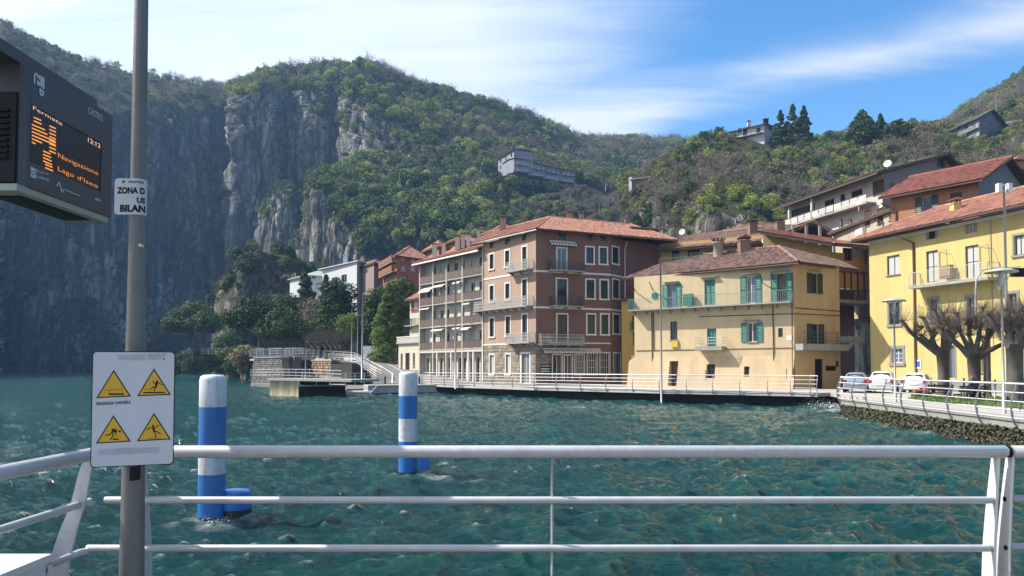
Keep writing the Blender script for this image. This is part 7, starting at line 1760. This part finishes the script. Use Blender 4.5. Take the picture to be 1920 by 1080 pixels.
tree('olive_shrub', 'brown green shrub under the left edge of the cool white house', 606, 668, 600, 138, 50, ML_OLIVE, 'round', .12, None, 40, 50, .2, .5, .48)
# firs on the skyline
for k, (px, y0, y1, w) in enumerate(((1464, 270, 208, 30), (1487, 270, 197, 36), (1508, 270, 199, 32))):
    tree('fir_tree', ['left fir of the three beside the hilltop house', 'middle and tallest fir of the three beside the hilltop house', 'right fir of the three beside the hilltop house'][k], px, y0, y1, 244, w * 1.25, ML_DARK, 'cone', .35, 'three firs beside the hilltop house', 60, 40, .42, .5, .5)
tree('cedar', 'big dark cedar rising over the right ridge', 1617, 266, 208, 226, 78, ML_DARK, 'cone', .4, None, 80, 50, .4, .5, .5)
tree('cedar', 'smaller dark cedar right of the big one on the ridge', 1651, 258, 214, 228, 34, ML_DARK, 'cone', .3, None, 50, 40, .36, .5, .5)
tree('evergreen_tree', 'rounded dark evergreen on the ridge right of the cedars', 1684, 262, 224, 220, 56, ML_DARK, 'round', .3, None, 50, 50, .4, .5, .5)
for k, (px, y1) in enumerate(((1080, 320), (1089, 320))): tree('cypress_tree', ['left cypress at the end of the terraced block', 'right cypress at the end of the terraced block'][k], px, 350, y1, 353, 9, ML_DARK, 'column', .2, 'pair of cypresses', 40, 30, .4, .5, .48)
tree('poplar_tree', 'pale silvery young poplar left of the terraces', 939, 376, 346, 336, 14, ML_FRESH, 'column', .15, None, 40, 30, .34, .55, .45)
tree('evergreen_tree', 'dark conifer below the grey house on the right hill', 1868, 318, 262, 200, 50, ML_DARK, 'round', .3, None, 50, 50, .34, .5, .5)
tree('cypress_tree', 'slim cypress on the rocky slope above the yellow roofs', 1219, 418, 386, 190, 9, ML_DARK, 'column', .1, None, 30, 30, .24, .5, .48)
for k, (px, y0, y1, D, w, mt) in enumerate(((930, 372, 318, 342, 44, 0), (957, 360, 322, 346, 36, 1), (982, 368, 330, 343, 44, 0), (1012, 362, 338, 346, 36, 0), (1040, 360, 342, 348, 30, 1), (1066, 358, 344, 349, 26, 0), (905, 380, 335, 336, 46, 1))):
    tree('evergreen_tree', ['dark tree below the left end of the terraced block', 'fresh green bush right under the gable of the terraced block', 'dark tree under the second unit of the terraced block', 'dark tree under the middle of the terraced block', 'small light tree under the fourth unit of the terraced block', 'small dark tree left of the two cypresses', 'light tree on the slope left of the silvery poplar'][k], px, y0, y1, D, w, (ML_DARK, ML_GREEN)[mt], 'round', .2, 'trees below the terraced block', 30, 36, .42, .5, .5)
# terrace walls on the fields
for k, (x0, y0, x1, y1, D) in enumerate(((905, 391, 1010, 389, 0), (1000, 349, 1100, 348, 0), (1010, 385, 1090, 384, 0), (1108, 381, 1168, 379, 0), (1000, 366, 1060, 362, 0))):
    a, b = P(x0, y0, D or TD(y0) - 1), P(x1, y1, D or TD(y1) - 1); fr = Fr(a, b, min(a.z, b.z) - 1.5)
    t = thing('terrace_wall', ['long pale edged wall left on the terraced fields', 'upper pale wall of the terraces below the cypresses', 'middle dark wall on the terraced fields', 'dark retaining wall at the right end of the terraces', 'short grassy wall high on the terraces', 'pale ledge of rock wall right of the terraces'][k], 'wall', a)
    MB().hexa([a + Vector((0, 0, -1.3)), b + Vector((0, 0, -1.3)), b + Vector((0, 3, -1.3)), a + Vector((0, 3, -1.3)), a, b, b + Vector((0, 3, 0)), a + Vector((0, 3, 0))]).build('wall', m_paint('terrace_stone', (.09, .088, .09), .95, .4), t); MB().bar(a + Vector((0, .2, .2)), b + Vector((0, .2, .2)), .6, .35).build('coping', M_CONC, t)

# ------------------------------------------------------------------ pollarded lime trees
def pollard(label, px, D, H, r, limbs, seed, twig=1.0, tpl=60, zb=1.0, group='pollarded trees on the right quay', mat_t=None):
    rs = random.Random(seed); b = G(px, D, zb); t = thing('pollard_tree', label, 'tree', b, group); m = MB()
    fork = b + Vector((0, 0, H)); m.tube([b - Vector((0, 0, .2)), b + Vector((0, 0, .25)), b + Vector((.03, 0, H * .5)), fork + Vector((0, 0, .1))], [r * 1.35, r * 1.08, r * .95, r * 1.1], 12)
    m.build('trunk', M_BARK, t); ends = []
    for (dx, dz, dy) in limbs:
        e = fork + Vector((dx, dy, dz)); k = Vector((rs.uniform(-.15, .15), rs.uniform(-.1, .1), 0)); mm = MB()
        c1 = fork + Vector((dx * .38, dy * .4, dz * .22)) + k * .5; c2 = fork + Vector((dx * .75, dy * .8, dz * .58)) - k
        mm.tube([fork - Vector((0, 0, .25)), c1, c2, e, e + Vector((0, 0, .12))], [r * .72, r * .46, r * .32, r * .38, r * .18], 9); ends.append((e, r * .4)); ends.append((c2, r * .3))
        s = c2 + Vector((rs.uniform(-.5, .5), rs.uniform(-.5, .5), rs.uniform(.35, .7))); mm.tube([c2, s], [r * .34, r * .3], 7); mm.tube([s - Vector((0, 0, .05)), s + Vector((0, 0, .14))], [r * .42, r * .25], 7); ends.append((s, r * .3)); mm.build('limb', M_BARK, t)
    V = []
    for (e, er) in ends:
        for k in range(tpl):
            a = rs.random() * 6.283; up = rs.uniform(.15, 1.0); L = rs.uniform(.45, 1.25) * twig; d = Vector((math.cos(a) * (1 - up * .7), math.sin(a) * (1 - up * .7), up)).normalized()
            p = e + Vector((math.cos(a), math.sin(a), 0)) * er * .7; q1 = p + d * L * .5; q2 = q1 + (d + Vector((0, 0, .5))).normalized() * L * .5
            for (s, f, w) in ((p, q1, .009), (q1, q2, .006)):
                for ax in (Vector((1, 0, 0)), Vector((0, 1, 0))):
                    x = (f - s).cross(ax).normalized() * w; V += [s - x, f - x * .6, f + x * .6, s + x]
    V = np.array([tuple(v) for v in V]) - np.array(tuple(b)); o = bpy.data.objects.new('twigs', np_mesh('twigs', V, np.arange(len(V)).reshape(-1, 4), [m_plain('lime_twigs', (.17, .135, .11), .9)], False)); COL.objects.link(o); o.parent = t; o['kind'] = 'stuff'
    return t
pollard('left pollard tree of the quay, beside the parked cars', 1768, 47, 2.8, .33, [(-1.3, 1.0, 0), (-2.3, 1.9, .3), (.35, 1.7, -.2), (1.1, 1.5, .4), (-.8, 2.1, .6), (-.2, 2.3, -.5)], 1)
pollard('middle pollard tree of the quay, behind the seated person', 1826, 42, 2.5, .31, [(-1.5, 1.5, 0), (-.7, 2.3, .3), (.1, 1.9, .5), (1.1, 1.6, 0), (2.1, 1.3, -.3), (-2.0, 2.5, .2), (.7, 2.6, .3)], 2)
pollard('right pollard tree of the quay, behind the disc hat lamp', 1903, 40.5, 3.0, .38, [(-.5, 1.3, 0), (-1.2, 1.6, .2), (.9, 1.0, .1), (-.1, 1.9, .4), (1.8, 1.3, .2), (.5, 1.9, -.3)], 3)
pollard('slim pollard tree standing back between the middle and right ones', 1850, 50, 3.6, .22, [(-1.0, 1.3, 0), (.9, 1.2, .3), (.1, 1.7, -.2)], 4)
pollard('pollard tree with a cut trunk at the right frame edge', 1965, 41, 2.8, .36, [(-1.5, 1.2, 0), (-.8, 1.9, .3), (.4, 1.8, .5), (1.2, 1.5, 0)], 5)
MLT = ['leftmost of the small red twigged pollards by the far road', 'second from left of the small red twigged pollards', 'third from left of the small red twigged pollards', 'fourth from left of the small red twigged pollards', 'fifth from left of the small red twigged pollards', 'rightmost of the small red twigged pollards by the far road']
for k, px in enumerate((588, 599, 611, 622, 632, 640)):
    pollard(MLT[k], px, 122 - k, 2.0, .24, [(-.8, 1.4, 0), (.7, 1.3, .3), (0, 1.7, -.3), (-1.3, 1.2, .4)], 20 + k, 1.5, 30, zb=P(px, 676, 122).z, group='small pollarded trees by the far road')

# ------------------------------------------------------------------ cars
def car(label, px, D, yaw, paint, L=4.0, W=1.7, H=1.48, suv=False):
    g = G(px, D, 1.0); t = thing('parked_car', label, 'car', (0, 0, 0), 'cars parked beside the yellow building')
    # stations from tail (x=-L/2) to nose: (x, z sill, z belt, z roof, half width belt, half width roof)
    S = [(-.50, .38, .80, .82, .80, .78), (-.485, .30, .92, .95, .90, .82), (-.46, .26, .95, 1.04, .96, .80), (-.38, .24, .96, 1.40, .99, .70), (-.30, .24, .96, 1.47, 1.0, .70), (-.10, .24, .95, 1.48, 1.0, .70), (.06, .24, .94, 1.42, 1.0, .69), (.20, .24, .93, 1.10, .99, .74), (.27, .24, .92, .96, .98, .80), (.40, .24, .80, .84, .94, .74), (.47, .28, .66, .70, .86, .66), (.50, .34, .55, .56, .78, .6)]
    vs = []; k = H / 1.48
    for (x, s, b, r, wb, wr) in S:
        w = W / 2
        ring = [(w * wb * .92, s), (w * wb, s + .2), (w * wb, b * k), (w * wr * (1.0 if r > b + .2 else 1.05), (b + (r - b) * .85) * k), (w * wr * .72, r * k), (0, (r + .015) * k)]
        ring = ring + [(-y, z) for y, z in ring[-2::-1]]; vs += [Vector((x * L, y, z)) for y, z in ring]
    n = 11; m = MB(); fs = []
    for i in range(len(S) - 1):
        for j in range(n - 1): fs.append((i*n + j, i*n + j + 1, (i+1)*n + j + 1, (i+1)*n + j))
        fs.append((i*n + n - 1, i*n, (i+1)*n, (i+1)*n + n - 1))
    fs.append(tuple(range(n))[::-1]); fs.append(tuple((len(S) - 1) * n + j for j in range(n)))
    m.add(vs, fs, sm=True); m.build('body', paint, t)
    def at(i, f, x0, x1): pass
    gl = m_plain('car_glass', (.02, .025, .03), .08)
    def pane(name, pts, mat=gl): MB().poly([Vector(p) for p in pts]).build(name, mat, t)
    w = W / 2
    def side(x, zf):  # y on the body side between belt and roof
        xs = [s[0] for s in S]; wb, wr, b, r = [float(np.interp(x / L, xs, [s[q] for s in S])) for q in (4, 5, 2, 3)]; y = w * (wb + (wr - wb) * zf / .85); return y + .012, (b + (r - b) * zf) * k
    for s in (-1, 1):
        for (x0, x1, x2, x3) in ((-.36, -.16, -.17, -.33), (-.14, .17, .06, -.14)):
            q = []
            for x, zf in ((x0, .08), (x1, .08), (x2, .76), (x3, .76)): y, z = side(x * L, zf); q.append((x * L, s * y, z))
            pane('side_window', q if s < 0 else q[::-1])
    pane('rear_window', [(-.452 * L, -w * .70, 1.05 * k), (-.452 * L, w * .70, 1.05 * k), (-.395 * L, w * .60, 1.36 * k), (-.395 * L, -w * .60, 1.36 * k)]); pane('windscreen', [(.255 * L, w * .72, .985 * k), (.255 * L, -w * .72, .985 * k), (.09 * L, -w * .6, 1.40 * k), (.09 * L, w * .6, 1.40 * k)])
    for s in (-1, 1):
        for x in (-.31, .31):
            c = Vector((x * L, s * (w - .09), .31)); o = MB().tube([c - Vector((0, .1, 0)), c + Vector((0, .1, 0))], .31, 18, sm=False).build('wheel', m_plain('tyre', (.02, .02, .02), .8), t)
            MB().tube([c + Vector((0, s * .101, 0)), c + Vector((0, s * .108, 0))], .2, 14, sm=False).build('rim', M_PRAIL, o)
            MB().tube([c + Vector((0, s * .085 - .01, 0)), c + Vector((0, s * .088, 0))], .37, 20, sm=False).build('wheel_arch', M_DARK, t)
        MB().box(-.502 * L, -.47 * L, s * w * .82 - .11, s * w * .82 + .09, .74, .96).build('tail_light', m_plain('tail_red', (.30, .01, .01), .3), t)
        MB().box(.18 * L, .21 * L, s * (w + .12) - .08, s * (w + .12) + .08, .93, 1.05).build('mirror', paint, t)
    MB().box(-.512 * L, -.497 * L, -.26, .26, .62, .73).build('number_plate', M_RAILW, t); MB().box(-.515 * L, -.46 * L, -w * .86, w * .86, .34, .50).build('bumper', paint, t)
    t.location = g; t.rotation_euler = (0, 0, yaw); return t
Mw_car = m_plain('white_car_paint', (.60, .60, .60), .22); Ms_car = m_plain('silver_car_paint', (.28, .32, .38), .25, .4)
car('white hatchback parked nearest the pollard trees', 1722, 56, R(52), Mw_car)
car('white boxy car parked between the silver car and the white hatchback', 1657, 57, R(58), m_plain('grey_white_car_paint', (.50, .52, .52), .25), 3.9, 1.72, 1.6)
car('silver blue car parked furthest left beside the dark passage', 1606, 58, R(62), Ms_car, 3.9, 1.68, 1.5)
t = thing('planter', 'low planter with red flowers in front of the white hatchback', 'planter', G(1727, 47)); g = G(1727, 47)
MB().box(g.x - .5, g.x + .5, g.y - .3, g.y + .3, 1.0, 1.4).build('box', M_WOOD, t)
V, T = leaf_cloud(14, 30, .5, .25, .5, .05, trs); o = bpy.data.objects.new('flowers', leaf_mesh('flowers', m_plain('red_petals', (.45, .03, .03), .7), V, T)); COL.objects.link(o); o.parent = t

# ------------------------------------------------------------------ benches and the seated person
def bench(label, px, D, rot, L=1.8):
    t = thing('park_bench', label, 'bench', (0, 0, 0), 'dark benches on the quay'); mw = m_paint('bench_wood', (.035, .03, .028), .7)
    for k in range(4): MB().box(-L/2, L/2, -.22 + k * .12, -.13 + k * .12, .43, .46).build('slat', mw, t)
    for k in range(3): MB().box(-L/2, L/2, .26 + k * .03, .285 + k * .03, .56 + k * .12, .65 + k * .12).build('slat', mw, t)
    for s in (-1, 1):
        m = MB(); x = s * (L/2 - .15); m.bar((x, -.2, 0), (x, -.2, .43), .05, .05, up=(1, 0, 0)); m.bar((x, .2, 0), (x, .36, .9), .05, .05, up=(1, 0, 0)); m.bar((x, -.24, .41), (x, .26, .41), .05, .04); m.bar((x, -.24, .62), (x, .28, .62), .05, .03); m.build('leg', M_IRON, t)
    g = G(px, D, 1.0); t.location = g; t.rotation_euler = (0, 0, rot); return t, g
bt, bg = bench('dark bench by the lawn with a person sitting on it', 1816, 41.5, R(180 + 12)); bench('dark empty bench at the right end of the lawn', 1930, 33, R(192)); bench('dark empty bench between the white hatchback and the seated person', 1757, 44, R(192), 1.6)
def person():
    t = thing('person', 'person in a dark blue jacket sitting hunched on the bench by the lawn', 'person', (0, 0, 0)); J = {}
    pts = [('hip', (0, 0, .56), .15), ('waist', (0, -.03, .72), .15), ('chest', (0, -.10, .92), .165), ('shoul', (0, -.14, 1.06), .13), ('neck', (0, -.18, 1.14), .055), ('skull', (0, -.21, 1.19), .06)]
    parent = {'waist': 'hip', 'chest': 'waist', 'shoul': 'chest', 'neck': 'shoul', 'skull': 'neck'}
    for s, n in ((-1, 'l'), (1, 'r')):
        pts += [(n + 'th', (s * .11, -.03, .54), .10), (n + 'kn', (s * .14, -.46, .52), .068), (n + 'sh', (s * .14, -.47, .28), .055), (n + 'an', (s * .14, -.44, .08), .042), (n + 'ft', (s * .15, -.58, .05), .04),
                (n + 'sd', (s * .19, -.12, 1.03), .075), (n + 'el', (s * .27, -.26, .80), .052), (n + 'wr', (s * .10, -.46, .68), .034), (n + 'hd', (s * .06, -.52, .66), .03)]
        parent.update({n + 'th': 'hip', n + 'kn': n + 'th', n + 'sh': n + 'kn', n + 'an': n + 'sh', n + 'ft': n + 'an', n + 'sd': 'shoul', n + 'el': n + 'sd', n + 'wr': n + 'el', n + 'hd': n + 'wr'})
    names = [p[0] for p in pts]; me = bpy.data.meshes.new('body'); me.from_pydata([p[1] for p in pts], [(names.index(a), names.index(b)) for a, b in parent.items()], [])
    o = bpy.data.objects.new('body', me); COL.objects.link(o); o.parent = t; sk = o.modifiers.new('skin', 'SKIN')
    for i, p in enumerate(pts): me.skin_vertices[0].data[i].radius = (p[2], p[2] * .9); me.skin_vertices[0].data[i].use_root = (i == 0)
    o.modifiers.new('sub', 'SUBSURF').levels = 1; o.modifiers['sub'].render_levels = 2
    n = NT('jacket_and_trousers'); sp = n.n.new('ShaderNodeSeparateXYZ'); n.l.new(n.tc.outputs['Object'], sp.inputs[0]); f = n.ramp(sp.outputs['Z'], [(.60, (.02, .02, .024)), (.63, (.025, .04, .10))]); n.set('Base Color', f); n.set('Roughness', .85); me.materials.append(n.m)
    skin = m_plain('skin', (.42, .25, .18), .6); h = Vector((0, -.25, 1.28)); 
    hm = MB().lathe(h, [(.001, -.125), (.05, -.118), (.072, -.06), (.082, .0), (.08, .05), (.06, .10), (.001, .12)], 14)
    hm.add([h + Vector(q) for q in ((-.012, -.08, 0), (.012, -.08, 0), (0, -.108, -.02), (0, -.078, .03))], ((0, 1, 2), (0, 2, 3), (1, 3, 2))); hd = hm.build('head', skin, t)
    for s in (-1, 1): MB().box(s * .083 - .012, s * .083 + .012, h.y - .01, h.y + .02, h.z - .03, h.z + .03).build('ear', skin, hd)
    hr = MB().lathe(h + Vector((0, .014, .015)), [(.083, -.07), (.09, -.02), (.09, .03), (.07, .09), (.001, .122)], 14); hr.build('hair', m_plain('grey_hair', (.14, .12, .11), .9), t)
    m = MB()
    for s in (-1, 1):
        w = Vector((s * .06, -.52, .66)); 
        for k in range(4): a = w + Vector((-s * .012 * k + s * .02, 0, -.01)); m.tube([a, a + Vector((0, -.045, -.01)), a + Vector((0, -.07 + k * .003, -.035))], [.010, .009, .007], 6)
        m.tube([w + Vector((-s * .03, 0, 0)), w + Vector((-s * .045, -.03, .01))], [.011, .008], 6)
    m.build('fingers', skin, t)
    return t
pt = person(); pt.location = bg + Vector((.35, -.02, 0)); pt.rotation_euler = (0, 0, R(192))
# ------------------------------------------------------------------ air
def build_haze():
    t = bpy.data.materials.new('air'); t.use_nodes = True; n = t.node_tree.nodes; n.clear()
    out = n.new('ShaderNodeOutputMaterial'); v = n.new('ShaderNodeVolumePrincipled')
    v.inputs['Color'].default_value = (0.34, 0.60, 1.0, 1); v.inputs['Density'].default_value = 0.00021
    v.inputs['Anisotropy'].default_value = 0.1
    t.node_tree.links.new(v.outputs[0], out.inputs['Volume'])
    MB().box(-1600, 1600, -80, 1450, -12, 330).build('haze', t, kind='stuff')
build_haze()
